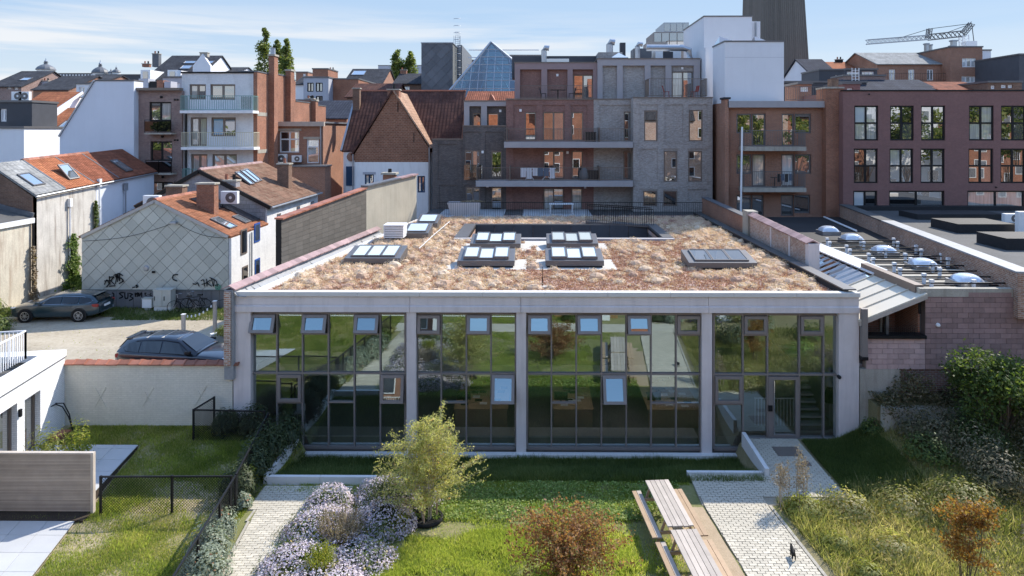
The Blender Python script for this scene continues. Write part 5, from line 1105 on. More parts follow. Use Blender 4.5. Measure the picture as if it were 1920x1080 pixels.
# ------------------------------------------------------------------ cars
def car(label, loc, rz, paintm, suv=False):
    t = thing('parked_car', label, 'car', (0, 0, 0)); k = 1.13 if suv else 1.0
    if suv: lo = [(2.40, .42, .72, .80, .62), (2.30, .32, .86, .93, .80), (2.05, .28, .98, 1.02, .92), (1.5, .26, 1.05, 1.10, .96), (.95, .26, 1.08, 1.12, .97), (-.2, .26, 1.10, 1.12, .97), (-1.2, .26, 1.14, 1.16, .97), (-1.9, .30, 1.16, 1.18, .95), (-2.25, .38, 1.12, 1.14, .88), (-2.38, .50, 1.0, 1.05, .78)]
    else: lo = [(2.42, .36, .60, .66, .55), (2.32, .24, .72, .76, .76), (2.0, .20, .82, .87, .89), (1.5, .20, .90, .95, .92), (1.0, .20, .93, .99, .93), (0, .20, .96, .98, .93), (-1.0, .20, .98, 1.0, .93), (-1.7, .22, 1.0, 1.02, .92), (-2.2, .32, 1.0, 1.04, .86), (-2.38, .42, .88, .95, .74)]
    rings = []
    for x, zb, ze, zt, hw in lo:
        h = [(0, zb), (hw*.84, zb), (hw*.96, zb+.10), (hw, zb+.30), (hw*1.0, (zb+ze)/2+.08), (hw*.975, ze-.06), (hw*.92, ze), (hw*.5, zt), (0, zt+.012)]
        rings.append([(x, y, z) for y, z in h]+[(x, -y, z) for y, z in h[-2:0:-1]])
    def loft(rs, closed=True):
        n = len(rs[0]); V = [p for r in rs for p in r]; Fc = [(i*n+j, i*n+(j+1) % n, (i+1)*n+(j+1) % n, (i+1)*n+j) for i in range(len(rs)-1) for j in range(n if closed else n-1)]
        if closed: Fc += [tuple(range(n)), tuple(range((len(rs)-1)*n, len(rs)*n))[::-1]]
        return MB().add(V, Fc)
    o = loft(rings).build('body', M[paintm], None, smooth=True); o.parent = t
    s = o.modifiers.new('sub', 'SUBSURF'); s.levels = 1; s.render_levels = 2
    if suv: gh = [(1.05, 1.10, 1.13, .90, .80), (.22, 1.10, 1.60, .90, .66), (-.3, 1.11, 1.66, .90, .66), (-1.1, 1.13, 1.65, .90, .65), (-2.0, 1.15, 1.58, .87, .62), (-2.32, 1.13, 1.18, .80, .72)]
    else: gh = [(1.05, .95, .99, .87, .78), (.20, .95, 1.37, .87, .62), (-.35, .96, 1.43, .87, .62), (-1.1, .98, 1.42, .87, .61), (-1.95, 1.0, 1.34, .83, .57), (-2.28, 1.0, 1.05, .78, .66)]
    def gring(x, zb, zr, hb, hr): h = [(hb, zb-.03), (hr, zr-.07*min(1, (zr-zb)*4)), (hr*.86, zr-.005), (hr*.4, zr+.015), (0, zr+.02)]; return [(x, y, z) for y, z in h]+[(x, -y, z) for y, z in h[-2::-1]]
    o = loft([gring(*g) for g in gh], False).build('roof', M[paintm], None, smooth=True); o.parent = t
    def gi(x):
        for a, b in zip(gh, gh[1:]):
            if b[0] <= x <= a[0]: u = (a[0]-x)/(a[0]-b[0]); return [a[i]+(b[i]-a[i])*u for i in range(5)]
        return gh[-1]
    def sp(x, v, s): g = gi(x); zr = g[2]-.07*min(1, (g[2]-g[1])*4); return (x, s*((g[3]+(g[4]-g[3])*v)+.012), g[1]-.03+(zr-g[1]+.03)*v)
    xw = [(.78, .24, -.38), (-.44, -1.0, -1.28), (-1.34, -1.7, -1.95)]
    for s in (1, -1):
        for i, (xs_, v0, v1) in enumerate((((.84, .55, .22, -.1, -.40), (.12, .12, .12, .12, .12), (.16, .55, .88, .90, .92)), ((-.47, -.8, -1.1, -1.30), (.12,)*4, (.92,)*4), ((-1.36, -1.6, -1.85, -2.05), (.12, .12, .16, .40), (.92, .91, .84, .50)))):
            top = [sp(x, v, s) for x, v in zip(xs_, v1)]; bot = [sp(x, v, s) for x, v in zip(xs_, v0)]; n_ = len(xs_); V = [(p[0], p[1]+s*.012, p[2]) for p in bot+top]
            o = MB().add(V, [(k, k+1, n_+k+1, n_+k) for k in range(n_-1)]).build('side_window', M['car_glass']); o.parent = t
        m = MB(); tr = [sp(.9, .08, s), sp(-.5, .08, s), sp(-1.9, .12, s)]; m.tube(tr, .012, 4); m.tube([sp(.88, .1, s), sp(.22, .97, s), sp(-.4, .98, s), sp(-1.5, .97, s), sp(-2.05, .55, s), sp(-1.9, .12, s)], .012, 4); o = m.build('window_trim', M['chrome' if not suv else 'metal_black']); o.parent = t
        o = MB().box(.62, .86, s*.96-.07, s*.96+.07, gh[0][1]+.02, gh[0][1]+.17).build('mirror', M[paintm if not suv else 'plastic_dark'], bevel=.04); o.parent = t
        for x in (.05, -.95): o = MB().box(x-.1, x+.1, s*.935-.02, s*.935+.02, (lo[5][2]-.16), lo[5][2]-.13).build('door_handle', M[paintm]); o.parent = t
        o = MB().box(2.02, 2.30, s*.70-.1, s*.70+.1, lo[2][2]-.13, lo[2][2]-.02).build('headlight', M['dome_plastic'], bevel=.04); o.parent = t
        o = MB().box(-2.36, -2.02, s*.78-.07, s*.78+.07, lo[8][2]-.22, lo[8][2]-.06).build('tail_light', M['fabric_red'], bevel=.03); o.parent = t
        for x in (1.42, -1.40):
            R_ = .35 if not suv else .385
            o = MB().lathe([(0, -.012), (R_+.06, -.012), (R_+.06, .012), (0, .012)], (x, s*.925*(1.045 if suv else 1), R_), 24, ax=(0, s, 0)).build('wheel_arch', M['plastic_dark']); o.parent = t
            w = MB().lathe([(R_*.66, -.12), (R_*.95, -.11), (R_, -.05), (R_, .07), (R_*.95, .12), (R_*.70, .125), (R_*.68, .09)], (x, s*.85*(1.045 if suv else 1), R_), 28, ax=(0, s, 0)).build('wheel', M['rubber'], None, smooth=True); w.parent = t
            m = MB(); c = Vector((x, s*.85*(1.045 if suv else 1)+s*.11, R_)); m.lathe([(.0, -.02), (.08, -.02), (.07, .01), (0, .012)], c, 10, ax=(0, s, 0)); m.lathe([(R_*.60, -.03), (R_*.60, .01), (R_*.69, .01), (R_*.69, -.03)], c, 24, ax=(0, s, 0), cap=False)
            for q in range(10): a_ = q*.628+((q % 2)*.16-.08); m.beam(c+Vector((math.cos(a_)*.05, 0, math.sin(a_)*.05)), c+Vector((math.cos(a_)*R_*.64, 0, math.sin(a_)*R_*.64)), .022, .03, up=(0, 1, 0))
            o = m.build('rim', M['metal_galvanised']); o.parent = w
    def fr_(x, v, y): g = gi(x); return (x, y, g[2]+.032)
    a, b = gh[0], gh[1]
    o = MB().add([(a[0]-.06, -a[3]*.84, a[2]+.055), (a[0]-.06, a[3]*.84, a[2]+.055), (b[0]+.06, b[4]*.86, b[2]-.006), (b[0]+.06, -b[4]*.86, b[2]-.006)], [(0, 1, 2, 3)]).build('windscreen', M['car_glass']); o.parent = t
    a, b = gh[-1], gh[-2]
    o = MB().add([(a[0]+.0, -a[4]*.95, a[2]+.06), (a[0]+.0, a[4]*.95, a[2]+.06), (b[0]-.05, b[4]*.85, b[2]+.0), (b[0]-.05, -b[4]*.85, b[2]+.0)], [(0, 3, 2, 1)]).build('rear_window', M['car_glass']); o.parent = t
    o = MB().box(-2.10, -1.88, -.52, .52, gh[-2][2]+.01, gh[-2][2]+.045).build('spoiler', M[paintm], bevel=.01); o.parent = t
    o = MB().box(-2.425, -2.38, -.26, .26, lo[8][2]-.30, lo[8][2]-.19).build('number_plate', M['plastic_white']); o.parent = t
    m = MB(); m.box(2.36, 2.435, -.45, .45, .40, .58); o = m.build('grille', M['plastic_dark'], bevel=.02); o.parent = t
    if suv:
        o = MB().box(-1.45, -1.25, -.09, .09, gh[3][2]+.018, gh[3][2]+.06).build('roof_antenna', M['plastic_dark'], bevel=.02); o.parent = t
        m = MB()
        for x in (.1, -.55, -1.2): m.box(x-.008, x+.008, -.60, .60, gi(x)[2]+.012, gi(x)[2]+.024)
        o = m.build('roof_seams', M['metal_galvanised']); o.parent = t
    t.location = loc; t.rotation_euler = (0, 0, rz); return t
paint('paint_teal', (.010, .030, .042), .3); paint('paint_navy', (.006, .010, .020), .3)
a = gnd(108, 603, YARD)
car('dark teal estate car parked below the stained wall', (a.x-.22, a.y+.7, YARD), R(183), 'paint_teal').scale = (.92,)*3
a = at(332, 676, 27.2); car('dark navy sport utility car parked behind the cream wall', (a.x+.28, 27.15, 1.80), R(-3), 'paint_navy', True).scale = (.97,)*3
# ------------------------------------------------------------------ bicycles, cabinets, posts with fairy lights, seating
def bike():
    t = thing('bicycle', 'black bicycle leaning nearer the utility cabinet', 'bicycle', (0, 0, 0), group='bicycles by the slate gable')
    for x in (-.53, .53):
        m = MB(); n = 20; c = Vector((x, 0, .34)); m.tube([c+Vector((math.cos(2*math.pi*k/n)*.33, 0, math.sin(2*math.pi*k/n)*.33)) for k in range(n+1)], .016, 5); w = m.build('wheel', M['rubber']); w.parent = t
        m = MB()
        for k in range(8): m.beam(c, c+Vector((math.cos(k*.785)*.32, 0, math.sin(k*.785)*.32)), .005, .005)
        s = m.build('spoke', M['metal_galvanised']); s.parent = w
    m = MB(); bb, seat, head, rear = (-.10, 0, .30), (-.22, 0, .80), (.36, 0, .82), (-.53, 0, .34)
    for p, q in ((bb, seat), (seat, (.34, 0, .72)), (bb, (.34, 0, .68)), (bb, rear), (rear, seat), ((.53, 0, .34), head)): m.tube([p, q], .018, 6)
    o = m.build('bike_frame', M['metal_black']); o.parent = t
    o = MB().box(-.36, -.10, -.07, .07, .86, .93).beam(seat, (-.23, 0, .87), .025, .025).build('saddle', M['plastic_dark'], bevel=.02); o.parent = t
    o = MB().tube([(.26, -.28, 1.0), (.36, -.18, 1.02), (.38, 0, .98), (.36, .18, 1.02), (.26, .28, 1.0)], .014, 6).tube([head, (.38, 0, .98)], .014, 6).build('handlebar', M['metal_galvanised']); o.parent = t
    o = MB().box(-.62, -.22, -.07, .07, .70, .715).beam((-.53, .06, .34), (-.5, .06, .70), .012, .012).build('carrier', M['metal_black']); o.parent = t
    return t
b1_ = bike(); a = gnd(345, 588, YARD); b1_.location = (a.x, a.y, YARD); b1_.rotation_euler = (R(6), 0, R(186))
copy_thing(b1_, (a.x+.42, a.y+.42, YARD), R(176), 'black bicycle leaning farther from the cabinet, behind the other one'); bpy.context.view_layer.update()
YH = 36.6
t = thing('utility_cabinet', 'tall grey double door utility cabinet at the foot of the slate gable', 'cabinet', (at(305, 560, 36.2).x, 36.1, YARD))
x0, x1 = at(289, 560, 36.0).x, at(322, 560, 36.0).x
box_part('base', M['concrete_light'], t, x0+.02, x1-.02, 35.95, 36.4, YARD-.1, YARD+.28); 
for k in range(2): o = MB().box(x0+(x1-x0)*k/2+.006, x0+(x1-x0)*(k+1)/2-.006, 35.90, 36.42, YARD+.285, YARD+1.12).build('door', M['cabinet_grey'], t, bevel=.015); MB().box(x0+(x1-x0)*k/2+(.06 if k == 0 else .10), x0+(x1-x0)*k/2+(.10 if k == 0 else .14), 35.88, 35.899, YARD+.6, YARD+.82).build('handle', M['plastic_dark'], o)
box_part('lid', M['cabinet_grey'], t, x0-.02, x1+.02, 35.88, 36.44, YARD+1.125, YARD+1.17)
t = thing('meter_box', 'low white meter box beside the utility cabinet', 'box', (at(275, 565, 36.2).x, 36.2, YARD)); x0, x1 = at(266, 565, 36.1).x, at(284, 565, 36.1).x; MB().box(x0, x1, 36.1, 36.4, YARD+.15, YARD+.62).build('casing', M['plastic_white'], t, bevel=.015); box_part('foot', M['cabinet_grey'], t, x0+.1, x1-.1, 36.15, 36.35, YARD-.05, YARD+.148); box_part('lid', M['cabinet_grey'], t, x0-.02, x1+.02, 36.08, 36.42, YARD+.622, YARD+.66)
struct(MB().box(-30, -15, 34.9, 36.55, YARD-.1, YARD+.03).build('yard_verge', M['wild_soil']))
g = np.random.default_rng(15)
def scatter_blades(name, x0, x1, y0, y1, z, n, h, mt, seed, prob=1.0):
    g = np.random.default_rng(seed); x = g.uniform(x0, x1, n); y = g.uniform(y0, y1, n); k = g.random(n) < prob*(.3+.7*bare(x*1.5, y*1.5)); x, y = x[k], y[k]; n = len(x)
    hh = h*(.4+.8*g.random(n)); ph = g.random(n)*6.28; d = np.stack([np.cos(ph), np.sin(ph), 0*ph], -1)*.016; b = np.stack([x, y, np.full(n, z)], -1); tp = b+np.stack([g.normal(0, .35, n)*hh, g.normal(0, .35, n)*hh, hh], -1)
    return struct(np_mesh(name, np.stack([b-d, b+d, tp], 1).reshape(-1, 3), np.arange(n*3).reshape(-1, 3), M[mt], tint=np.clip(.5+g.normal(0, .2, n), 0, 1)), 'stuff')
scatter_blades('verge_grass', -30, -15.5, 34.8, 36.5, YARD+.02, 14000, .16, 'verge_blades', 16); scatter_blades('verge_grass', -21.5, -15.5, 34.3, 35.3, YARD, 6000, .13, 'verge_blades', 17); scatter_blades('yard_weeds', -26, -13, 28, 34.5, YARD, 1500, .05, 'grass_lush', 18, .3)
lp_ = []
for i, (px, y0, y1, Y, lab) in enumerate(((344, 590, 632, 30.3, 'squared post at the near end of the fairy light string'), (403, 565, 616, 31.2, 'squared post carrying the fairy lights beside the brick pier'))):
    c = at(px, y1, Y); t = thing('timber_post', lab, 'post', (c.x, Y, YARD)); zt = at(px, y0, Y).z; MB().box(c.x-.07, c.x+.07, Y-.07, Y+.07, YARD, zt).build('shaft', M['wood_grey'], t, bevel=.01); box_part('cap', M['concrete_light'], t, c.x-.085, c.x+.085, Y-.085, Y+.085, zt+.002, zt+.03); lp_.append(Vector((c.x, Y, zt)))
t = thing('fairy_lights', 'string of fairy lights slung between the posts in the yard', 'string lights', tuple(lp_[0])); m = MB(); bl = MB(); end = Vector((-11.3, 33.5, 4.75))
for p, q in ((lp_[0], lp_[1]), (lp_[1], end)):
    pts = [p.lerp(q, k/8)-Vector((0, 0, .22*math.sin(math.pi*k/8))) for k in range(9)]; m.tube(pts, .012, 4)
    for c in pts[1:-1]: bl.lathe([(.01, -.14), (.04, -.10), (.03, -.03), (.012, 0)], c, 6)
m.build('cable', M['metal_black'], t); struct(bl.build('bulbs', M['plastic_white'], t), 'stuff')
t = thing('hedge_trough', 'leafy hedge in a white edged trough in the yard corner', 'hedge', (-12.6, 30.6, YARD)); MB().prism([(-14.2, 29.6, YARD), (-11.9, 31.6, YARD), (-11.75, 31.4, YARD), (-14.05, 29.4, YARD)], (0, 0, .75)).build('trough', M['concrete_light'], t)
P = np.concatenate([dome(420, (-13.6+.35*k, 29.7+.30*k, YARD+.7), (.4, .4, .5), 220+k)[0] for k in range(6)]); leafcloud('foliage', P, .06, 'leaf_bright', t, seed=220)
t = thing('garden_bench', 'simple wooden bench with white cushion beside the brick pier', 'bench', (-12.3, 29.0, YARD)); 
for k in range(3): box_part('seat_plank', M['wood_tan'], t, -13.2, -11.5, 28.8+k*.15, 28.93+k*.15, YARD+.43, YARD+.47)
for x in (-13.0, -11.8): box_part('leg', M['metal_black'], t, x, x+.05, 28.85, 29.15, YARD, YARD+.428)
tag(MB().box(-12.75, -12.25, 28.95, 29.25, YARD+.475, YARD+.85).build('cushion', M['fabric_white'], None, bevel=.06), 'white cushion standing on the yard bench', 'cushion')
# ================================================================== slate gable house
s1 = thing('slate_gable_house', 'small house with a grey slate clad gable and red pantile roof', 'house', (-20.4, 38, YARD))
GL, GR = at(153, 445, YH), at(428, 445, YH); GA = at(290, 378, YH); SB_ = at(290, 543, YH).z
m = MB(); DP = 5.1
m.prism([(GL.x, YH+.05, YARD-.1), (GR.x, YH+.05, YARD-.1), (GR.x, YH+.05, GR.z), (GA.x, YH+.05, GA.z), (GL.x, YH+.05, GL.z)], (0, DP, 0)); m.build('wall', M['slate_joint'], s1)
def clip(poly, lines):
    for (ax, az), (bx, bz) in lines:
        o = []
        for i in range(len(poly)):
            p, q = poly[i], poly[(i+1) % len(poly)]; f = lambda t: (bx-ax)*(t[1]-az)-(bz-az)*(t[0]-ax); a, b = f(p), f(q)
            if a >= 0: o.append(p)
            if a*b < 0: u = a/(a-b); o.append((p[0]+(q[0]-p[0])*u, p[1]+(q[1]-p[1])*u))
        poly = o
        if len(poly) < 3: return []
    return poly
LN = [((GL.x, SB_), (GR.x, SB_)), ((GR.x, SB_), (GR.x, GR.z)), ((GR.x, GR.z), (GA.x, GA.z)), ((GA.x, GA.z), (GL.x, GL.z)), ((GL.x, GL.z), (GL.x, SB_))]
hd = .385
i = 0; z = SB_-hd
while z < GA.z+hd:
    x = GL.x-hd+(hd if i % 2 else 0)
    while x < GR.x+hd:
        e = .013; pl = clip([(x, z-hd+e), (x+hd-e, z), (x, z+hd-e), (x-hd+e, z)], LN)
        if len(pl) >= 3:
            ti = rng.normal(0, .012); MB().prism([(px, YH+.02+(pz-z)*(.035+ti)+rng.normal(0, .001), pz) for px, pz in pl], (0, .02, 0)).build('slate', M['slate_panel'], s1)
        x += 2*hd
    z += hd; i += 1
nb = 17; bx0, bx1 = GL.x+.02, GR.x
for k in range(nb):
    a_, b_ = bx0+(bx1-bx0)*k/nb, bx0+(bx1-bx0)*(k+1)/nb; MB().box(a_+.008, b_-.008, YH+.0, YH+.045, YARD+.05, SB_-.07).build('base_panel', M['corrugated_grey'], s1)
box_part('base_rail', M['slate_joint'], s1, bx0, bx1, YH-.03, YH+.044, SB_-.068, SB_-.005)
RY = YH+DP+.02
def slope(par, name, mt, e0, e1, r0, r1, th=.12):
    """roof slope: eave ends e0,e1 and ridge ends r0,r1"""
    n = (Vector(e1)-Vector(e0)).cross(Vector(r0)-Vector(e0)).normalized(); n = n if n.z > 0 else -n
    return MB().prism([e0, e1, r1, r0], n*th).build(name, M[mt], par)
ov = .22
slope(s1, 'roof_slope', 'tiles_terracotta', (GR.x+.12, YH-.02, GR.z-.05), (GR.x+.12, RY, GR.z-.05), (GA.x, YH-.02, GA.z+.01), (GA.x, RY, GA.z+.01))
slope(s1, 'roof_slope', 'tiles_terracotta', (GL.x-.12, YH-.02, GL.z-.05), (GL.x-.12, RY, GL.z-.05), (GA.x-.003, YH-.02, GA.z+.01), (GA.x-.003, RY, GA.z+.01))
m = MB()
for p, q in ((GL, GA), (GA, GR)): m.beam((p.x, YH-.04, p.z+.02), (q.x, YH-.04, q.z+.02), .05, .16)
m.build('verge_trim', M['zinc'], s1)
for k in range(12): MB().lathe([(.13, 0), (.15, .42), (.10, .44)], (GA.x, YH+.0+k*.42, GA.z+.06), 8, ax=(0, 1, .0)).build('ridge_tile', M['tile_clay'], s1)
sl_ = (Vector((GA.x, 0, GA.z))-Vector((GR.x+.12, 0, GR.z-.05))).normalized(); up_n = Vector((-sl_.z, 0, sl_.x)); up_n = up_n if up_n.z > 0 else -up_n
def on1(y, u): return Vector((GR.x+.12, y, GR.z-.05))+sl_*u+up_n*.125
roof_window(s1, on1(YH+.9, .55), (0, 1, 0), sl_, .95, 1.25); roof_window(s1, on1(YH+3.0, .6), (0, 1, 0), sl_, .8, .9)
chimney(s1, GA.x+1.75, YH+2.3, GA.z-1.2, GA.z+.75, 1.0, .55, 'brick_orange'); chimney(s1, GA.x-.5, YH+3.2, GA.z-.6, GA.z+.55, .95, .6, 'brick_brown')
sp_ = thing('solar_panel', 'dark solar panel on the red pantile roof behind the orange chimney', 'solar panel', tuple(on1(YH+2.9, 2.2)))
for k in range(3): p = on1(YH+2.55+k*.62, 2.5); MB().prism([p, p+Vector((0, .6, 0)), p+Vector((0, .6, 0))+sl_*1.5, p+sl_*1.5], up_n*.05).build('panel', M['solar_cell'], sp_)
sp_ = thing('solar_panel', 'dark solar panel low on the red pantile roof by its eave', 'solar panel', tuple(on1(YH+3.9, .6)))
for k in range(2): p = on1(YH+3.95+k*.55, .55); MB().prism([p, p+Vector((0, .53, 0)), p+Vector((0, .53, 0))+sl_*2.3, p+sl_*2.3], up_n*.05).build('panel', M['solar_cell'], sp_)
ac_unit(GA.x-.95, YH+1.3, GA.z-.65, 'white air conditioner behind the ridge of the slate gable', .9, .85); ac_unit(GA.x+2.2, YH+4.0, GA.z-.55, 'white air conditioner on the red roof behind the orange chimney', 1.0, .75)
c = at(329, 417, YH-.05); t = thing('flood_light', 'grey flood light fixed high on the slate gable', 'lamp', tuple(c)); MB().box(c.x-.16, c.x+.16, YH-.35, YH-.1, c.z-.06, c.z+.07).build('housing', M['zinc'], t, bevel=.03); box_part('bracket', M['zinc'], t, c.x-.03, c.x+.03, YH-.12, YH+.03, c.z-.03, c.z+.03)
m = MB()
for a_, b_ in (((155, 452), (329, 417)), ((329, 417), (427, 446))):
    p, q = at(*a_, YH-.06), at(*b_, YH-.06); m.tube([p.lerp(q, k/8)-Vector((0, 0, .25*math.sin(math.pi*k/8))) for k in range(9)], .012, 4)
tag(m.build('overhead_cable', M['metal_black']), 'thin dark cable sagging across the slate gable', 'cable')
for px, py, w_, mt, lab in ((274, 503, .16, 'zinc', 'vent_cap'), (288, 510, .09, 'metal_black', 'number_plate')):
    c = at(px, py, YH-.0)
    (MB().lathe([(0, 0), (w_, 0), (w_*.7, .05), (0, .06)], c, 14, ax=(0, -1, 0)) if lab == 'vent_cap' else MB().box(c.x-w_, c.x+w_, YH-.025, YH-.004, c.z-.06, c.z+.06)).build(lab, M[mt], s1)
# graffiti, flat paint strokes on the slates
def graf(name, strokes, mt, Y, w=.035, par=s1):
    m = MB()
    for st_ in strokes:
        pts = [at(px, py, Y) for px, py in st_]; cat_ = []
        for k in range(len(pts)-1):
            p0, p1, p2, p3 = pts[max(k-1, 0)], pts[k], pts[k+1], pts[min(k+2, len(pts)-1)]
            for u in (0, .25, .5, .75): cat_.append(.5*((2*p1)+(p2-p0)*u+(2*p0-5*p1+4*p2-p3)*u*u+(3*p1-p0-3*p2+p3)*u**3))
        cat_.append(pts[-1])
        for a_, b_ in zip(cat_, cat_[1:]):
            d = (b_-a_); 
            if d.length < 1e-4: continue
            n = Vector((-d.z, 0, d.x)).normalized()*w/2; e = d.normalized()*w*.3; m.quad(a_-n-e, b_-n+e, b_+n+e, a_+n-e)
    return m.build(name, M[mt], par)
def zg5(pts): return [(x/3, 270+y/3) for x, y in pts]
GF = YH-.045
graf('graffiti_tag', [zg5(s) for s in ([(588, 790), (600, 765), (612, 785), (600, 805)], [(588, 770), (625, 768)], [(615, 745), (618, 790)], [(618, 750), (640, 748), (625, 768), (645, 790)], [(640, 740), (655, 735), (650, 785)], [(660, 775), (662, 735), (672, 770), (672, 728)], [(690, 740), (665, 728), (650, 745), (680, 755), (692, 770), (670, 785)], [(615, 800), (648, 797)], [(688, 765), (694, 772), (686, 776)])], 'graffiti', GF, .06)
graf('graffiti_tag', [zg5(s) for s in ([(1130, 770), (1145, 765), (1150, 800)], [(1135, 790), (1165, 780)], [(1160, 760), (1165, 800)], [(1185, 765), (1165, 780), (1190, 800)], [(1190, 755), (1200, 800), (1205, 765)], [(1180, 752), (1215, 770), (1222, 800)], [(1210, 795), (1228, 790)], [(1085, 785), (1100, 790), (1110, 780), (1120, 800)])], 'graffiti', GF, .05)
graf('graffiti_tag', [zg5(s) for s in ([(1000, 735), (975, 738), (973, 760), (995, 770)],)], 'graffiti', GF, .06)
graf('graffiti_tag', [zg5(s) for s in ([(745, 806), (758, 806)], [(766, 793), (766, 808), (776, 802), (766, 797), (776, 793)])], 'graffiti', GF, .05)
graf('graffiti_tag', [zg5(s) for s in ([(1212, 800), (1222, 790), (1240, 800), (1232, 818), (1215, 815), (1212, 800)], [(1218, 803), (1232, 803)], [(1220, 812), (1234, 808)])], 'graffiti_green', GF, .05)
graf('graffiti_tag', [zg5(s) for s in ([(695, 836), (672, 840), (690, 858), (672, 868)], [(702, 836), (704, 866), (718, 866), (720, 838)], [(728, 840), (745, 846), (732, 856), (748, 868), (728, 880)])], 'graffiti', YH-.006, .07)
graf('graffiti_tag', [zg5(s) for s in ([(760, 838), (762, 858)], [(762, 848), (775, 838), (772, 858)], [(780, 838), (782, 855), (795, 838), (797, 858)])], 'graffiti', YH-.006, .08)
graf('graffiti_tag', [zg5(s) for s in ([(812, 840), (822, 838), (815, 848), (824, 852)], [(832, 846), (834, 846)], [(850, 840), (842, 848), (852, 852)])], 'graffiti', YH-.006, .05)
graf('graffiti_tag', [zg5(s) for s in ([(632, 838), (640, 846), (636, 878)],)], 'graffiti', YH-.006, .07)
XW1 = GR.x+.02
# white flank wall of the slate gable house, with blue framed windows
m = MB(); m.box(GR.x, GR.x+.14, YH+.06, RY-.03, YARD-.1, GR.z-.06); m.build('flank_wall', M['brick_whitewash'], s1)
for y0, y1, z0, z1, fr_m in ((YH+1.2, YH+2.0, 4.6, 6.0, 'metal_brown'), (YH+3.0, YH+3.8, 5.0, 6.1, 'metal_blue'), (YH+1.4, YH+2.1, 2.6, 3.9, 'metal_brown'), (YH+3.1, YH+3.8, 2.7, 4.0, 'metal_blue')):
    if 'metal_blue' not in M: plain('metal_blue', (.03, .09, .32), .5, .1, 3, 40, .02)
    f = MB().box(XW1+.125, XW1+.165, y0, y1, z0, z1).build('window', M[fr_m], s1); MB().box(XW1+.166, XW1+.17, y0+.09, y1-.09, z0+.09, z1-.09).build('glass_pane', M['pane_dark'], f)
m = MB(); m.tube([(XW1+.2, YH+2.5, GR.z-.1), (XW1+.2, YH+2.5, YARD)], .05, 6); m.build('downpipe', M['zinc'], s1)
# ================================================================== white house with the brown roof behind it
s2 = thing('brown_roof_house', 'white house with a brown pantile roof and a grey shingled gable', 'house', (-20, 46, YARD)); X2 = -16.55; Y2a, Y2b = 41.85, 51.6; RX2, RZ2, EZ2 = -20.7, 9.05, 6.92; LX2 = -24.6
m = MB(); m.prism([(LX2, Y2a, 1.5), (X2, Y2a, 1.5), (X2, Y2a, EZ2), (RX2, Y2a, RZ2-.1), (LX2, Y2a, EZ2)], (0, Y2b-Y2a, 0)); m.build('wall', M['brick_whitewash'], s2)
m = MB(); m.prism([(LX2, Y2a-.06, 5), (X2-.1, Y2a-.06, 5), (X2-.1, Y2a-.06, EZ2+.0), (RX2, Y2a-.06, RZ2-.12), (LX2, Y2a-.06, EZ2)], (0, .057, 0)); m.build('gable_shingles', M['brick_grey_block'], s2)
slope(s2, 'roof_slope', 'tiles_brown', (X2+.25, Y2a-.1, EZ2-.12), (X2+.25, Y2b, EZ2-.12), (RX2, Y2a-.1, RZ2), (RX2, Y2b, RZ2)); slope(s2, 'roof_slope', 'tiles_brown', (LX2-.1, Y2a-.1, EZ2-.1), (LX2-.1, Y2b, EZ2-.1), (RX2-.003, Y2a-.1, RZ2), (RX2-.003, Y2b, RZ2))
m = MB(); m.beam((RX2, Y2a-.14, RZ2-.02), (X2+.25, Y2a-.14, EZ2-.12), .08, .22); m.beam((RX2, Y2a-.14, RZ2-.02), (LX2, Y2a-.14, EZ2-.12), .08, .22); m.build('verge_trim', M['metal_black'], s2)
MB().tube([(X2+.33, Y2a-.1, EZ2-.12), (X2+.33, Y2b, EZ2-.10)], .07, 8).build('gutter', M['zinc'], s2)
for k in range(22): MB().lathe([(.12, 0), (.145, .42), (.1, .44)], (RX2, Y2a-.1+k*.43, RZ2+.07), 8, ax=(0, 1, 0)).build('ridge_tile', M['tile_mauve'], s2)
sl2 = (Vector((RX2, 0, RZ2))-Vector((X2+.25, 0, EZ2-.12))).normalized(); n2 = Vector((-sl2.z, 0, sl2.x)); n2 = n2 if n2.z > 0 else -n2
def on2(y, u): return Vector((X2+.25, y, EZ2-.12))+sl2*u+n2*.125
for y in (Y2a+1.9, Y2a+2.9, Y2a+3.6): roof_window(s2, on2(y, 2.2+(y-Y2a)*.12), (0, 1, 0), (sl2+n2*.2), .65, 1.3, lift=.1)
chimney(s2, X2-1.2, Y2a+6.2, 7.0, 9.15, .8, .7, 'brick_brown', 1); chimney(s2, X2-2.4, Y2a+.3, 6.5, 8.4, .95, .6, 'brick_grey_block', 2)
for y0, y1, z0, z1 in ((Y2a+1.6, Y2a+2.2, 4.9, 6.2), (Y2a+5.2, Y2a+5.8, 5.2, 6.3), (Y2a+1.5, Y2a+2.4, 2.2, 4.0), (Y2a+4.3, Y2a+4.9, 2.4, 3.6), (Y2a+8.2, Y2a+8.8, 5.2, 6.3)):
    f = MB().box(X2-.02, X2+.03, y0, y1, z0, z1).build('window', M['metal_brown'], s2); MB().box(X2+.031, X2+.035, y0+.07, y1-.07, z0+.07, z1-.07).build('glass_pane', M['pane_dark'], f)
for y in (Y2a+3.2, Y2a+4.6): MB().box(X2-.02, X2+.03, y, y+.5, 2.2, 4.2).build('door', M['metal_blue'], s2)
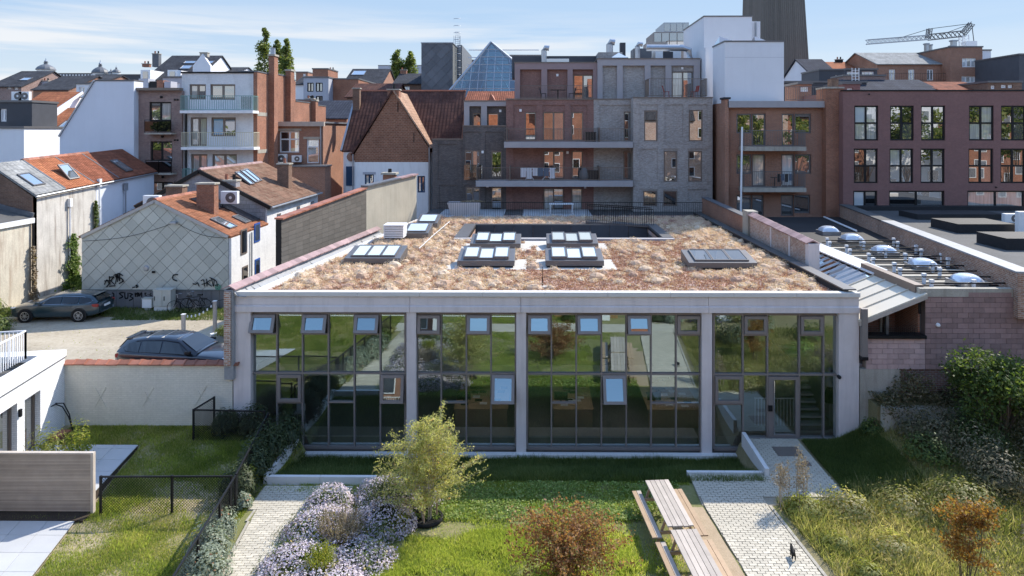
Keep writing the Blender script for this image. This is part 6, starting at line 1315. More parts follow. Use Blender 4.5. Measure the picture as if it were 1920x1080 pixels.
# ================================================================== row along the yard's far side: stained wall, slate and tile roofs
r = thing('stained_row_house', 'row house with a stained plaster wall, slate and orange tile roofs and creepers', 'house', (-28.5, 44, YARD)); XR_ = -28.5
def ez(y): return 7.8+(y-38.4)*.05
def rz_(y): return 9.55+(y-38.4)*.042
YS_ = [38.4, 40.9, 43.6, 46.2, 50.8]; RXR = -31.0; MT = ['tiles_grey_flat', 'tiles_orange', 'tiles_red', 'tiles_red']
for a_, b_, mt in zip(YS_, YS_[1:], MT):
    slope(r, 'roof_slope', mt, (XR_+.12, a_+.01, ez(a_)), (XR_+.12, b_-.01, ez(b_)), (RXR, a_+.01, rz_(a_)), (RXR, b_-.01, rz_(b_))); slope(r, 'roof_slope', mt, (-33.6, a_+.01, ez(a_)), (-33.6, b_-.01, ez(b_)), (RXR-.003, a_+.01, rz_(a_)), (RXR-.003, b_-.01, rz_(b_)))
for y in YS_[1:4]: MB().beam((XR_+.12, y, ez(y)+.13), (RXR, y, rz_(y)+.13), .12, .06).build('roof_joint', M['lead_flashing'], r)
m = MB(); m.prism([(-33.5, 38.42, .5), (XR_, 38.42, .5), (XR_, 38.42, ez(38.4)-.02), (RXR, 38.42, rz_(38.4)-.03), (-33.5, 38.42, ez(38.4)-.02)], (0, .3, 0)); m.build('gable_wall', M['brick_brown'], r)
m = MB(); m.prism([(XR_-.3, 38.73, .5), (XR_, 38.43, .5), (XR_, 38.43, ez(38.4)), (XR_-.3, 38.73, ez(38.4))], (0, 43.95-38.43, (43.95-38.43)*.05)); m.build('stained_wall', M['plaster_stained'], r)
m = MB(); m.prism([(XR_-.3, 43.97, .5), (XR_-.05, 43.97, .5), (XR_-.05, 43.97, ez(43.97)-.02), (XR_-.3, 43.97, ez(43.97)-.02)], (0, 6.8, .3)); m.build('rendered_wall', M['render_blue_white'], r)
MB().tube([(XR_+.2, 38.4, ez(38.4)-.02), (XR_+.2, 50.7, ez(50.7)-.02)], .06, 6).build('gutter', M['zinc'], r)
slr = (Vector((RXR, 0, rz_(40)))-Vector((XR_+.12, 0, ez(40)))).normalized()
def onr(y, u): nn = Vector((-slr.z, 0, slr.x)); nn = nn if nn.z > 0 else -nn; return Vector((XR_+.12, y, ez(y)))+slr*u+nn*.125
roof_window(r, onr(39.0, .7), (0, 1, .05), slr, .95, 1.2); roof_window(r, onr(42.0, .7), (0, 1, .05), (slr+Vector((.3, 0, .5))*.5), .95, 1.2); roof_window(r, onr(47.6, .5), (0, 1, .05), slr, .8, 1.4)
for k in range(14): MB().lathe([(.12, 0), (.14, .42), (.1, .44)], (RXR, 40.9+k*.43, rz_(40.9+k*.43)+.07), 8, ax=(0, 1, .04)).build('ridge_tile', M['tile_clay'], r)
for y, z0, z1, mt in ((41.35, 3.2, 6.9, 'metal_white'), (44.15, 3.5, 7.9, 'metal_white'), (47.0, 5.1, 7.4, 'zinc')): m = MB(); m.tube([(XR_+.1, y, z0), (XR_+.1, y, z1)], .05, 6); m.box(XR_+.02, XR_+.2, y-.12, y+.12, z1, z1+.5); m.build('downpipe', M[mt], r)
def ivy(label, y0, y1, z0, z1, n, seed, mt='leaf_ivy', x=XR_):
    t = thing('wall_creeper', label, 'creeper', (x, y0, z0)); g = np.random.default_rng(seed); z = z0+(z1-z0)*g.random(n)**1.5; u = (z-z0)/(z1-z0); w = (y1-y0)/2*(1-.65*u)*(.7+.3*np.sin(u*17)); y = (y0+y1)/2+w*g.normal(0, .5, n)
    leafcloud('foliage', np.stack([x+.08+.25*g.random(n)*(1-u*.5), y, z], -1), .09, mt, t, seed=seed, N=np.array([.8, 0, .2])); return t
ivy('yellow green creeper climbing the stained wall behind the teal car', 40.6, 42.6, 1.9, 5.2, 2200, 301); ivy('dark creeper at the junction of stained and rendered walls', 43.3, 44.2, 2.0, 7.0, 1600, 302, 'leaf_green'); ivy('narrow creeper on the cream annex wall', 34.6, 35.3, 1.9, 4.2, 500, 303); ivy('dry brown creeper in the joint of the annex and the stained wall', 37.9, 38.5, 2, 5.0, 500, 304, 'leaf_dry', -28.45)
shrub((-27.2, 41.2), .8, .9, 'bright bush at the foot of the stained wall behind the teal car', 305, 'leaf_ivy', 900, .08, 'bush', z=YARD); shrub((-27.3, 33.6), .9, 1.6, 'yellow green bush at the nose of the teal car', 306, 'leaf_bright', 1200, .08, 'bush', z=YARD); shrub((-25.7, 32.2), .7, .8, 'low green bush beside the front wheel of the teal car', 307, 'leaf_green', 900, .07, 'bush', z=YARD)
shrub((-27.4, 46.2), 1.0, 1.6, 'dark bush in the alley behind the slate gable', 308, 'leaf_dark', 900, .1, 'bush', z=4.3)
an = thing('cream_annex', 'low annex with a stained cream wall, white fascia and dark flat roof', 'annex', (-28.5, 35, YARD))
m = MB(); m.prism([(XR_-.3, 28, .5), (XR_-.0, 28, .5), (XR_-.0, 28, 6.3), (XR_-.3, 28, 6.3)], (0, 10.38, 0)); m.build('wall', M['plaster_cream'], an); m = MB(); m.box(XR_-.1, XR_+.14, 28, 38.38, 6.32, 6.6); m.build('fascia', M['metal_white'], an); m = MB(); m.prism([(XR_+.05, 28, 6.62), (-33.5, 28, 8.0), (-33.5, 28, 6.62)], (0, 10.37, 0)); m.build('roof', M['bitumen_grey'], an)
m = MB(); m.tube([(XR_+.1, 38.3, 6.3), (XR_+.1, 38.3, YARD)], .06, 6); m.build('downpipe', M['metal_black'], an); MB().beam((XR_+.1, 38.33, 6.75), (-33.5, 38.33, 8.1), .1, .25).build('flashing', M['lead_flashing'], an)
# ================================================================== wall between yard and roof: dark cladding, then cement
dw = thing('clad_party_wall', 'dark clad wall with a clay tile edge behind the parapet', 'wall', (-11.2, 37, 5)); q0, q1, q2 = Vector((-12.25, 32.7, 0)), Vector((-10.18, 40.75, 0)), Vector((-8.36, 47.7, 0))
def wall_run(par, a, b, za, zb, z0, th, mt, name, cols=0, rowsn=0):
    d = (b-a).normalized(); nn = Vector((-d.y, d.x, 0))*th
    return MB().add([(a.x, a.y, z0), (b.x, b.y, z0), (b.x, b.y, zb), (a.x, a.y, za)]+[(a.x+nn.x, a.y+nn.y, z0), (b.x+nn.x, b.y+nn.y, z0), (b.x+nn.x, b.y+nn.y, zb), (a.x+nn.x, a.y+nn.y, za)], [(0, 1, 2, 3), (7, 6, 5, 4), (0, 4, 5, 1), (1, 5, 6, 2), (2, 6, 7, 3), (3, 7, 4, 0)]).build(name, M[mt], par)
za0, za1, za2 = 7.25, 8.05, 8.45
wall_run(dw, q0, q1, za0, za1, 2, .3, 'metal_black', 'wall_body')
d = (q1-q0).normalized(); nR = Vector((d.y, -d.x, 0)); Lq = (q1-q0).length; nc, nr_ = 14, 12
for i in range(nc):
    for j in range(nr_):
        u0, u1 = Lq*i/nc+.003, Lq*(i+1)/nc-.003; zt = lambda u: za0+(za1-za0)*u/Lq-.04
        f0, f1 = j/nr_, (j+1)/nr_-.001; z_ = lambda u, f: 4.6+(zt(u)-4.6)*f; p, q = q0+d*u0, q0+d*u1; lp0 = nR*.008; lp1 = nR*.018
        MB().quad((p.x+lp1.x, p.y+lp1.y, z_(u0, f0)), (q.x+lp1.x, q.y+lp1.y, z_(u1, f0)), (q.x+lp0.x, q.y+lp0.y, z_(u1, f1)), (p.x+lp0.x, p.y+lp0.y, z_(u0, f1))).build('cladding_panel', M['cladding_dark'], dw)
n = 26
for k in range(n): a_, b_ = q0.lerp(q1, k/n), q0.lerp(q1, (k+.98)/n); za, zb = za0+(za1-za0)*k/n, za0+(za1-za0)*(k+1)/n; MB().beam((a_.x-.12, a_.y, za+.04), (b_.x-.12, b_.y, zb+.05), .48, .08).build('edge_tile', M['tile_clay'], dw)
cwl = thing('cement_party_wall', 'tall cement rendered wall standing over the back corner of the planted roof', 'wall', (-9.3, 44, 5)); wall_run(cwl, q1+Vector((.012, .05, 0)), q2, za1+.12, za2, 2, .35, 'cement_wall', 'wall_body'); a_, b_ = q1+Vector((-.1, .05, 0)), q2+Vector((-.1, 0, 0))
for k in range(16): p, q = a_.lerp(b_, k/16), a_.lerp(b_, (k+.98)/16); z0, z1 = za1+.16+(za2-za1-.12)*k/16, za1+.16+(za2-za1-.12)*(k+1)/16; MB().beam((p.x, p.y, z0), (q.x, q.y, z1), .5, .09).build('coping_tile' if k > 9 else 'coping_slab', M['tile_mauve' if k > 9 else 'lead_flashing'], cwl)
pc = thing('brick_chimney', 'short orange brick chimney rising behind the cement wall', 'chimney', (-11.2, 46, 8)); c = at(731, 340, 47.6); MB().box(c.x-.4, c.x+.4, 47.2, 48, 6, at(731, 327, 47.6).z).build('stack', M['brick_orange'], pc); z = at(731, 327, 47.6).z; box_part('cap', M['concrete_old'], pc, c.x-.52, c.x+.52, 47.08, 48.12, z+.002, z+.14); MB().lathe([(.14, z+.142), (.12, z+.4)], (c.x, 47.6, 0), 8).build('pot', M['metal_black'], pc)
# ================================================================== brick apartment block behind the planted roof
ap = thing('brick_apartment_block', 'new apartment block in charcoal, red brown and grey brick with long balconies', 'apartment building', (3, 56, 1)); YA = 54.0
CUR = ('pane_dark', 'pane_mid'); D1 = dict(cols=1, panes=('pane_dark',), frame='metal_brown', w=.09); D2 = dict(cols=2, panes=('pane_dark', 'pane_mid'), frame='metal_brown', w=.09); DC = dict(cols=2, panes=('pane_curtain', 'pane_mid'), frame='metal_brown', w=.09)
def zy(y, Y): return at(994, y, Y).z
def RX(l, Y): return [rect(*r[:4], Y) for r in l]
Y = YA
a1 = rect(810, 262, 868, 420, Y); wall('wall', M['brick_charcoal'], ap, a1[0], a1[2]-.002, 0, a1[3], Y+.25, recess=RX([(821, 270, 858, 337), (823, 347, 858, 398)], Y+.25))
h = win_px(ap, [(871, 282, 900, 335, D2), (921, 283, 941, 334, D1), (873, 351, 900, 399, D2), (921, 351, 941, 399, D1)], Y)
a2 = rect(868, 237, 949, 420, Y); wall('wall', M['brick_charcoal'], ap, a2[0], a2[2]-.002, 0, a2[3], Y, h, recess=RX([(869.5, 247, 900.5, 336), (910, 247, 943, 336), (869.5, 347, 900.5, 399.5), (910, 347, 943, 399.5)], Y))
h = win_px(ap, [(984, 210, 1005, 263, D1), (1018, 210, 1058, 264, D2), (1071, 210, 1094, 264, D1), (1019, 283, 1058, 336, D2), (1072, 283, 1093, 336, D1), (1019, 353, 1057, 399, DC), (1071, 353, 1092, 399, dict(D1, panes=('pane_curtain',)))], Y)
a3 = rect(949, 187, 1113, 420, Y); wall('wall', M['brick_redbrown'], ap, a3[0], a3[2], 0, a3[3], Y-.03, h, recess=RX([(963, 197, 1005.5, 264.5), (1017, 197, 1059, 264.5), (1070, 197, 1101, 264.5), (963, 278, 1004, 337), (1017, 278, 1059, 337), (1070, 278, 1101, 337), (963, 351, 1004, 399.5), (1017, 351, 1059, 399.5), (1070, 351, 1101, 399.5)], Y-.03))
h = win_px(ap, [(1170, 209, 1186, 264, D1), (1169, 284, 1186, 337, D1)], Y)
a4 = rect(1113, 187, 1190, 420, Y); wall('wall', M['brick_grey'], ap, a4[0]+.002, a4[2], 0, a4[3], Y, h, recess=RX([(1124, 197, 1187, 264.5), (1124, 278, 1187, 337.5), (1124, 351, 1187, 399)], Y))
Yf = 52.6
h = win_px(ap, [(1208, 207, 1233, 265, D1), (1292, 206, 1318, 265, D1), (1245, 283, 1270, 341, D1), (1291, 283, 1317, 341, D1), (1206, 358, 1232, 387, D1), (1244, 358, 1270, 387, D1)], Yf)
a5 = rect(1187.5, 184, 1336, 420, Yf); wall('wall', M['brick_grey'], ap, a5[0], a5[2], 0, a5[3], Yf, h, recess=RX([(1199, 196, 1234, 266), (1246, 196, 1281, 266), (1291, 196, 1326, 266), (1199, 279, 1233, 342), (1244, 279, 1271, 342), (1290, 279, 1326, 342), (1199, 355, 1233, 398), (1243, 355, 1271, 398), (1290, 355, 1326, 398)], Yf))
m = MB()
for q, yy in ((a1, Y+.25), (a2, Y), (a4, Y), (a5, Yf)): m.box(q[0]-.03, q[2]+.03, yy-.05, yy+.3, q[3]+.002, q[3]+.09)
m.box(a3[0]-.03, a3[2]+.0, Y-.1, Y+.3, a3[3]+.003, a3[3]+.1); m.build('coping', M['metal_brown'], ap)
# set back upper storeys with their concrete frames
def framed(px, y0, y1, ytop, pil, Y, mt_b, mt_f, wins):
    x0, x1 = at(px[0], 150, Y).x, at(px[1], 150, Y).x; h = win_px(ap, wins, Y+.3); zt = zy(ytop, Y); wall('wall', M[mt_b], ap, x0+.02, x1-.02, zy(y1+14, Y), zt-.3, Y+.3, h, body=7)
    MB().box(x0, x1, Y, Y+.6, zy(y0, Y), zt).build('frame_beam', M[mt_f], ap); MB().box(x0-.04, x1+.04, Y-.05, Y+7.3, zt+.002, zt+.08).build('roof_edge', M['metal_brown'], ap)
    for a, b in pil: MB().box(at(a, 150, Y).x+.001, at(b, 150, Y).x-.001, Y+.0, Y+.55, zy(y1+14, Y), zy(y0, Y)-.003).build('frame_pillar', M[mt_f], ap)
framed((965, 1120), 130, 187, 118, ((965, 975), (1015, 1026), (1064, 1074), (1112, 1120)), 56.6, 'brick_redbrown', 'concrete_frame_red', [(1075, 140, 1112, 190, D2)])
framed((1120.5, 1313), 123, 184, 111, ((1120.5, 1130), (1157, 1168), (1209, 1220), (1248, 1259), (1301, 1313)), 56.2, 'brick_grey', 'concrete_frame', [(1260, 134, 1301, 190, DC)])
framed((870, 949), 199, 237, 190, ((870, 880), (902, 913)), 55.2, 'brick_charcoal', 'concrete_frame', [(886, 212, 902, 240, D1), (914, 212, 935, 240, D1)])
for px0, px1, ys, Yb in ((945, 1187, 266, 52.2), (892, 1187, 339, 52.2)):
    x0, x1 = at(px0, ys, Yb).x, at(px1, ys, Yb).x; zs = zy(ys, Yb); zb = zy(ys+11, Yb); MB().box(x0, x1, Yb, YA-.04, zb, zs).build('balcony_slab', M['balcony_slab'], ap); railing(ap, x0+.05, x1-.02, zs, 1.02, Yb+.08, 'metal_brown', .12)
    for p in ((949, 1124) if px0 > 900 else (893, 955, 1124)): xx = at(p, ys, Yb).x; MB().box(xx, xx+.06, Yb+.12, YA-.1, zs+.005, zs+1.1).build('balcony_divider', M['metal_brown'], ap)
railing(ap, at(975, 180, 54.2).x, at(1112, 180, 54.2).x, zy(187, 54.2)+.12, 1.02, 54.3, 'metal_brown'); railing(ap, at(1217, 180, 52.9).x, at(1326, 180, 52.9).x, zy(184, 52.9)+.12, 1.4, 52.95, 'metal_brown', ret=2)
c = rect(870, 329, 900, 335, Y); MB().box(at(869, 320, 53.4).x, at(903, 320, 53.4).x, 53.86, 53.90, zy(337, 53.9), zy(309, 53.9)).build('glass_balustrade', M['glass_screen'], ap)
for px, py, yy in ((976, 207, Y-.03), (1064, 286, Y-.03), (905, 285, Y), (1097, 351, Y-.03), (914, 349, Y), (938, 208, 55.5), (1045, 141, 56.9), (1279, 128, 56.5)): c = at(px, py, yy); MB().box(c.x-.09, c.x+.09, yy-.09, yy-.002, c.z-.1, c.z+.1).build('wall_lamp', M['plastic_white'], ap)
# roof plant on the apartment block
RZA = zy(111, 56.2)
MB().box(at(1122, 100, 59).x, at(1167, 100, 59).x, 59, 62, RZA, zy(98, 59)).build('roof_housing', M['brick_grey'], ap)
m = MB(); x0, x1 = at(1146, 105, 57.6).x, at(1178, 105, 57.6).x; m.box(x0, x1, 57.6, 59, RZA, zy(108, 57.6)); zz = zy(108, 57.6); m.add([(x0, 57.6, zz), (x1, 57.6, zz), (x1, 59, zz), (x0, 59, zz), ((x0+x1)/2, 58.3, zy(99, 58.3))], [(0, 1, 4), (1, 2, 4), (2, 3, 4), (3, 0, 4)], 1); m.build('pyramid_rooflight', [M['bitumen'], M['pane_milky']], ap)
for px, yt, yy, r_ in ((1020, 95, 60, .25), (1143, 84, 59.5, .3), (1195, 88, 58.5, .22)):
    x = at(px, yt, yy).x; z = zy(yt, yy); MB().tube([(x, yy, RZA-.6), (x, yy, z), (x+.15, yy, z+.25), (x+.45, yy, z+.2)], r_, 10).build('vent_pipe', M['metal_galvanised'], ap)
MB().box(at(1163, 85, 60).x, at(1173, 85, 60).x, 60, 60.6, RZA, zy(80, 60)).build('flue', M['slate_dark'], ap)
MB().tube([(at(1212, 90, 58).x, 58, zy(90, 58)), (at(1280, 90, 58).x, 58, zy(90, 58)), (at(1292, 95, 58).x, 58, zy(94, 58)), (at(1295, 107, 58).x, 58, RZA)], .28, 10).build('air_duct', M['metal_galvanised'], ap)
for px0, px1, yt, mt in ((1229, 1243, 92, 'plastic_white'), (1262, 1277, 93, 'metal_white'), (1243, 1262, 97, 'slate_dark'), (1188, 1222, 91, 'slate_grey'), (960, 1117, 105, 'slate_dark'), (1015, 1060, 115, 'bitumen')): MB().box(at(px0, yt, 61).x, at(px1, yt, 61).x, 61, 63, RZA-1.2, zy(yt, 61)).build('roof_unit', M[mt], ap)
for px0, px1 in ((1025, 1067), (1205, 1260)): MB().box(at(px0, 112, 57.5).x, at(px1, 112, 57.5).x, 57.5, 58.6, RZA-.5, RZA+.18).build('rooflight', M['pane_milky'], ap)
# terrace at roof level in front of the ground floor
tz = ZR+.05
tr = thing('roof_terrace', 'railed roof terraces with grey decking at the foot of the apartment block', 'terrace', (2, 51, tz))
XA, XB = a1[0], at(1335, 400, 52).x
MB().box(XA, XB+.1, YB+.003, YF+29, ZR-.8, ZR-.002).build('terrace_base', M['bitumen_grey'], tr); bx = [(822, 945, 'a'), (980, 1110, 'b')]
for p0, p1, _ in bx:
    x0, x1 = at(p0, 405, 50).x, at(p1, 405, 50).x; n = 12
    for k in range(n): MB().box(x0+(x1-x0)*k/n+.006, x0+(x1-x0)*(k+1)/n-.006, 48.5, 53.7, ZR+.003, tz).build('decking_board', M['patio_slab'], tr)
railing(tr, at(820, 405, 48.4).x, at(943, 405, 48.4).x, ZR+.01, 1.15, 48.4, 'metal_black', .13); railing(tr, at(943, 405, 48.4).x+.02, at(1350, 405, 48.4).x-1.2, ZR+.01, 1.15, 48.45, 'metal_black', .13)
br = thing('roof_gangway', 'dark railed gangway crossing from the light well to the terrace', 'gangway', (8, 45, ZR)); g0, g1 = Vector((at(1100, 430, 44.6).x, 45.0, ZR+.25)), Vector((at(1222, 430, 44.6).x, 44.4, ZR+.05))
MB().beam(g0, g1, 1.0, .12).build('deck', M['metal_anthracite'], br)
for off in (-.5, .5):
    m = MB(); o_ = Vector((0, off, 0)); m.beam(g0+o_+Vector((0, 0, 1.1)), g1+o_+Vector((0, 0, 1.1)), .05, .05)
    for k in range(31): p = g0.lerp(g1, k/30)+o_; m.beam(p, p+Vector((0, 0, 1.08)), .022, .022)
    m.build('railing', M['metal_black'], br)
for px, lab in ((878, 'long pale planter box behind the terrace railing'), ):
    t = thing('planter_box', lab, 'planter', (at(px, 400, 50).x, 50, tz)); x0, x1 = at(839, 400, 50).x, at(900, 400, 50).x
    m = MB(); m.prism([(x0+.25, 50, tz), (x1-.1, 50, tz), (x1, 49.8, tz+.9), (x0, 49.8, tz+.9)], (0, 1.0, 0)); m.build('box', M['concrete'], t); P, _ = dome(500, ((x0+x1)/2+.6, 50.4, tz+.9), (.9, .4, .22), 401); leafcloud('plants', P, .07, 'leaf_dry', t, seed=401)
t = thing('terrace_table', 'white terrace table with chairs behind the railing', 'table', (at(1050, 398, 51).x, 51, tz)); x0, x1 = at(1030, 395, 51).x, at(1075, 395, 51).x; box_part('table_top', M['metal_white'], t, x0, x1, 50.6, 51.5, tz+.70, tz+.74)
for xx in (x0+.05, x1-.1):
    for yy in (50.65, 51.4): box_part('leg', M['metal_white'], t, xx, xx+.05, yy, yy+.05, tz, tz+.698)
def chair(x, y, z, rz, label, mt, group):
    t = thing('garden_chair', label, 'chair', (x, y, z), rz, group)
    for o in (MB().box(-.22, .22, -.22, .22, .42, .45).build('seat', M[mt]), MB().prism([(-.22, .20, .452), (.22, .20, .452), (.22, .34, .92), (-.22, .34, .92)], (0, .025, 0)).build('backrest', M[mt]), *[MB().beam((a*.2, b*.2, 0), (a*.17, b*.17, .418), .03, .03).build('leg', M[mt]) for a in (-1, 1) for b in (-1, 1)]): o.parent = t
    return t
zt = zy(184, 52.9)+.12; chair(at(1250, 180, 54).x, 54, zt, R(70), 'red metal chair by the top terrace door, back toward the pillar', 'fabric_red', 'red chairs on the top terrace'); chair(at(1302, 180, 54).x, 54, zt, R(-70), 'red metal chair by the top terrace door, back toward the white wall', 'fabric_red', 'red chairs on the top terrace')
zt = zy(187, 54.2)+.12; chair(at(1019, 180, 55.4).x, 55.4, zt, R(80), 'dark chair at one end of the red terrace, by the pillar', 'metal_black', 'dark chairs on the upper terrace'); chair(at(1072, 180, 55.4).x, 55.4, zt, R(-80), 'dark chair on the upper terrace beside the glazed door', 'metal_black', 'dark chairs on the upper terrace')
t = thing('terrace_table', 'dark table between two dark chairs on the upper terrace', 'table', (at(1046, 180, 55.4).x, 55.4, zt)); x = at(1046, 180, 55.4).x; box_part('table_top', M['metal_black'], t, x-.6, x+.6, 55, 55.8, zt+.7, zt+.74); box_part('pedestal', M['metal_black'], t, x-.05, x+.05, 55.35, 55.45, zt, zt+.698)
def rack(px, label, mts, seed):
    z = zy(339, 52.2)+.003; x = at(px, 330, 52.9).x; t = thing('drying_rack', label, 'drying rack', (x, 52.9, z), group='drying racks on the balcony')
    for s in (-.35, .35): m = MB(); m.beam((x-.35, 52.9+s, z), (x+.35, 52.9+s, z+.9), .03, .03); m.beam((x+.35, 52.9+s, z), (x-.35, 52.9+s, z+.9), .03, .03); m.build('leg', M['metal_white'], t)
    m = MB(); m.box(x-.7, x+.7, 52.55, 52.57, z+.9, z+.92); m.box(x-.7, x+.7, 53.23, 53.25, z+.9, z+.92); m.build('rail', M['metal_white'], t)
    g = np.random.default_rng(seed)
    pl_ = ('nearest the charcoal bricks', 'in the middle of the row', 'nearest the grey bricks')
    for k, mt in enumerate(mts): xx = x-.68+k*1.36/len(mts); l = g.uniform(.55, .85); tag(MB().box(xx, xx+1.2/len(mts), 52.52, 52.60, z+.95-l, z+.96).build('laundry', M[mt], None, bevel=.01), '%s laundry on the rack of %s clothes, %s' % ('white' if 'white' in mt else 'dark blue', 'white' if px < 1000 else 'mixed', pl_[k]), 'clothes', 'laundry on the balcony racks')
    return t
rack(993, 'drying rack with white clothes on the lower long balcony', ('fabric_white', 'fabric_white', 'fabric_white'), 1); rack(1025, 'drying rack with mixed clothes on the lower long balcony', ('fabric_denim', 'fabric_denim', 'fabric_white'), 2)
for px, ys, lab in ((1107, 266, 'black storage box on the upper long balcony'), (1110, 339, 'black storage box on the lower long balcony')): x = at(px, ys, 53).x; z = zy(ys, 52.2)+.003; t = thing('storage_box', lab, 'box', (x, 53, z)); box_part('box', M['plastic_dark'], t, x-.4, x+.4, 52.7, 53.3, z, z+.7); box_part('lid', M['plastic_dark'], t, x-.43, x+.43, 52.67, 53.33, z+.702, z+.76)
x = at(1095, 339, 53).x; z = zy(339, 52.2)+.003; tag(MB().lathe([(.3, 0), (.38, .3), (.3, .75), (.12, .95)], (x, 52.9, z), 10).build('covered_bag', M['corrugated_grey'], None, smooth=True), 'grey bulging cover standing on the lower balcony beside the black box', 'bag')
# ================================================================== white blocks and glass plant room above
wb = thing('white_party_block', 'tall white rendered block rising beside the grey brick flats', 'building', (16, 52, 1)); X0, X1 = 13.95, at(1470, 100, 50.6).x; zt = zy(79, 50.6)
MB().box(X0, X1, 50.62, 54, .5, zt).build('wall', M['render_white'], wb); MB().box(X0-.05, X1+.05, 50.57, 54.05, zt+.002, zt+.10).build('coping', M['metal_anthracite'], wb)
for z in (zt-1.15,): MB().box(X0+.01, X1-.01, 50.612, 50.618, z, z+.02).build('joint', M['render_grey'], wb)
m = MB(); 
for a, b in ((1342, 1380), (1408, 1440)): x0, x1 = at(a, 78, 53).x, at(b, 78, 53).x; m.add([(x0, 52, zt+.1), (x1, 52, zt+.1), (x1, 53.6, zt+.1), (x0, 53.6, zt+.1), (x0+.4, 53.4, zt+.8)], [(0, 1, 4), (1, 2, 4), (2, 3, 4), (3, 0, 4)])
m.build('solar_panel', M['solar_cell'], wb)
MB().box(at(1317, 100, 56).x, X0-.003, 55, 58, .5, zy(92, 56)).build('stair_block', M['render_white'], wb)
w2 = thing('white_stepped_block', 'farther white rendered block with a stepped flat top', 'building', (17, 60, 1)); Xa = at(1320, 40, 58).x; zt2 = zy(32, 58)
MB().box(Xa, at(1410, 40, 58).x, 58, 66, .5, zt2).build('wall', M['render_white'], w2); MB().box(at(1410, 40, 58).x+.002, at(1427, 40, 58).x, 58.2, 66, .5, zy(40, 58)).build('lower_wall', M['render_white'], w2); MB().box(Xa-.05, at(1410, 40, 58).x+.05, 57.95, 66, zt2+.002, zt2+.1).build('coping', M['metal_anthracite'], w2); MB().box(at(1345, 30, 60).x, at(1367, 30, 60).x, 60, 62, zt2+.1, zt2+.35).build('roof_hatch', M['slate_dark'], w2); MB().tube([(at(1417, 60, 58.1).x, 58.1, zy(40, 58)), (at(1417, 60, 58.1).x, 58.1, 5)], .07, 6).build('downpipe', M['zinc'], w2)
gp = thing('plant_room', 'blue grey glazed plant room on a roof behind the flats', 'plant room', (14, 70, 10)); Yp = 70
for (a, t_, b, bt), mt in (((1226, 60, 1284, 92), 'zinc'), ((1245, 42, 1292, 60), 'pane_mid')): q = rect(a, t_, b, bt, Yp); n = 4; MB().box(q[0], q[2], Yp+.05, Yp+5, q[1]-(6 if mt == 'zinc' else 0), q[3]).build('housing', M['metal_grey_brown' if mt == 'zinc' else 'zinc'], gp); [MB().box(q[0]+(q[2]-q[0])*k/n+.04, q[0]+(q[2]-q[0])*(k+1)/n-.04, Yp-.0, Yp+.045, q[1]+.1, q[3]-.1).build('glass_panel', M['pane_mid'], gp) for k in range(n)]
q = rect(1215, 78, 1250, 100, 66); MB().box(q[0], q[2], 66, 69, q[1]-4, q[3]).build('brown_housing', M['wood_grey'], gp)
# ================================================================== brick flats with two balconies
bf = thing('brown_brick_flats', 'brown brick flats with two balconies and a concrete roof edge', 'apartment building', (18, 52, 1)); Yb = 50.0
B1 = dict(cols=1, frame='metal_anthracite', panes=('pane_dark',), w=.1); B2 = dict(B1, panes=('pane_curtain',)); B3 = dict(B1, panes=('pane_mid',)); BW = dict(B1, panes=('pane_milky',))
h = win_px(bf, [(1381, 213, 1409.5, 250, B1), (1410, 213, 1436, 274, B1), (1466, 213, 1489.5, 274, B1), (1490, 213, 1521, 250, B1), (1381, 289, 1409.5, 326, B3), (1410, 289, 1435, 350, B2), (1465, 289, 1489.5, 350, BW), (1490, 289, 1521, 326, B3), (1381, 365, 1409.5, 400, B3), (1410, 365, 1432, 405, B3), (1464, 365, 1488.5, 405, B3), (1489, 365, 1519, 400, B1)], Yb)
q = rect(1362, 192, 1556, 418, Yb); wall('wall', M['brick_rust'], bf, q[0], q[2], .5, q[3], Yb, h, body=5)
MB().box(q[0]-.02, q[2]+.1, Yb-.45, Yb+.2, zy(202, Yb), zy(190, Yb)).build('roof_edge', M['balcony_slab'], bf)
pq = rect(1549, 166, 1582, 412, 49.3); MB().box(pq[0], pq[2], 49.3, 51, .5, pq[3]).build('brick_pier', M['brick_orange'], bf); MB().box(pq[0]-.08, pq[2]+.02, 49.22, 51, pq[3]+.002, pq[3]+.12).build('pier_cap', M['concrete_old'], bf); MB().box(at(1557, 160, 50).x, at(1570, 160, 50).x, 49.8, 50.5, pq[3]+.12, pq[3]+.75).build('chimney', M['brick_brown'], bf)
pq = rect(1352.5, 186, 1366, 418, 49.6); MB().box(pq[0]+.25, pq[2], 49.55, 50.6, .5, pq[3]).build('brick_pier', M['brick_rust'], bf); MB().box(pq[0]+.15, pq[2]+.12, 49.45, 50.6, pq[3]+.002, pq[3]+.14).build('pier_cap', M['tiles_slate'], bf)
for ys in (275, 352): Y2 = 48.7; x0, x1 = at(1395, ys, Y2).x, at(1512, ys, Y2).x; zs = zy(ys, Y2); MB().box(x0, x1, Y2, Yb-.003, zs-.30, zs).build('balcony_slab', M['concrete_old'], bf); railing(bf, x0+.05, x1-.05, zs, 1.18, Y2+.06, 'metal_anthracite', .125, ret=1.2)
x = at(1547, 300, 49.9).x; MB().tube([(x, 49.88, zy(202, Yb)), (x, 49.88, zy(405, Yb))], .05, 6).box(x-.1, x+.1, 49.8, 49.96, zy(205, Yb)-.2, zy(203, Yb)).build('downpipe', M['zinc'], bf)
t = thing('roof_railing', 'grey railing on the roof edge of the brown brick flats beside the white block', 'railing', (at(1510, 190, 49.8).x, 49.8, zy(190, Yb))); railing(t, at(1473, 180, 49.9).x, at(1549, 180, 49.9).x, zy(190, Yb)+.005, 1.05, 49.75, 'metal_anthracite', .16)
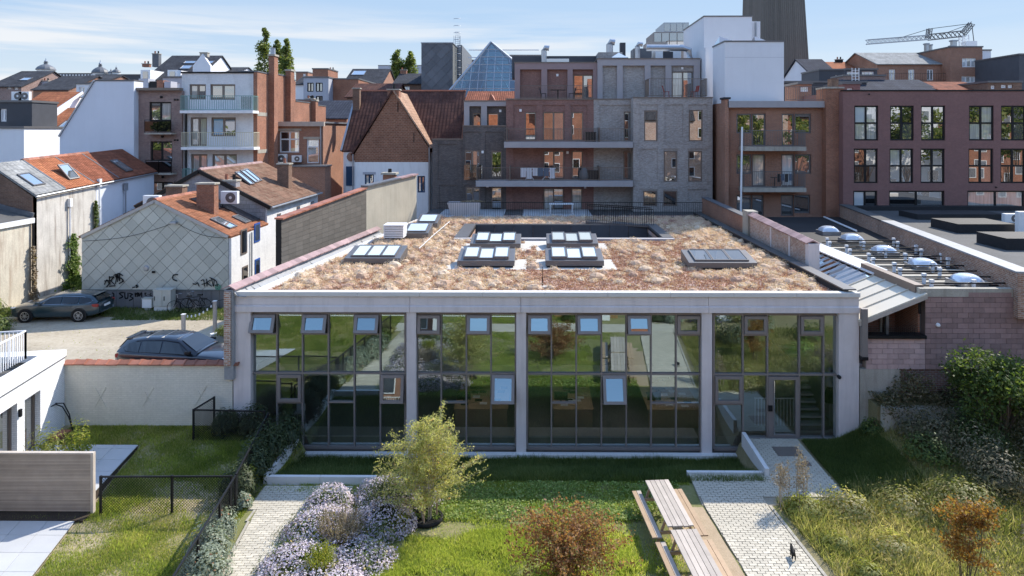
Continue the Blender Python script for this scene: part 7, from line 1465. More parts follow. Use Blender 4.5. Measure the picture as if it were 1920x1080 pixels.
lad = thing('ladder', 'tall white ladder standing against the balconies of the brown brick flats', 'ladder', (at(1391, 400, 48.4).x, 48.4, 5.4)); la = at(1389, 400, 48.2); lb = at(1391.5, 238, 48.55)
for dx in (-.06, .06): m = MB(); m.beam(la+Vector((dx, dx*2, 0)), lb+Vector((dx, dx*2, 0)), .07, .07); m.build('stile', M['metal_white'], lad)
m = MB()
for k in range(22): p = la.lerp(lb, (k+.5)/22); m.beam(p+Vector((-.05, -.1, 0)), p+Vector((.05, .1, 0)), .03, .03)
struct(m.build('rungs', M['metal_galvanised'], lad), 'stuff')
c = zy(352, 48.7); t = thing('drying_rack', 'drying rack with dark clothes on the lower balcony of the brown flats', 'drying rack', (at(1470, 345, 49.2).x, 49.2, c)); x = at(1470, 345, 49.2).x; m = MB(); m.box(x-.6, x+.6, 49.0, 49.02, c+.95, c+.97); m.beam((x-.3, 49.1, c), (x+.3, 49.1, c+.95), .03, .03); m.beam((x+.3, 49.1, c), (x-.3, 49.1, c+.95), .03, .03); m.build('frame', M['metal_galvanised'], t)
for k in range(4): box_part('garment', M['fabric_denim' if k % 2 else 'plastic_dark'], t, x-.55+k*.28, x-.34+k*.28, 48.98, 49.04, c+.4+.1*(k % 2), c+.975)
tag(MB().lathe([(.2, 0), (.2, .03), (.03, .05), (.03, .68), (.3, .70), (.3, .73)], (at(1452, 345, 49.2).x, 49.2, c), 10).build('round_table', M['metal_black']), 'small round black table on the lower balcony of the brown flats', 'table')
# ================================================================== maroon brick block
mb_ = thing('maroon_brick_block', 'long maroon brick block with rows of black framed windows', 'apartment building', (27, 52, 1)); Ym = 48.6; W4 = dict(cols=2, rows_=(.50,), frame='metal_black', w=.10)
cols_ = [(1602, 1647), (1669, 1713.5), (1727, 1772.5), (1817, 1863.5), (1877, 1924), (1965, 2010)]; ps = [('pane_curtain', 'pane_dark', 'pane_curtain', 'pane_curtain'), ('pane_dark', 'pane_dark', 'pane_dark', 'pane_mid'), ('pane_dark', 'pane_dark', 'pane_mid', 'pane_dark'), ('pane_dark',), ('pane_dark', 'pane_mid'), ('pane_dark',)]
ws = [(a, 198, b, 263.5, dict(W4, panes=ps[(i*2) % 6][::-1] if i else ('pane_curtain', 'pane_curtain', 'pane_milky', 'pane_curtain'))) for i, (a, b) in enumerate(cols_)]+[(a-1, 278.5, b-1, 343.5, dict(W4, panes=(ps[(i+1) % 6] if i != 1 else ('pane_mid', 'pane_mid', 'pane_curtain', 'pane_mid')))) for i, (a, b) in enumerate(cols_)]
ws += [(1600, 357.5, 1645, 399, dict(cols=2, frame='metal_black', w=.1, panes=('pane_milky', 'pane_dark'))), (1667, 357.5, 1771, 399, dict(cols=2, frame='metal_black', w=.1, panes=('pane_dark', 'pane_mid'))), (1814, 357.5, 1921, 399, dict(cols=2, frame='metal_black', w=.1, panes=('pane_curtain', 'pane_curtain')))]
h = win_px(mb_, ws, Ym, dep=.16); q = rect(1581, 171, 2030, 410, Ym); wall('wall', M['brick_maroon'], mb_, q[0], q[2], .5, q[3], Ym, h, dep=.16, body=9); MB().box(q[0]-.02, q[2], Ym-.06, Ym+.4, q[3]+.002, q[3]+.10).build('coping', M['metal_black'], mb_)
for px, py in ((1629, 177), (1867, 351)): c = at(px, py, Ym); MB().lathe([(.05, 0), (.05, .1), (0, .12)], c, 8, ax=(0, -1, 0)).build('wall_lamp', M['metal_black'], mb_)
# ================================================================== flat roofs on the east side
fl = thing('flat_roof_workshop', 'low workshop with a black flat roof behind the mauve block wall', 'building', (17, 36, 1)); ZW = 5.42
D0, D1_ = Vector((17.75, 25.3, 0)), Vector((21.5, 48.5, 0))
m = MB(); m.prism([(14.45, 25.9, 4.6), (18.0, 25.9, 4.6), (21.6, 48.5, 4.6), (12.0, 48.5, 4.6), (12.0, 36.3, 4.6), (14.45, 36.3, 4.6)], (0, 0, ZW-4.6)); m.build('flat_roof', M['bitumen'], fl)
MB().box(14.35, 18.6, 25.62, 25.88, ZW-.1, zy(540, 25.6)).build('front_capping', M['concrete_old'], fl); MB().box(14.30, 14.62, 25.885, 30.2, ZW-.1, ZW+.28).build('side_kerb', M['metal_brown'], fl)
def domeskylight(px, py, label):
    a = gnd(px, py, ZW+.25); t = thing('dome_skylight', label, 'skylight', (a.x, a.y, ZW), group='dome skylights on the black roof'); m = MB(); m.box(-.62, .62, -.62, .62, 0, .25); o = m.build('kerb', M['metal_galvanised']); o.parent = t; t.scale = (.85,)*3
    V = []; n = 12
    for i in range(n+1):
        for j in range(n+1): u, v = -1+2*i/n, -1+2*j/n; V.append((u*.57, v*.57, .25+.34*(max(0, 1-abs(u)**2.6)*max(0, 1-abs(v)**2.6))**.55))
    o = MB().add(V, [(i*(n+1)+j, (i+1)*(n+1)+j, (i+1)*(n+1)+j+1, i*(n+1)+j+1) for i in range(n) for j in range(n)]).build('dome', M['dome_plastic'], None, smooth=True); o.parent = t
for px, py, l in ((1812, 524, 'clear dome skylight nearest the mauve block wall'), (1730, 494, 'clear dome skylight amid the mounting rails, second back from the block wall'), (1657, 469, 'clear dome skylight amid the mounting rails, third back from the block wall'), (1597, 446, 'clear dome skylight just behind the last mounting rail'), (1553, 431, 'clear dome skylight farthest back on the black roof')): domeskylight(px, py, l)
for k in range(10):
    y = 26.2+k*1.13; x0 = 15.05+(.35 if k % 2 else 0); x1 = 18.35+(.35 if k % 2 else 0)+(y-26)*.03
    t = thing('mounting_rail', 'black solar mounting rail on white feet, row %s counted from the block wall' % ('one', 'two', 'three', 'four', 'five', 'six', 'seven', 'eight', 'nine', 'ten')[k], 'rail', ((x0+x1)/2, y, ZW), group='solar mounting rails on the black roof')
    m = MB(); m.box(x0, x1, y-.03, y+.03, ZW+.26, ZW+.31); m.box(x0, x1, y+.5, y+.55, ZW+.06, ZW+.1); m.build('rail', M['metal_black'], t); m = MB(); m.box(x0+.2, x1-.2, y+.1, y+.42, ZW+.004, ZW+.05); m.build('ballast', M['concrete_old'], t)
    for f in (0, .5, 1): xx = x0+.05+(x1-x0-.1)*f; MB().box(xx-.05, xx+.05, y-.05, y+.05, ZW+.0, ZW+.258).box(xx-.07, xx+.07, y-.07, y+.07, ZW+.312, ZW+.42).build('foot', M['plastic_white'], t)
a, b = at(1545, 408, 47.5), at(1605, 424, 41.0); tag(MB().tube([(at(1545, 405, 48).x, 48, ZW+.08), (at(1606, 424, 41.2).x, 41.2, ZW+.08)], .06, 6).build('roof_pipe', M['metal_white']), 'pale drain pipe lying on the black flat roof', 'pipe')
# block built front wall: single blocks
bw_ = thing('block_wall', 'tall mauve concrete block wall above old brickwork beside the glass front', 'wall', (16, 25.7, 0)); YW = 25.62
xa = at(1735, 600, YW).x; zt = zy(544, YW); zb_ = zy(690, YW); MB().box(xa, 21, YW+.02, YW+.3, zb_, zt-.002).build('mortar_core', M['mortar_dark'], bw_)
def blocks(x0, x1, z0, z1, mt, par, Y, bl=.40, bh=.192, cap=260):
    me = {}; n = 0; i = 0; z = z0
    while z+bh*.6 < z1:
        x = x0-(bl*.5 if i % 2 else 0)
        while x < x1:
            a, b = max(x, x0), min(x+bl, x1); k = (round(b-a, 3)); d = min(z+bh, z1)-z-.012
            if b-a > .05:
                kk = (k, round(d, 3))
                if kk not in me: o = MB().box(.005, b-a-.005, 0, .03, .0, d).build('block', M[mt], None); me[kk] = o.data
                else: o = bpy.data.objects.new('block', me[kk]); COL.objects.link(o)
                o.location = (a, Y+rng.normal(0, .003), z); attach(o, par); n += 1
            x += bl
        z += bh; i += 1
blocks(xa, 19.6, zb_, zt-.02, 'block_mauve', bw_, YW)
zl = zy(690, YW); MB().box(at(1688, 700, YW).x, 21, YW+.05, YW+.3, .2, zl-.003).build('old_brickwork', M['brick_dark_old'], bw_); MB().box(at(1612, 700, YW).x, at(1688, 700, YW).x-.003, YW-.02, YW+.3, -.2, zl+.0).build('cement_patch', M['concrete_old'], bw_)
m = MB(); c = at(1758, 609, YW); m.lathe([(0, 0), (.08, .0), (.06, .08), (0, .1)], (c.x, YW-.01, c.z), 8, ax=(0, -1, 0)); m.build('splash_mark', M['plastic_white'], bw_)
# lean-to beside the office
ln = thing('lean_to', 'lean-to with a sloping metal and glass roof between the office and the block wall', 'lean-to', (13, 30, 2)); xL = 12.02; xR = xa-.01; zL, zR2 = zy(600, YW), zy(549, YW)
MB().box(at(1624, 660, YW).x, xR, YW+.02, YW+.3, zl, zy(632, YW)).build('mortar_core', M['mortar'], ln); blocks(at(1624, 660, YW).x, xR, zl+.003, zy(633, YW), 'block_pink', ln, YW-.01)
MB().box(at(1624, 630, YW).x, xR, YW-.12, YW+.32, zy(632, YW)+.002, zy(629, YW)+.06).build('sill', M['metal_black'], ln)
np_ = 13; y0 = 25.45; yy = [25.45, 26.35, 27.2, 28.1, 29.0]+[29.0+k*.62 for k in range(1, 13)]
def zl_(y): return zL+(y-25.4)*.008
for k, (a, b) in enumerate(zip(yy, yy[1:])):
    metal = k < 4; mt = 'metal_roof_cream' if metal else 'glass_leanto'; xr2 = xR-.02+(0 if k < 5 else 0)
    MB().prism([(xL, a+.012, zL), (xR, a+.012, zR2), (xR, a+.012, zR2+.05), (xL, a+.012, zL+.05)], (0, b-a-.024, 0)).build('roof_sheet' if metal else 'glass_pane', M[mt], ln)
    MB().prism([(xL, b-.02, zL+.052), (xR, b-.02, zR2+.052), (xR, b-.02, zR2+.10), (xL, b-.02, zL+.10)], (0, .04, 0)).build('glazing_bar' if not metal else 'seam', M['metal_galvanised' if not metal else 'metal_roof_cream'], ln)
MB().prism([(xL, y0, zL-.16), (xR, y0, zR2-.16), (xR, y0, zR2-.003), (xL, y0, zL-.003)], (0, .1, 0)).build('rake_board', M['wood_grey'], ln)
MB().prism([(xR-.3, 29.0, zR2+.0), (xR+.35, 29.0, zR2+.12), (xR+.35, 29.0, zR2+.2), (xR-.3, 29.0, zR2+.06)], (0, 7.4, 0)).build('ridge_flashing', M['render_white'], ln)
MB().prism([(xL+.3, 27.6, 2.6), (xR, 27.6, 2.6), (xR, 27.6, zR2-.08), (xL+.3, 27.6, zL+.04)], (0, .3, 0)).build('inner_wall', M['brick_rust'], ln); MB().box(xR-.08, xR-.004, 25.95, 27.6, 2.6, zR2-.2).build('inner_side_wall', M['brick_rust'], ln); MB().box(12.0, xR, 25.95, 36.5, 2.6, 2.7).build('floor', M['patio_slab'], ln)
for px0, px1, yt in ((1663, 1676, 582), (1698, 1715, 585)): x0, x1 = at(px0, 600, 27).x, at(px1, 600, 27).x; f = MB(); f.box(x0, x0+.07, 27.5, 27.58, 2.75, zy(yt, 27)); f.box(x1-.07, x1, 27.5, 27.58, 2.75, zy(yt, 27)); f.box(x0+.07, x1-.07, 27.5, 27.58, zy(yt, 27)-.07, zy(yt, 27)); f = f.build('door', M['metal_cream'], ln); MB().quad((x0+.06, 27.56, 2.75), (x1-.06, 27.56, 2.75), (x1-.06, 27.56, zy(yt, 27)-.06), (x0+.06, 27.56, zy(yt, 27)-.06)).build('glass_pane', M['pane_dark'], f)
x = at(1663, 600, YW+.1).x; MB().box(x-.05, x+.05, YW+.05, YW+.15, zy(631, YW), zy(588, YW)).build('post', M['metal_anthracite'], ln)
m = MB()
for k in range(28): xx = 12.1+k*.075; m.box(xx, xx+.008, YW, YW+.008, zy(629, YW)+.06, zy(612, YW))
for k in range(5): z = zy(629, YW)+.08+k*.075; m.box(12.1, 14.2, YW+.009, YW+.017, z, z+.008)
struct(m.build('wire_netting', M['metal_black'], ln), 'stuff')
for px, l in ((1642, 'white chair back behind the netting, beside the cement patch'), (1691, 'white chair back behind the netting, below the glazed doors')): chair(at(px, 615, 26.4).x, 26.35, 2.7, R(180), l, 'plastic_white', 'white chairs in the lean-to')
x = at(1618, 620, 25.5).x; t = thing('gutter_box', 'tall grey gutter panel at the end of the office front', 'gutter', (x, 25.5, 2)); box_part('panel', M['metal_grey_brown'], t, xr+.02, at(1625, 620, 25.5).x, 25.40, 25.60, zy(666, 25.5), zy(577, 25.5)); m = MB(); m.box(xr+.0, at(1624, 620, 25.5).x+.02, 25.36, 25.62, zy(672, 25.5), zy(666, 25.5)-.002); m.build('outlet', M['metal_black'], t)
# tile coped party wall
tp = thing('tile_coped_wall', 'old brick party wall with a clay tile top along the planted roof edge', 'wall', (12.4, 38, 5)); xp = 12.42
def ztp(y): return 6.45+(y-31)*.028
m = MB(); m.prism([(xp-.17, 31.0, 4.6), (xp-.17, 39.2, 4.6), (xp-.17, 39.2, ztp(39.2)), (xp-.17, 31.0, ztp(31))], (.34, 0, 0)); m.build('wall_body', M['brick_old'], tp); m = MB(); m.prism([(xp-.17, 40.2, 4.6), (xp-.17, 50.5, 4.6), (xp-.17, 50.5, 6.6), (xp-.17, 40.2, 6.45)], (.34, 0, 0)); m.build('lower_wall', M['brick_rust'], tp); m = MB(); m.prism([(xp-.24, 40.2, 6.452), (xp-.24, 50.5, 6.602), (xp-.24, 50.5, 6.66), (xp-.24, 40.2, 6.51)], (.48, 0, 0)); m.build('capping', M['lead_flashing'], tp)
MB().box(xp-.24, xp+.24, 30.6, 30.99, 4.6, 6.46).build('end_pier', M['concrete'], tp); MB().box(xp-.3, xp+.3, 39.21, 40.19, 4.6, 6.9).build('pier', M['concrete_old'], tp)
n = 30; me = None
for k in range(n):
    y = 30.7+(39.3-30.7)*(k+.5)/n
    if me is None: q = MB(); q.prism([(-.32, -.15, -.06), (-.32, -.15, -.02), (0, -.15, .13), (.32, -.15, -.02), (.32, -.15, -.06), (0, -.15, .06)], (0, .29, .0)); q.box(-.33, .33, .10, .145, -.065, -.01); o = q.build('coping_tile', M['tile_mauve']); me = o.data
    else: o = bpy.data.objects.new('coping_tile', me); COL.objects.link(o)
    o.location = (xp, y, ztp(y)+.06); o.rotation_euler = (R(5), rng.normal(0, .02), 0); attach(o, tp)
for y in (33.0, 35.6): MB().box(xp-.2, xp-.172, y, y+.18, 4.9, ztp(y)-.02).build('wall_strap', M['concrete'], tp)
# diagonal brick wall and the roof beyond
dg = thing('brick_roof_wall', 'low weathered brick wall running diagonally between two black flat roofs', 'wall', (19.5, 37, 5)); wall_run(dg, D0, D1_, 6.28, 6.20, 4.6, .0, 'brick_oldwall', 'wall_body') if False else None
d = (D1_-D0).normalized(); nn = Vector((d.y, -d.x, 0))
m = MB(); p = [D0, D1_, D1_+nn*.5, D0+nn*.5]; m.prism([(v.x, v.y, 4.6) for v in p], (0, 0, 1.66)); m.build('wall_body', M['brick_oldwall'], dg)
Ld = (D1_-D0).length; n = 24
for k in range(n): a, b = D0+d*(Ld*k/n+.005), D0+d*(Ld*(k+1)/n-.005); a2, b2 = a-nn*.06, b-nn*.06; MB().prism([(a2.x, a2.y, 6.262), (b2.x, b2.y, 6.262), ((b+nn*.62).x, (b+nn*.62).y, 6.262), ((a+nn*.62).x, (a+nn*.62).y, 6.262)], (0, 0, .07)).build('coping_slab', M['bitumen_grey' if k > 14 else 'membrane_grey'], dg)
er_ = thing('east_flat_roof', 'black flat roof with raised boxes in front of the maroon block', 'roof', (24, 38, 5)); m = MB(); m.prism([(18.4, 25.3, 4.6), (34, 25.3, 4.6), (34, 48.55, 4.6), (22.1, 48.55, 4.6)], (0, 0, 1.35)); m.build('flat_roof', M['bitumen_grey'], er_); MB().box(22.1, 34, 47.9, 48.55, 5.951, 6.25).build('upstand', M['bitumen'], er_)
for px0, px1, py, Yq, dq, hq, l in ((1797, 1905, 441, 37.3, 2.6, .5, 'b1'), (1720, 1885, 421, 43.0, 2.2, .35, 'b2'), (1888, 1990, 468, 32.0, 2.2, .55, 'b3')):
    MB().box(at(px0, py, Yq).x, at(px1, py, Yq).x, Yq, Yq+dq, 5.952, 5.95+hq).build('raised_box', M['bitumen'], er_)
c = at(1912, 443, 37.0); ac_unit(c.x+.35, 36.6, 5.96, 'white air conditioner at the edge of the frame on the black east roof', 1.35, 1.25); ac_unit(at(1900, 415, 41.5).x, 41.5, 5.96, 'smaller white air conditioner farther back on the black east roof', 1.0, .55)
# ================================================================== west side: white gable, pink brick flats, white flats
Yg_ = 51.0
wg = thing('white_gable_building', 'tall windowless white gable wall beside pink brick flats', 'building', (-33, 54, 1)); P_ = [at(112, 256, Yg_), at(178, 152, Yg_), at(251, 152.5, Yg_)]; m = MB(); m.prism([(P_[0].x, Yg_, .5), (P_[2].x, Yg_, .5), (P_[2].x, Yg_, P_[2].z), (P_[1].x, Yg_, P_[1].z), (P_[0].x, Yg_, P_[0].z)], (0, 1.2, 0)); m.build('wall', M['render_blue_white'], wg); MB().beam((P_[0].x-.05, Yg_+.55, P_[0].z), (P_[1].x-.05, Yg_+.55, P_[1].z+.04), 1.3, .1).build('verge', M['zinc'], wg); MB().box(P_[1].x, P_[2].x+.02, Yg_-.05, Yg_+1.25, P_[1].z+.004, P_[1].z+.1).build('coping', M['metal_anthracite'], wg)
pf = thing('pink_brick_flats', 'narrow pink brick flats with dark balconies', 'apartment building', (-28, 54, 1)); Yq = 51.6; S2 = dict(cols=2, frame='metal_black', w=.1, panes=('pane_mid', 'pane_curtain')); S3 = dict(S2, panes=('pane_dark', 'pane_mid'))
h = win_px(pf, [(280, 191, 321, 228, S2), (282, 265, 323, 302, S3), (284, 341, 324, 372, S3)], Yq); q = rect(251, 170, 341, 420, Yq); wall('wall', M['brick_pink'], pf, q[0], q[2]-.003, .5, q[3], Yq, h, body=8); MB().box(q[0]-.2, q[2]+.0, Yq-.35, Yq+.2, q[3]+.002, q[3]+.2).build('roof_edge', M['metal_brown'], pf)
for px0, px1, ys in ((272, 322, 249), (274, 323, 325)): x0, x1 = at(px0, ys, 50.9).x, at(px1, ys, 50.9).x; zs = zy(ys, 50.9); MB().box(x0, x1, 50.8, Yq-.003, zs-.12, zs).build('balcony_slab', M['concrete_old'], pf); MB().box(x0, x1, 50.8, 50.84, zs+.1, zs+.85).build('balustrade_panel', M['car_glass'], pf); m = MB(); m.box(x0, x1, 50.78, 50.86, zs+.93, zs+.98); [m.box(x0+(x1-x0)*f-.02, x0+(x1-x0)*f+.02, 50.8, 50.84, zs, zs+.93) for f in (.01, .5, .99)]; m.build('rail', M['metal_black'], pf)
for px, py in ((303, 182), (305, 256), (306, 332)): c = at(px, py, Yq); MB().lathe([(.1, 0), (.1, .1), (0, .13)], c, 8, ax=(0, -1, 0)).build('wall_lamp', M['metal_black'], pf)
for px0, px1, yt, mt in ((260, 278, 147, 'render_grey'), (280, 294, 152, 'metal_black'), (294, 306, 150, 'brick_orange'), (308, 320, 152, 'render_grey')): MB().box(at(px0, yt, 54).x, at(px1, yt, 54).x, 54, 55, q[3]-1, zy(yt, 54)).build('chimney', M[mt], pf)
for py in (187, 263, 342):
    for dx in (0, 5): c = at(328+dx, py, Yq); MB().box(c.x-.08, c.x+.08, Yq-.02, Yq-.003, c.z-.07, c.z+.07).build('air_brick', M['metal_black'], pf)
wf = thing('white_brick_flats', 'white painted brick flats with green and cream balcony railings and an orange brick flank', 'apartment building', (-24, 55, 1)); Yw = 52.0; T2 = dict(cols=2, frame='metal_brown', w=.12, panes=('pane_mid', 'pane_mid')); TC = dict(T2, panes=('pane_curtain', 'pane_curtain'))
h = win_px(wf, [(355, 158, 386, 186.5, dict(T2, panes=('pane_curtain', 'pane_mid'))), (394, 158, 441, 187, T2), (357, 220, 388, 274, TC), (396, 220, 442, 255.5, dict(T2, panes=('pane_blue_curtain', 'pane_mid'))), (358, 289, 389, 344, TC), (398, 289, 444, 325, TC)], Yw)
q = rect(341, 137.5, 475, 420, Yw); wall('wall', M['brick_whitewash'], wf, q[0], q[2], .5, q[3], Yw, h, body=4); MB().box(q[0]-.05, q[2]+.05, Yw-.08, Yw+4, q[3]+.002, q[3]+.12).build('roof_edge', M['metal_black'], wf)
for ys, mt, px0, px1 in ((207, 'metal_green', 337, 474), (276, 'metal_cream', 339, 476), (345, 'metal_green', 341, 371)):
    Y2 = 50.9; x0, x1 = at(px0, ys, Y2).x, at(px1, ys, Y2).x; zs = zy(ys, Y2); MB().box(x0, x1, Y2, Yw-.003, zs-.2, zs).build('balcony_slab', M['paint_white_old'], wf); railing(wf, x0+.03, x1-.03, zs, 1.12, Y2+.05, mt, .17, bw=.025, ret=1.0)
    if ys == 207: MB().box(x1-.9, x1-.1, Y2+.02, Y2+.04, zs+.12, zs+1.05).build('rail_panel', M['glass_screen'], wf)
for px in (345, 350): x = at(px, 230, Yw).x; MB().tube([(x, Yw-.1, zy(213, Yw)), (x, Yw-.1, zy(360, Yw))], .07, 6).build('downpipe', M['metal_white' if px == 345 else 'metal_black'], wf)
xF = q[2]+.004; stp = [(Yw, 56.0, 137.5), (56.0, 58.4, 152), (58.4, 62, 195), (62, 66, 198)]
for i, (ya, yb, yt) in enumerate(((Yw, 55.0, 138), (55.0, 58.0, 141), (58.0, 60.3, 150), (60.3, 64.3, 192), (64.3, 66.3, 189), (66.3, 69.0, 199))): MB().box(xF-1.2, xF+.30, ya+.002, yb-.002, .5, at(500, yt, (ya+yb)/2).z).build('flank_wall', M['brick_orange'], wf); MB().box(xF-1.2, xF+.34, ya+.002, yb-.002, at(500, yt, (ya+yb)/2).z+.002, at(500, yt, (ya+yb)/2).z+.1).build('flank_coping', M['lead_flashing'], wf)
for yc, yt, w_ in ((54.6, 106, .8), (58.3, 134, .9), (64.8, 190, .7)): MB().box(xF+.304, xF+.75, yc-w_/2, yc+w_/2, .5, at(503, yt, yc).z).build('chimney_breast', M['brick_orange'], wf); MB().box(xF+.25, xF+.82, yc-w_/2-.06, yc+w_/2+.06, at(503, yt, yc).z+.002, at(503, yt, yc).z+.15).build('chimney_cap', M['concrete_old'], wf)
x = at(502, 100, 54.6).x; MB().lathe([(.22, 0), (.2, .5), (.24, .55)], (xF+.5, 54.6, at(503, 106, 54.6).z+.15), 8).build('chimney_pot', M['zinc'], wf)
for yt in (210, 281): MB().box(xF+.301, xF+.32, Yw+.05, 53.9, zy(yt+7, Yw), zy(yt, Yw)).build('concrete_band', M['concrete_old'], wf)
# brick annex with air conditioners
ax_ = thing('brick_annex', 'flat roofed brick annex with a white window, a door and zinc roof edge', 'building', (-19.5, 60, 1)); Yx = 55.9; q = rect(513, 231, 606, 420, Yx)
h = win_px(ax_, [(524, 246, 561, 286, dict(cols=2, rows_=(.62,), frame='metal_white', w=.09, panes=('pane_mid', 'pane_dark', 'pane_dark', 'pane_dark'))), (575, 261, 598, 306, dict(cols=1, rows_=(.68,), frame='metal_white', w=.09, panes=('pane_mid', 'pane_curtain')))], Yx)
wall('wall', M['brick_rust'], ax_, q[0], q[2], .5, q[3], Yx, h, body=9.5); m = MB(); m.box(q[0]-.2, q[2]+.15, Yx-.3, Yx+.0, q[3]-.25, q[3]+.12); m.build('fascia', M['wood_grey'], ax_); MB().box(q[0]-.2, q[2]+.15, Yx+.002, Yx+9.6, q[3]+.002, q[3]+.13).build('roof_sheet', M['zinc'], ax_); x = at(602, 300, Yx).x; MB().tube([(x, Yx-.1, q[3]-.2), (x, Yx-.1, 6.5)], .06, 6).build('downpipe', M['zinc'], ax_)
for a, b, yy in ((517, 565, 243.5), (569, 601, 259)): r_ = rect(a, yy-2.5, b, yy+2, Yx); MB().box(r_[0], r_[2], Yx-.04, Yx-.003, r_[1], r_[3]).build('lintel', M['concrete_old'], ax_)
q2_ = rect(539, 313, 609, 380, 54.3); MB().box(q2_[0], q2_[2], 54.3, Yx-.003, .5, q2_[3]).build('lower_wall', M['brick_rust'], ax_); MB().box(q2_[0]-.1, q2_[2]+.1, 54.2, Yx-.003, q2_[3]+.002, q2_[3]+.12).build('lower_coping', M['lead_flashing'], ax_)
c = at(526, 306, 55.6); ac_unit(c.x, 55.5, c.z, 'larger white air conditioner on the brick annex, under the white window', 1.0, .75, group='air conditioners on the brick annex'); c = at(556, 304, 55.6); ac_unit(c.x, 55.5, c.z, 'smaller white air conditioner on the brick annex, near the white door', .75, .55, group='air conditioners on the brick annex')
# brick gabled house with the dark roof
gh_ = thing('brick_gable_house', 'old house with a brick gable above white walls and steep brown roofs', 'house', (-11.5, 58, 1)); Yh = 56.0
pA, pL, pR = at(737, 172, Yh), at(664.8, 289, Yh), at(803, 276, Yh); zbk = zy(304, Yh)
m = MB(); m.prism([(pL.x, Yh, zbk), (pR.x, Yh, zbk), (pR.x, Yh, pR.z), (pA.x, Yh, pA.z), (pL.x, Yh, pL.z)], (0, 8, 0)); m.build('gable_wall', M['brick_gable'], gh_)
h = [rect(684, 327, 701, 352, Yh), rect(783, 330, 797, 361, Yh)]; wall('base_wall', M['paint_white_old'], gh_, pL.x, pR.x, .5, zbk-.002, Yh-.02, h, body=8)
if 'metal_blue_dark' not in M: plain('metal_blue_dark', (.025, .06, .12), .5, .1, 3, 40, .02)
for r_ in h: window(gh_, r_[0], r_[1], r_[2], r_[3], Yh+.08, cols=2, frame='metal_blue_dark', panes=('pane_curtain', 'pane_mid'), w=.1)
MB().box(h[0][0]-.15, h[0][2]+.15, Yh-.06, Yh-.022, h[0][3], h[0][3]+.2).build('window_arch', M['render_grey'], gh_)
rb = pA.z+.05; slope(gh_, 'roof_slope', 'tiles_tan', (pR.x+.2, Yh-.15, pR.z-.1), (pR.x+.2, Yh+6.5, pR.z-.1), (pA.x, Yh-.15, rb), (pA.x, Yh+6.5, rb)); slope(gh_, 'roof_slope', 'tiles_dark', (pL.x-.2, Yh-.15, pL.z-.1), (pL.x-.2, Yh+6.5, pL.z-.1), (pA.x-.003, Yh-.15, rb), (pA.x-.003, Yh+6.5, rb))
chimney(gh_, pA.x, Yh+.4, pA.z-.5, zy(171, Yh)+.1, .95, .75, 'brick_orange'); MB().lathe([(.13, 0), (.12, .4)], (pA.x, Yh+.4, zy(171, Yh)+.2), 6).build('chimney_pot', M['metal_black'], gh_)
for px, py in ((714, 199), (746, 201), (676, 262), (776, 258), (692, 240)): c = at(px, py, Yh-.02); MB().box(c.x-.03, c.x+.03, Yh-.04, Yh-.002, c.z-.4, c.z+.4).build('wall_anchor', M['metal_black'], gh_)
eY, rY = 57.0, 62.0; xl2, xr3 = at(641, 285, eY).x, at(862, 200, eY).x; zr3 = at(700, 173, rY).z; ze3 = at(641, 285, eY).z
slope(gh_, 'main_roof', 'tiles_dark', (xl2, eY, ze3), (xr3, eY, ze3), (xl2, rY, zr3), (xr3, rY, zr3)); MB().box(xl2+.1, xr3-.1, eY+.1, eY+.4, .5, ze3).build('main_wall', M['paint_white_old'], gh_); MB().beam((xl2, rY, zr3+.15), (xr3, rY, zr3+.15), .25, .12).build('ridge', M['tile_clay'], gh_)
MB().beam((xl2-.05, eY-.05, ze3+.1), (xl2-.05, rY, zr3+.16), .15, .15).build('verge', M['zinc'], gh_); chimney(gh_, at(669, 185, 60.5).x, 60.5, 12, at(669, 167, 60.5).z, .6, .5, 'brick_brown'); m = MB(); m.tube([(pL.x-.1, Yh-.12, pL.z), (pL.x-.1, Yh-.12, .5)], .06, 6); m.tube([(pR.x+.1, Yh-.12, pR.z), (pR.x+.1, Yh-.12, .5)], .06, 6); m.build('downpipe', M['zinc'], gh_)
MB().box(xl2+.5, pL.x-.02, eY-.6, eY+.1, .5, ze3-.3).build('side_wall', M['paint_white_old'], gh_); c = at(659, 294, eY-.6); MB().lathe([(.0, 0), (.38, 0), (.38, .05), (0, .06)], (c.x, eY-.62, c.z), 14, ax=(0, -1, 0)).build('round_window', M['brick_rust'], gh_); c = at(657, 330, eY-.6); MB().box(c.x-.35, c.x+.3, eY-.66, eY-.602, c.z-.8, c.z+.8).build('side_window', M['metal_blue_dark'], gh_)
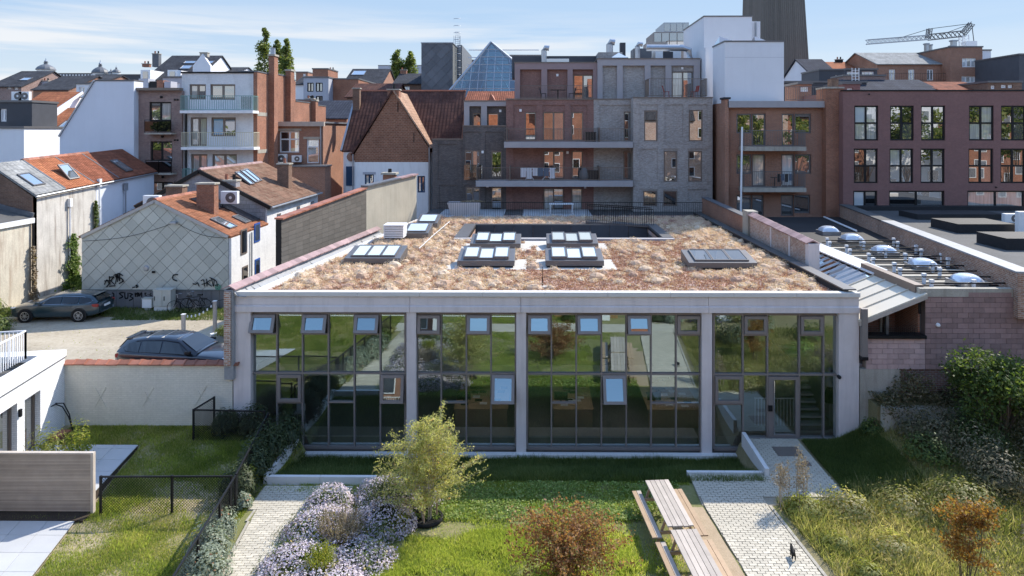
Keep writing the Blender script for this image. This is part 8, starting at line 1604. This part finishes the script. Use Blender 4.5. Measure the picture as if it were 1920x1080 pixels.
# ================================================================== skyline
def far_block(label, px0, yt, px1, Y, dep, mt, wins=(), name='far_building', cat='building', zb=.5, frame='metal_white', group=None, cols=2, pan=('pane_mid', 'pane_dark'), side=None):
    q = rect(px0, yt, px1, 400, Y); t = thing(name, label, cat, ((q[0]+q[2])/2, Y, zb), group=group); h = win_px(t, [(*w, dict(cols=cols, frame=frame, w=.12, panes=pan)) for w in wins], Y); wall('wall', M[mt], t, q[0], q[2], zb, q[3], Y, h, body=dep); MB().box(q[0]-.08, q[2]+.08, Y-.1, Y+dep, q[3]+.003, q[3]+.18).build('roof_edge', M['metal_anthracite'], t); return t, q
def far_house(label, px0, px1, ye, yr, Y, dep, mt, rt, wins=(), chims=(), name='far_house', hip=0, group=None, zb=.5, frame='metal_white', dorm=()):
    """ridge across the view: front slope seen"""
    x0, x1 = at(px0, ye, Y).x, at(px1, ye, Y).x; ze = zy(ye, Y); zr = zy(yr, Y+dep/2); t = thing(name, label, 'house', ((x0+x1)/2, Y, zb), group=group)
    h = win_px(t, [(*w, dict(cols=2, frame=frame, w=.12, panes=('pane_mid', 'pane_dark'))) for w in wins], Y); wall('wall', M[mt], t, x0, x1, zb, ze-.02, Y, h, body=dep)
    m = MB(); m.prism([(x0, Y, ze-.03), (x0, Y+dep, ze-.03), (x0, Y+dep/2, zr-.05)], (.25, 0, 0)); m.prism([(x1-.25, Y, ze-.03), (x1-.25, Y+dep, ze-.03), (x1-.25, Y+dep/2, zr-.05)], (.25, 0, 0)); m.build('gable', M[mt], t)
    slope(t, 'roof', rt, (x0-.2, Y-.25, ze-.1), (x1+.2, Y-.25, ze-.1), (x0-.2+hip, Y+dep/2, zr), (x1+.2-hip, Y+dep/2, zr)); slope(t, 'roof', rt, (x0-.2, Y+dep+.25, ze-.1), (x1+.2, Y+dep+.25, ze-.1), (x0-.2+hip, Y+dep/2+.003, zr), (x1+.2-hip, Y+dep/2+.003, zr))
    for px, yt, cm_ in chims: chimney(t, at(px, yt, Y+dep/2).x, Y+dep/2, zr-1.5, zy(yt, Y+dep/2), .9, .7, cm_, 2)
    up = Vector((0, dep/2+.25, zr-ze+.1)).normalized()
    for px, py, w_, h_ in dorm:
        f = (ye-py)/max(1, ye-yr); p = Vector((at(px, py, Y).x, Y-.25+(dep/2+.25)*f, ze-.1+(zr-ze+.1)*f))+up.cross(Vector((-1, 0, 0)))*0+Vector((0, -.12*up.z, .12)); roof_window(t, p, (1, 0, 0), up, w_, h_)
    return t
# west
t = far_house('orange pantile roofed house beyond the white gable, with two roof windows', 2, 73, 231, 174, 60, 11, 'brick_brown', 'tiles_orange', dorm=((36, 222, 1.3, 3.0), (88, 186, 1.5, 1.2)))
MB().beam((at(73, 231, 60).x+.35, 59.7, zy(233, 60)-.2), (at(73, 231, 60).x+.35, 65.5, zy(176, 65.5)-.25), .12, 1.1).build('white_verge', M['metal_white'], t)
far_house('lower orange roofed house squeezed behind the white gable', 73.5, 132, 250, 204, 59, 8, 'render_grey', 'tiles_orange', dorm=((100, 244, 1.2, 1.6),), wins=((76, 272, 84, 292), (98, 272, 112, 292)))
far_block('plain pale rendered building at the frame edge', -60, 241, 45, 52, 8, 'render_white', (), 'pale_building')
t, q = far_block('dark rendered building with two air conditioners on its roof', -30, 192, 60, 56.5, 3, 'slate_dark', ((0, 204, 12, 228),), 'dark_building')
for i, px in enumerate((36, 49)): c = at(px, 192, 57.5); ac_unit(c.x, 57.2, q[3]+.19, 'white air conditioner on the dark rendered building, %s' % ('nearer the frame edge' if i == 0 else 'nearer the orange roof'), .9, .75)
far_house('grey roofed house with tall slate slope at the frame edge', -20, 40, 162, 134, 90, 12, 'brick_pink', 'tiles_slate', ((13, 160, 21, 167), (26, 162, 34, 168)), dorm=((14, 152, 1.2, 1.2),)); far_house('long low house with a weathered brown roof', 33, 73, 168, 151, 95, 12, 'brick_brown', 'tiles_grey_flat'); far_house('wide dark slate roofed house behind the orange roof', 62, 128, 168, 143, 88, 12, 'brick_rust', 'tiles_slate', chims=((87, 152, 'render_grey'),)); far_house('dark slate roofed house with white trim near the turrets', 120, 186, 155, 142, 92, 10, 'brick_rust', 'tiles_slate', dorm=((137, 148, 1.5, 1.5),)); far_block('white dormered house front peeping over the white gable', 143, 158, 176, 80, 6, 'render_white', ((148, 163, 159, 175),), 'white_dormered_house')
t, q = far_block('long distant office building with white and dark vertical stripes', 55, 138, 182, 230, 20, 'slate_grey', (), 'striped_office')
for k in range(22): MB().box(q[0]+(q[2]-q[0])*k/22+.1, q[0]+(q[2]-q[0])*(k+.45)/22, 229.8, 229.96, q[3]-4, q[3]-.3).build('stripe_panel', M['metal_white'], t)
def turret(label, px, yb, yt, Y, r):
    c = at(px, yb, Y); z1 = zy(yt, Y); H_ = z1-c.z; t = thing('domed_turret', label, 'turret', (c.x, Y, .5)); MB().lathe([(r*1.7, -8), (r*1.35, 0), (r*1.0, H_*.08), (r, H_*.34)], (c.x, Y, c.z), 8).build('drum', M['concrete_light'], t); MB().lathe([(r*1.15, H_*.341), (r*1.12, H_*.40), (r*.95, H_*.50), (r*.6, H_*.60), (r*.25, H_*.66), (r*.22, H_*.74), (r*.3, H_*.76)], (c.x, Y, c.z), 12).build('dome', M['slate_grey'], t, smooth=False); MB().lathe([(r*.12, H_*.76), (r*.25, H_*.82), (r*.08, H_*.88), (r*.03, H_)], (c.x, Y, c.z), 6).build('finial', M['zinc'], t)
turret('domed turret standing apart toward the frame edge on the skyline', 86, 143, 108, 150, 1.7); turret('domed turret with a tall wind vane above the white gable', 188, 150, 112, 130, 1.3); turret('small stone finial beside the wind vane turret', 208, 143, 127, 130, .5); turret('larger stone finial next to the slate roofed house', 218, 143, 122, 130, .7)
far_block('long dark flat building under the stone finials', 180, 141, 268, 125, 10, 'slate_dark', ((205, 147, 213, 152), (216, 147, 224, 152), (230, 147, 238, 152)), 'dark_long_building')
t = far_house('big slate roofed house with white dormers above the pink flats', 272, 368, 150, 105, 88, 14, 'render_white', 'tiles_slate', chims=((294, 101, 'slate_grey'), (275, 120, 'brick_orange')), dorm=((310, 121, 1.6, .9), (345, 121, 1.6, .9), (315, 131, 1.4, 1.2)))
for px in (282, 332): x0, x1 = at(px-10, 140, 87.6).x, at(px+8, 140, 87.6).x; MB().box(x0, x1, 86.6, 90, zy(148, 87), zy(131, 87)).build('dormer', M['metal_white'], t); MB().box(x0+.3, x1-.3, 86.55, 86.598, zy(147, 87), zy(134, 87)).build('dormer_window', M['pane_mid'], t)
P1, P2 = at(365, 148, 89), at(398, 148, 89); m = MB(); m.prism([(P1.x, 88.5, 9), (P2.x, 88.5, 9), (P2.x, 88.5, zy(124, 89)), (at(383, 101, 89).x, 88.5, zy(101, 89)), (P1.x, 88.5, zy(124, 89))], (0, .5, 0)); m.build('white_gable', M['render_white'], t); chimney(t, at(383, 101, 89).x, 89.1, zy(106, 89), zy(99, 89), 1.0, .6, 'concrete_old')
far_house('hall with a metal sheeted solar roof above the white flats', 380, 436, 138, 127, 95, 10, 'render_white', 'tiles_slate'); far_block('grey rendered house front behind the pink flats', 305, 146, 341, 75, 5, 'render_grey', ((312, 155, 322, 165), (330, 156, 337, 166)), 'grey_house_front')
# middle
far_block('grey rendered flats with small balconies beyond the orange flank', 569, 146, 616, 92, 12, 'render_grey', ((576, 155, 588, 172), (592, 155, 605, 172), (576, 180, 589, 190), (592, 180, 605, 190)), 'grey_flats', frame='metal_black'); far_block('orange brick flank of the grey flats beyond the annex', 616.5, 149, 672, 94, 14, 'brick_orange', (), 'brick_flank'); far_house('long dark slate roofed house with brick chimneys on the skyline', 645, 716, 157, 130, 110, 12, 'brick_rust', 'tiles_slate', chims=((622, 131, 'brick_orange'), (700, 148, 'brick_rust')), dorm=((648, 142, 2.2, 2),))
far_block('two brick chimney blocks on a flat roof', 586, 130, 615, 100, 5, 'brick_orange', (), 'brick_chimney_block'); far_block('brick stair tower far behind the poplars', 555, 136, 577, 120, 6, 'brick_rust', ((568, 138, 573, 144),), 'brick_tower'); far_house('dark red roof spreading between the brick flank and the gabled house', 650, 737, 182, 158, 80, 10, 'brick_rust', 'tiles_dark'); far_house('navy tiled roof behind the stepped orange flank', 556, 650, 222, 190, 72, 10, 'brick_rust', 'tiles_navy', chims=((582, 186, 'brick_orange'),)); far_house('grey roofed brick house between the poplars and the slate cube', 739, 792, 157, 139, 95, 10, 'brick_brown', 'tiles_slate', ((757, 162, 768, 172),), chims=((757, 132, 'brick_orange'),)); far_block('distant blue grey block behind the poplars', 709, 123, 792, 220, 20, 'render_grey', (), 'distant_block'); far_house('narrow white fronted house behind the orange flank', 553, 569, 158, 144, 93, 8, 'render_white', 'tiles_slate')
far_block('dark brick block behind the slate cube', 860, 114, 905, 110, 10, 'brick_rust', (), 'dark_brick_block'); far_house('grey hipped roofs behind the glass pyramid', 955, 1015, 122, 104, 95, 10, 'render_grey', 'tiles_slate')
# slate cube with caged ladder
sc_ = thing('slate_cube', 'tall block shingled in grey slate with a caged ladder', 'tower', (-18, 86, .5)); Yc = 85.0; q = rect(790, 81, 849, 215, Yc); sx1 = q[2]; MB().box(q[0]+.03, q[2]-.03, Yc+.03, 103, .5, q[3]-.02).build('core', M['slate_joint'], sc_)
sh = .62; me = {}; i = 0; z = q[1]-.5; LN2 = [((q[0], q[1]), (q[2], q[1])), ((q[2], q[1]), (q[2], q[3])), ((q[2], q[3]), (q[0], q[3])), ((q[0], q[3]), (q[0], q[1]))]; cnt = 0; mm = MB()
while z < q[3]+sh:
    x = q[0]-sh+(sh if i % 2 else 0)
    while x < q[2]+sh:
        pl = clip([(x, z-sh), (x+sh, z), (x, z+sh), (x-sh, z)], LN2)
        if len(pl) >= 3:
            if cnt < 260: MB().prism([(px, Yc-.0+(pz-z)*.05, pz) for px, pz in pl], (0, .03, 0)).build('slate', M['slate_grey'], sc_)
            else: mm.prism([(px, Yc+(pz-z)*.05, pz) for px, pz in pl], (0, .03, 0))
            cnt += 1
        x += 2*sh
    z += sh; i += 1
if mm.v: struct(mm.build('slate_field', M['slate_grey'], sc_), 'stuff')
MB().box(sx1-.02, at(866, 90, 90).x, 90, 104, .5, zy(84, 90)).build('side_block', M['slate_grey'], sc_); MB().box(q[0]-.05, q[2]+.05, Yc-.06, 103, q[3]+.0, q[3]+.12).build('coping', M['zinc'], sc_)
m = MB(); lx, ly = at(857, 90, 88).x, 88.5
for s in (-.3, .3): m.beam((lx+s, ly, zy(150, 88)), (lx+s, ly, zy(67, 88)), .06, .06)
for k in range(26): z = zy(150, 88)+k*.25; m.box(lx-.3, lx+.3, ly-.02, ly+.02, z, z+.04)
for k in range(9): z = zy(140, 88)+k*.9; m.tube([(lx+.45*math.cos(a_), ly-.4+.45*math.sin(a_), z) for a_ in np.linspace(-.2, math.pi*-1+.2, 7)], .03, 4)
for a_ in (-.4, -1.2, -2, -2.8): m.beam((lx+.45*math.cos(a_), ly-.4+.45*math.sin(a_), zy(140, 88)), (lx+.45*math.cos(a_), ly-.4+.45*math.sin(a_), zy(67, 88)), .04, .04)
struct(m.build('caged_ladder', M['zinc'], sc_))
del bpy.data.objects['caged_ladder']['kind']
# glass pyramid
gp2 = thing('glass_pyramid', 'steel framed glass pyramid roof behind the flats', 'glass roof', (-5, 80, 8)); Yp0 = 75.0; bL, bR = at(833, 182, Yp0), at(1045, 182, Yp0); apx = at(921, 79, 82); bz = bL.z; B_ = [Vector((bL.x, Yp0, bz)), Vector((bR.x, Yp0, bz)), Vector((bR.x, 89, bz)), Vector((bL.x, 89, bz))]
rows_n = 7
for f in range(4):
    A_b, B_b = B_[f], B_[(f+1) % 4]; fr_ = MB()
    for r_ in range(rows_n):
        v0, v1 = r_/rows_n, (r_+1)/rows_n; n = max(1, 14-2*r_) if f == 0 else 1
        l0, l1 = A_b.lerp(apx, v0), A_b.lerp(apx, v1); r0, r1 = B_b.lerp(apx, v0), B_b.lerp(apx, v1); fr_.beam(l0, r0, .07, .07)
        if f == 0:
            W0 = (r0-l0).length; step = (B_b-A_b).length/14
            for k in range(14):
                xa_, xb_ = A_b.x+k*step, A_b.x+(k+1)*step
                def lim(v): return A_b.lerp(apx, v).x, B_b.lerp(apx, v).x
                lo0, hi0 = lim(v0); lo1, hi1 = lim(v1); P4 = [(max(xa_, lo0), v0), (min(xb_, hi0), v0), (min(xb_, hi1), v1), (max(xa_, lo1), v1)]
                if P4[1][0]-P4[0][0] < .1: continue
                if P4[2][0] < P4[3][0]: xm = min(max(P4[2][0], lo1), hi1); P4[2] = (xm, v1); P4[3] = (xm, v1)
                def q3(p): y = Yp0+(apx.y-Yp0)*p[1]; return (p[0], y, bz+(apx.z-bz)*p[1])
                pts = [q3(p) for p in P4]; pts = pts if Vector(pts[2]) != Vector(pts[3]) else pts[:3]
                MB().add(pts, [tuple(range(len(pts)))]).build('glass_pane', M['glass_pyramid'], gp2); fr_.beam(q3(P4[0]), q3(P4[3]), .05, .08)
        else: MB().quad(l0, r0, r1, l1).build('glass_pane', M['glass_pyramid'], gp2)
    fr_.beam(A_b, apx, .22, .22); fr_.build('steel_frame', M['zinc'], gp2)
m = MB()
for k in range(6): m.beam((bL.x+k*2.2+1, 80, bz), (apx.x, apx.y, apx.z-2), .08, .08)
for k in range(5): m.beam((bL.x+2, 78+k, bz+2+k), (bR.x-2, 78+k, bz+2+k), .1, .1)
m.build('inner_truss', M['metal_white'], gp2); MB().box(bL.x, bR.x, Yp0+.1, 89, .5, bz-.05).build('base', M['brick_rust'], gp2); box_part('inner_floor', M['interior_wall'], gp2, bL.x+.2, bR.x-.2, Yp0+.3, 88.8, bz-.045, bz+.01)
t = far_house('red tiled roof tucked between the glass pyramid and the charcoal flats', 874, 965, 195, 173, 66, 8, 'brick_rust', 'tiles_red')
MB().prism([(at(915, 188, 65).x, 65, zy(188, 65)), (at(928, 188, 65).x, 65, zy(188, 65)), (at(921, 176, 65).x, 65, zy(176, 65))], (0, 3, 0)).build('dormer', M['tile_clay'], t)
# tower
tw_ = thing('dark_tower', 'huge dark clad tapering tower rising out of the frame', 'tower', (43, 105, .5)); pb = [at(1389, 190, 110), at(1428, 190, 103), at(1522, 190, 108)]; pt_ = [at(1398, -140, 110), at(1432, -140, 103), at(1500, -140, 108)]
for i in (0, 1):
    n = 10 if i == 0 else 22
    for k in range(n):
        u0, u1 = k/n, (k+1)/n; a0, a1_ = pb[i].lerp(pb[i+1], u0), pb[i].lerp(pb[i+1], u1-.004); c0, c1 = pt_[i].lerp(pt_[i+1], u0), pt_[i].lerp(pt_[i+1], u1-.004); a0 = Vector((*a0.xy, .5)) if False else a0
        MB().prism([a0, a1_, c1, c0], (0, .25 if k % 2 else .4, 0)).build('cladding_panel', M['metal_brown_dark' if 'metal_brown_dark' in M else 'cladding_dark'], tw_)
m = MB(); bb_ = [(pb[0].x+.3, 110.5, 0), (pb[1].x, 103.6, 0), (pb[2].x-.3, 108.6, 0), (pb[2].x-3, 120, 0)]; tt_ = [(pt_[0].x+.3, 110.5, pt_[0].z), (pt_[1].x, 103.6, pt_[1].z), (pt_[2].x-.3, 108.6, pt_[2].z), (pt_[2].x-3, 120, pt_[2].z)]; m.add(bb_+tt_, [(0, 1, 5, 4), (1, 2, 6, 5), (2, 3, 7, 6), (3, 0, 4, 7), (4, 5, 6, 7)]); m.build('core', M['metal_black'], tw_)
# east
far_house('dark roofed house with a solar slope beside the tower', 1519, 1566, 138, 113, 85, 9, 'render_white', 'tiles_navy', ((1521, 140, 1534, 155),)); far_house('house with a sunlit orange pantile roof on the east skyline', 1560, 1646, 131, 118, 95, 9, 'brick_rust', 'tiles_orange', chims=((1573, 113, 'metal_black'), (1611, 112, 'concrete_old'))); far_block('dark zinc clad dormer block east of the tower', 1536, 132, 1583, 75, 5, 'slate_dark', ((1566, 141, 1570, 146),), 'zinc_block'); far_block('dark dormer with a row of white windows', 1584, 131, 1645, 78, 5, 'slate_dark', ((1588, 134, 1612, 143), (1616, 134, 1639, 143)), 'dormer_block', cols=3); far_block('pale brick parapet under the white windowed dormer', 1582, 143, 1660, 70, 3, 'brick_pink', (), 'brick_parapet')
t = far_house('brick house with a long brown roof and potted balcony', 1645, 1782, 121, 101, 90, 12, 'brick_rust', 'tiles_grey_flat', ((1667, 130, 1679, 151), (1703, 130, 1715, 151), (1738, 130, 1750, 151), (1767, 128, 1781, 150))); railing(t, at(1660, 150, 89).x, at(1782, 150, 89).x, zy(152, 89), 1.0, 89, 'metal_black', .3)
far_block('square brick stair tower of the long brown roofed house', 1782, 89, 1842, 88, 8, 'brick_rust', ((1804, 109, 1830, 126), (1803, 143, 1829, 155)), 'brick_stair_tower', cols=3, pan=('pane_milky', 'pane_curtain')); far_block('cream rendered block behind the brick stair tower', 1842.5, 95, 1858, 96, 8, 'render_white', (), 'cream_block'); far_house('dark pantile roof east of the stair tower', 1840, 1878, 152, 129, 90, 9, 'brick_rust', 'tiles_dark', dorm=((1846, 138, 1.6, 1),)); far_house('dark slate roof with a roof window at the frame edge', 1873, 1915, 142, 121, 92, 9, 'brick_rust', 'tiles_slate', dorm=((1897, 133, 1.6, 1.2),)); far_block('dark slab of a building cut by the frame edge', 1911, 103, 1990, 80, 8, 'slate_dark', (), 'dark_slab'); far_house('black tiled low roof just behind the maroon block', 1611, 1762, 172, 152, 66, 8, 'brick_maroon', 'tiles_navy'); far_house('red tiled low roof with a white ridge behind the maroon block', 1763, 1852, 170, 156, 66, 8, 'brick_maroon', 'tiles_red'); far_block('low brick shed with small white windows behind the maroon block', 1853, 155, 1916, 64, 5, 'brick_brown', ((1858, 160, 1866, 167), (1877, 159, 1887, 165), (1890, 159, 1899, 165)), 'brick_shed', cols=1); far_block('small brick stack with a white vent beside the pier', 1580, 158, 1613, 62, 4, 'brick_maroon', ((1588, 165, 1599, 171),), 'brick_stack', cols=1); far_block('small brick roof hut behind the roof railing', 1497, 158, 1522, 56, 3, 'brick_rust', ((1501, 162, 1516, 172),), 'roof_hut', cols=1); far_block('dark flat roofed range behind the roof railing', 1470, 155, 1625, 68, 6, 'slate_dark', (), 'dark_range')
q = at(1604, 150, 69); t = thing('caged_ladder', 'pale caged ladder standing on the east rooftops', 'ladder', (q.x, 69, 10)); m = MB()
for s in (-.35, .0, .35): m.beam((q.x+s, 69, zy(155, 69)), (q.x+s, 69, zy(128, 69)), .05, .05)
m.build('stile', M['metal_white'], t); m = MB(); [m.box(q.x-.35, q.x+.35, 68.98, 69.02, zy(155, 69)+k*.3, zy(155, 69)+k*.3+.05) for k in range(5)]; m.build('rung', M['metal_white'], t)
# crane
Yk = 160.0; cr_ = thing('tower_crane', 'folded white and dark tower crane over the east rooftops', 'crane', (at(1808, 110, Yk).x, Yk, .5)); A3 = lambda px, py: at(px, py, Yk)
def lattice(p, q, w, n, name, mt):
    m = MB(); d = (q-p).normalized(); u = Vector((-d.z, 0, d.x))*w/2; v = Vector((0, w/2, 0)); cs = [u+v, u-v, -u+v, -u-v]
    for c in cs: m.beam(p+c, q+c, .16, .16)
    for k in range(n):
        a, b = p.lerp(q, k/n), p.lerp(q, (k+1)/n); m.beam(a+cs[0], b+cs[2], .1, .1); m.beam(a+cs[1], b+cs[3], .1, .1); m.beam(a+cs[2], b+cs[0], .1, .1)
    return m.build(name, M[mt], cr_)
lattice(A3(1625, 79), A3(1742, 70), 1.0, 14, 'jib', 'zinc'); lattice(A3(1742, 70), A3(1806, 63), 1.3, 8, 'jib', 'metal_anthracite'); lattice(A3(1806, 63), A3(1822, 44), 1.0, 5, 'tower_head', 'metal_anthracite'); lattice(A3(1808, 115), A3(1807, 66), 1.4, 8, 'mast', 'metal_white'); lattice(A3(1740, 72), A3(1743, 54), .8, 4, 'king_post', 'metal_anthracite')
m = MB()
for p, q in (((1822, 44), (1743, 54)), ((1743, 54), (1684, 72)), ((1822, 44), (1762, 66)), ((1822, 44), (1826, 78)), ((1800, 60), (1812, 66))): m.beam(A3(*p), A3(*q), .12, .12)
m.build('stay_cable', M['metal_black'], cr_); m = MB(); q = A3(1815, 82); m.box(q.x-1, q.x+1.5, Yk-1, Yk+1, q.z-1.5, q.z+.5); m.build('machinery', M['metal_white'], cr_)
for i, (px, yt, w_) in enumerate(((1737, 84, .35), (1745, 86, .15), (1785, 88, .5), (1788, 78, .6), (1775, 92, .5), (1822, 92, .4))): Ym_ = 95; c = at(px, yt, Ym_); t = thing('roof_mast', 'small mast or vent on the brown roofed brick house, item %s along its ridge' % ('one', 'two', 'three', 'four', 'five', 'six')[i], 'vent', (c.x, Ym_, c.z-3), group='masts and vents along the brown ridge'); MB().box(c.x-w_/2, c.x+w_/2, Ym_-.3, Ym_+.3, zy(101, Ym_)-1, c.z).build('shaft', M['metal_galvanised'], t); MB().box(c.x-w_*.7, c.x+w_*.7, Ym_-.4, Ym_+.4, c.z+.002, c.z+.2).build('cap', M['zinc'], t)
# poplars
def poplar(label, px, yb, yt, Y, r, seed, n=5200):
    c = at(px, yb, Y); zt = zy(yt, Y); z0 = zy(230, Y); t = thing('poplar_tree', label, 'tree', (c.x, Y, .5), group='poplars on the skyline'); g = np.random.default_rng(seed); MB().tube([(c.x, Y, 0), (c.x, Y, zt-1)], .25, 6, r1=.05).build('trunk', M['bark'], t)
    Ps = []; H_ = zt-z0
    for k in range(46):
        u = g.random()**.8; rr = r*(math.sin(math.pi*min(1, (u*.93+.07))**.7)**.6)*(.75+.3*g.random()); a = g.random()*6.28; cc = (c.x+math.cos(a)*rr*.55, Y+math.sin(a)*rr*.55, z0+H_*u*.97); P, _ = dome(n//46, cc, (rr*.5, rr*.5, rr*.9), seed+k, .2, -.9, 3); Ps.append(P)
    P = np.concatenate(Ps); P = P+g.normal(0, .15, P.shape); leafcloud('crown', P, .20, 'leaf_poplar', t, seed=seed, asp=.7, tint=np.clip(.45+g.normal(0, .2, len(P)), 0, 1))
poplar('tallest poplar, behind the tall chimney of the orange flank', 496, 150, 49, 130, 2.7, 501); poplar('shorter dark poplar between its two taller neighbours', 520, 150, 72, 132, 2.4, 502, 4200); poplar('slim sunlit poplar next to the rooftops', 537, 150, 69, 128, 2.1, 503, 4200); poplar('poplar on the side of the brick chimney, before the slate cube', 746, 160, 88, 125, 2.6, 504, 4200); poplar('poplar closest to the slate cube', 769, 160, 95, 126, 2.3, 505, 4000); poplar('low round poplar just above the white flats', 455, 150, 131, 140, 1.0, 506, 1500)
shrub((-43.5, 58.2), 1.2, 5.0, 'yellow green tree in front of the orange roofed house', 510, 'leaf_yellow', 900, .22, 'tree', name='garden_tree', z=6.0)
# ================================================================== garden behind the camera side, seen mirrored in the glass front
pl = thing('palisade_fence', 'chestnut palisade fence closing the far side of the garden', 'fence', (7, 9.6, 0)); me = None
for k in range(150):
    x = 1.2+k*.115
    if 4.9 < x < 6.2: continue
    if me is None: o = MB().prism([(-.04, 0, 0), (.04, 0, 0), (.04, 0, 1.25), (0, 0, 1.33), (-.04, 0, 1.25)], (0, .04, 0)).build('stake', M['wood_palisade']); me = o.data
    else: o = bpy.data.objects.new('stake', me); COL.objects.link(o)
    o.location = (x, 9.6+rng.normal(0, .015), 0); o.rotation_euler = (rng.normal(0, .02), rng.normal(0, .03), 0); attach(o, pl)
MB().box(1.2, 18.5, 9.66, 9.70, .4, .5).build('rail', M['wood_palisade'], pl)
t = thing('garden_railing', 'pale bar railing along the far edge of the garden', 'railing', (-8, 9.6, 0)); railing(t, -18, .9, 0, 1.15, 9.6, 'metal_white', .14)
lab = ['purple aster before the palisade beside the white planter', 'purple aster before the palisade farther along']
for i, (x, y) in enumerate(((9.6, 10.4), (10.7, 10.5))): aster((x, y), .45, .6, lab[i], 601+i, 'petal_violet', 1600, 'aster', 'purple asters by the palisade')
for i, (x, y, r_) in enumerate(((2.2, 10.4, .6), (7.3, 10.3, .5), (8.2, 10.5, .6), (12.2, 10.4, .7), (13.5, 10.6, .7), (-6.3, 13.5, .9), (-5, 14.2, 1.0), (-8.6, 13.0, .6), (-8.5, 14.4, .6), (10.5, 14.5, 1.0), (12.5, 13.0, 1.0), (9.4, 13.2, .8), (14.5, 15, 1.0))): shrub((x, y), r_, r_*1.1, '%s shrub, mirrored in the glass front' % ('broad' if r_ > .8 else 'small')+(' by the palisade' if y < 11 else ' below the frame')+(' of green', ' of dark', ' of silvery', ' of dry grassy')[i % 4]+' leaves', 620+i, ('leaf_green', 'leaf_dark', 'leaf_silver', 'weeds')[i % 4], 900, .07, 'shrub', 'shrubs mirrored in the glass front', name='garden_shrub')
for i, (x0, x1) in enumerate(((3.0, 4.4), (10.9, 13.2))): tag(MB().box(x0, x1, 9.9, 10.2, 0, .55).build('white_planter', M['metal_white'], None, bevel=.02), 'white trough planter before the palisade, %s' % ('by the gate gap' if i == 0 else 'beside the purple asters'), 'planter')
# houses across the street behind the viewpoint, mirrored in the upper windows
for i, (x0, x1, h_, rh, mt, rt) in enumerate(((-82, -64, 12, 4, 'brick_rust', 'tiles_slate'), (-64, -50, 11, 4, 'render_grey', 'tiles_slate'), (-50, -40, 13, 0, 'render_white', ''), (-40, -29, 12, 5, 'brick_old', 'tiles_slate'), (-29, -19, 10, 4.5, 'brick_orange', 'tiles_orange'), (-19, -10, 13, 4, 'brick_rust', 'tiles_slate'), (-10, -2, 9, 4, 'render_white', 'tiles_orange'), (-2, 8, 12, 5, 'brick_orange', 'tiles_slate'), (8, 17, 14, 4, 'brick_orange', 'tiles_orange'), (17, 28, 10, 5, 'brick_old', 'tiles_slate'), (28, 40, 13, 4, 'brick_old', 'tiles_orange'), (40, 55, 11, 5, 'brick_orange', 'tiles_slate'), (55, 70, 15, 0, 'render_white', ''), (70, 88, 11, 4, 'brick_orange', 'tiles_slate'))):
    h_ *= 1.3
    t = thing('street_house', '%s house with %s across the street, mirrored in the windows' % (mt.replace('_', ' '), rt.replace('tiles_', '')+' tiled roof' if rt else 'a flat roof'), 'house', ((x0+x1)/2, -18, 0), group='houses across the street'); yF = -16.0-(i % 3)*1.2; MB().box(x0+.02, x1-.02, yF-9, yF, -1.05, h_).build('wall', M[mt], t)
    if rh: slope(t, 'roof', rt, (x0, yF+.3, h_), (x1, yF+.3, h_), (x0, yF-4.5, h_+rh), (x1, yF-4.5, h_+rh)); slope(t, 'roof', rt, (x0, yF-9.3, h_), (x1, yF-9.3, h_), (x0, yF-4.503, h_+rh), (x1, yF-4.503, h_+rh))
    n = int((x1-x0)/3)
    for a in range(n):
        for b in range(int(h_/3.1)): cx_, cz_ = x0+(x1-x0)*(a+.5)/n, 1.6+b*3.1; f = MB().box(cx_-.65, cx_+.65, yF+.002, yF+.06, cz_-.8, cz_+.9).build('window', M['metal_white'], t); MB().box(cx_-.55, cx_+.55, yF+.062, yF+.07, cz_-.7, cz_+.8).build('glass_pane', M['pane_dark'], f)
for i, (x, y, r_, h_) in enumerate(((-60, -9, 4, 15), (-50, -9, 3.5, 12), (-24, -9, 3.2, 9), (-6, -10, 2.6, 8), (33, -9, 4.2, 15), (41, -9, 4.2, 17), (49, -8, 4.5, 18), (57, -9, 4.5, 17), (66, -8, 4.5, 19), (75, -9, 4.5, 18))):
    bigbush((x, y), 2.5, (r_, r_, h_*.7), '%s street tree, mirrored in the %s windows' % ('tall' if h_ > 13 else 'small', 'maroon block' if x > 25 else 'white flats' if x < -40 else 'apartment'), 700+i, 'leaf_poplar', 3500, .35, 'street_tree')['group'] = 'street trees mirrored in the windows'
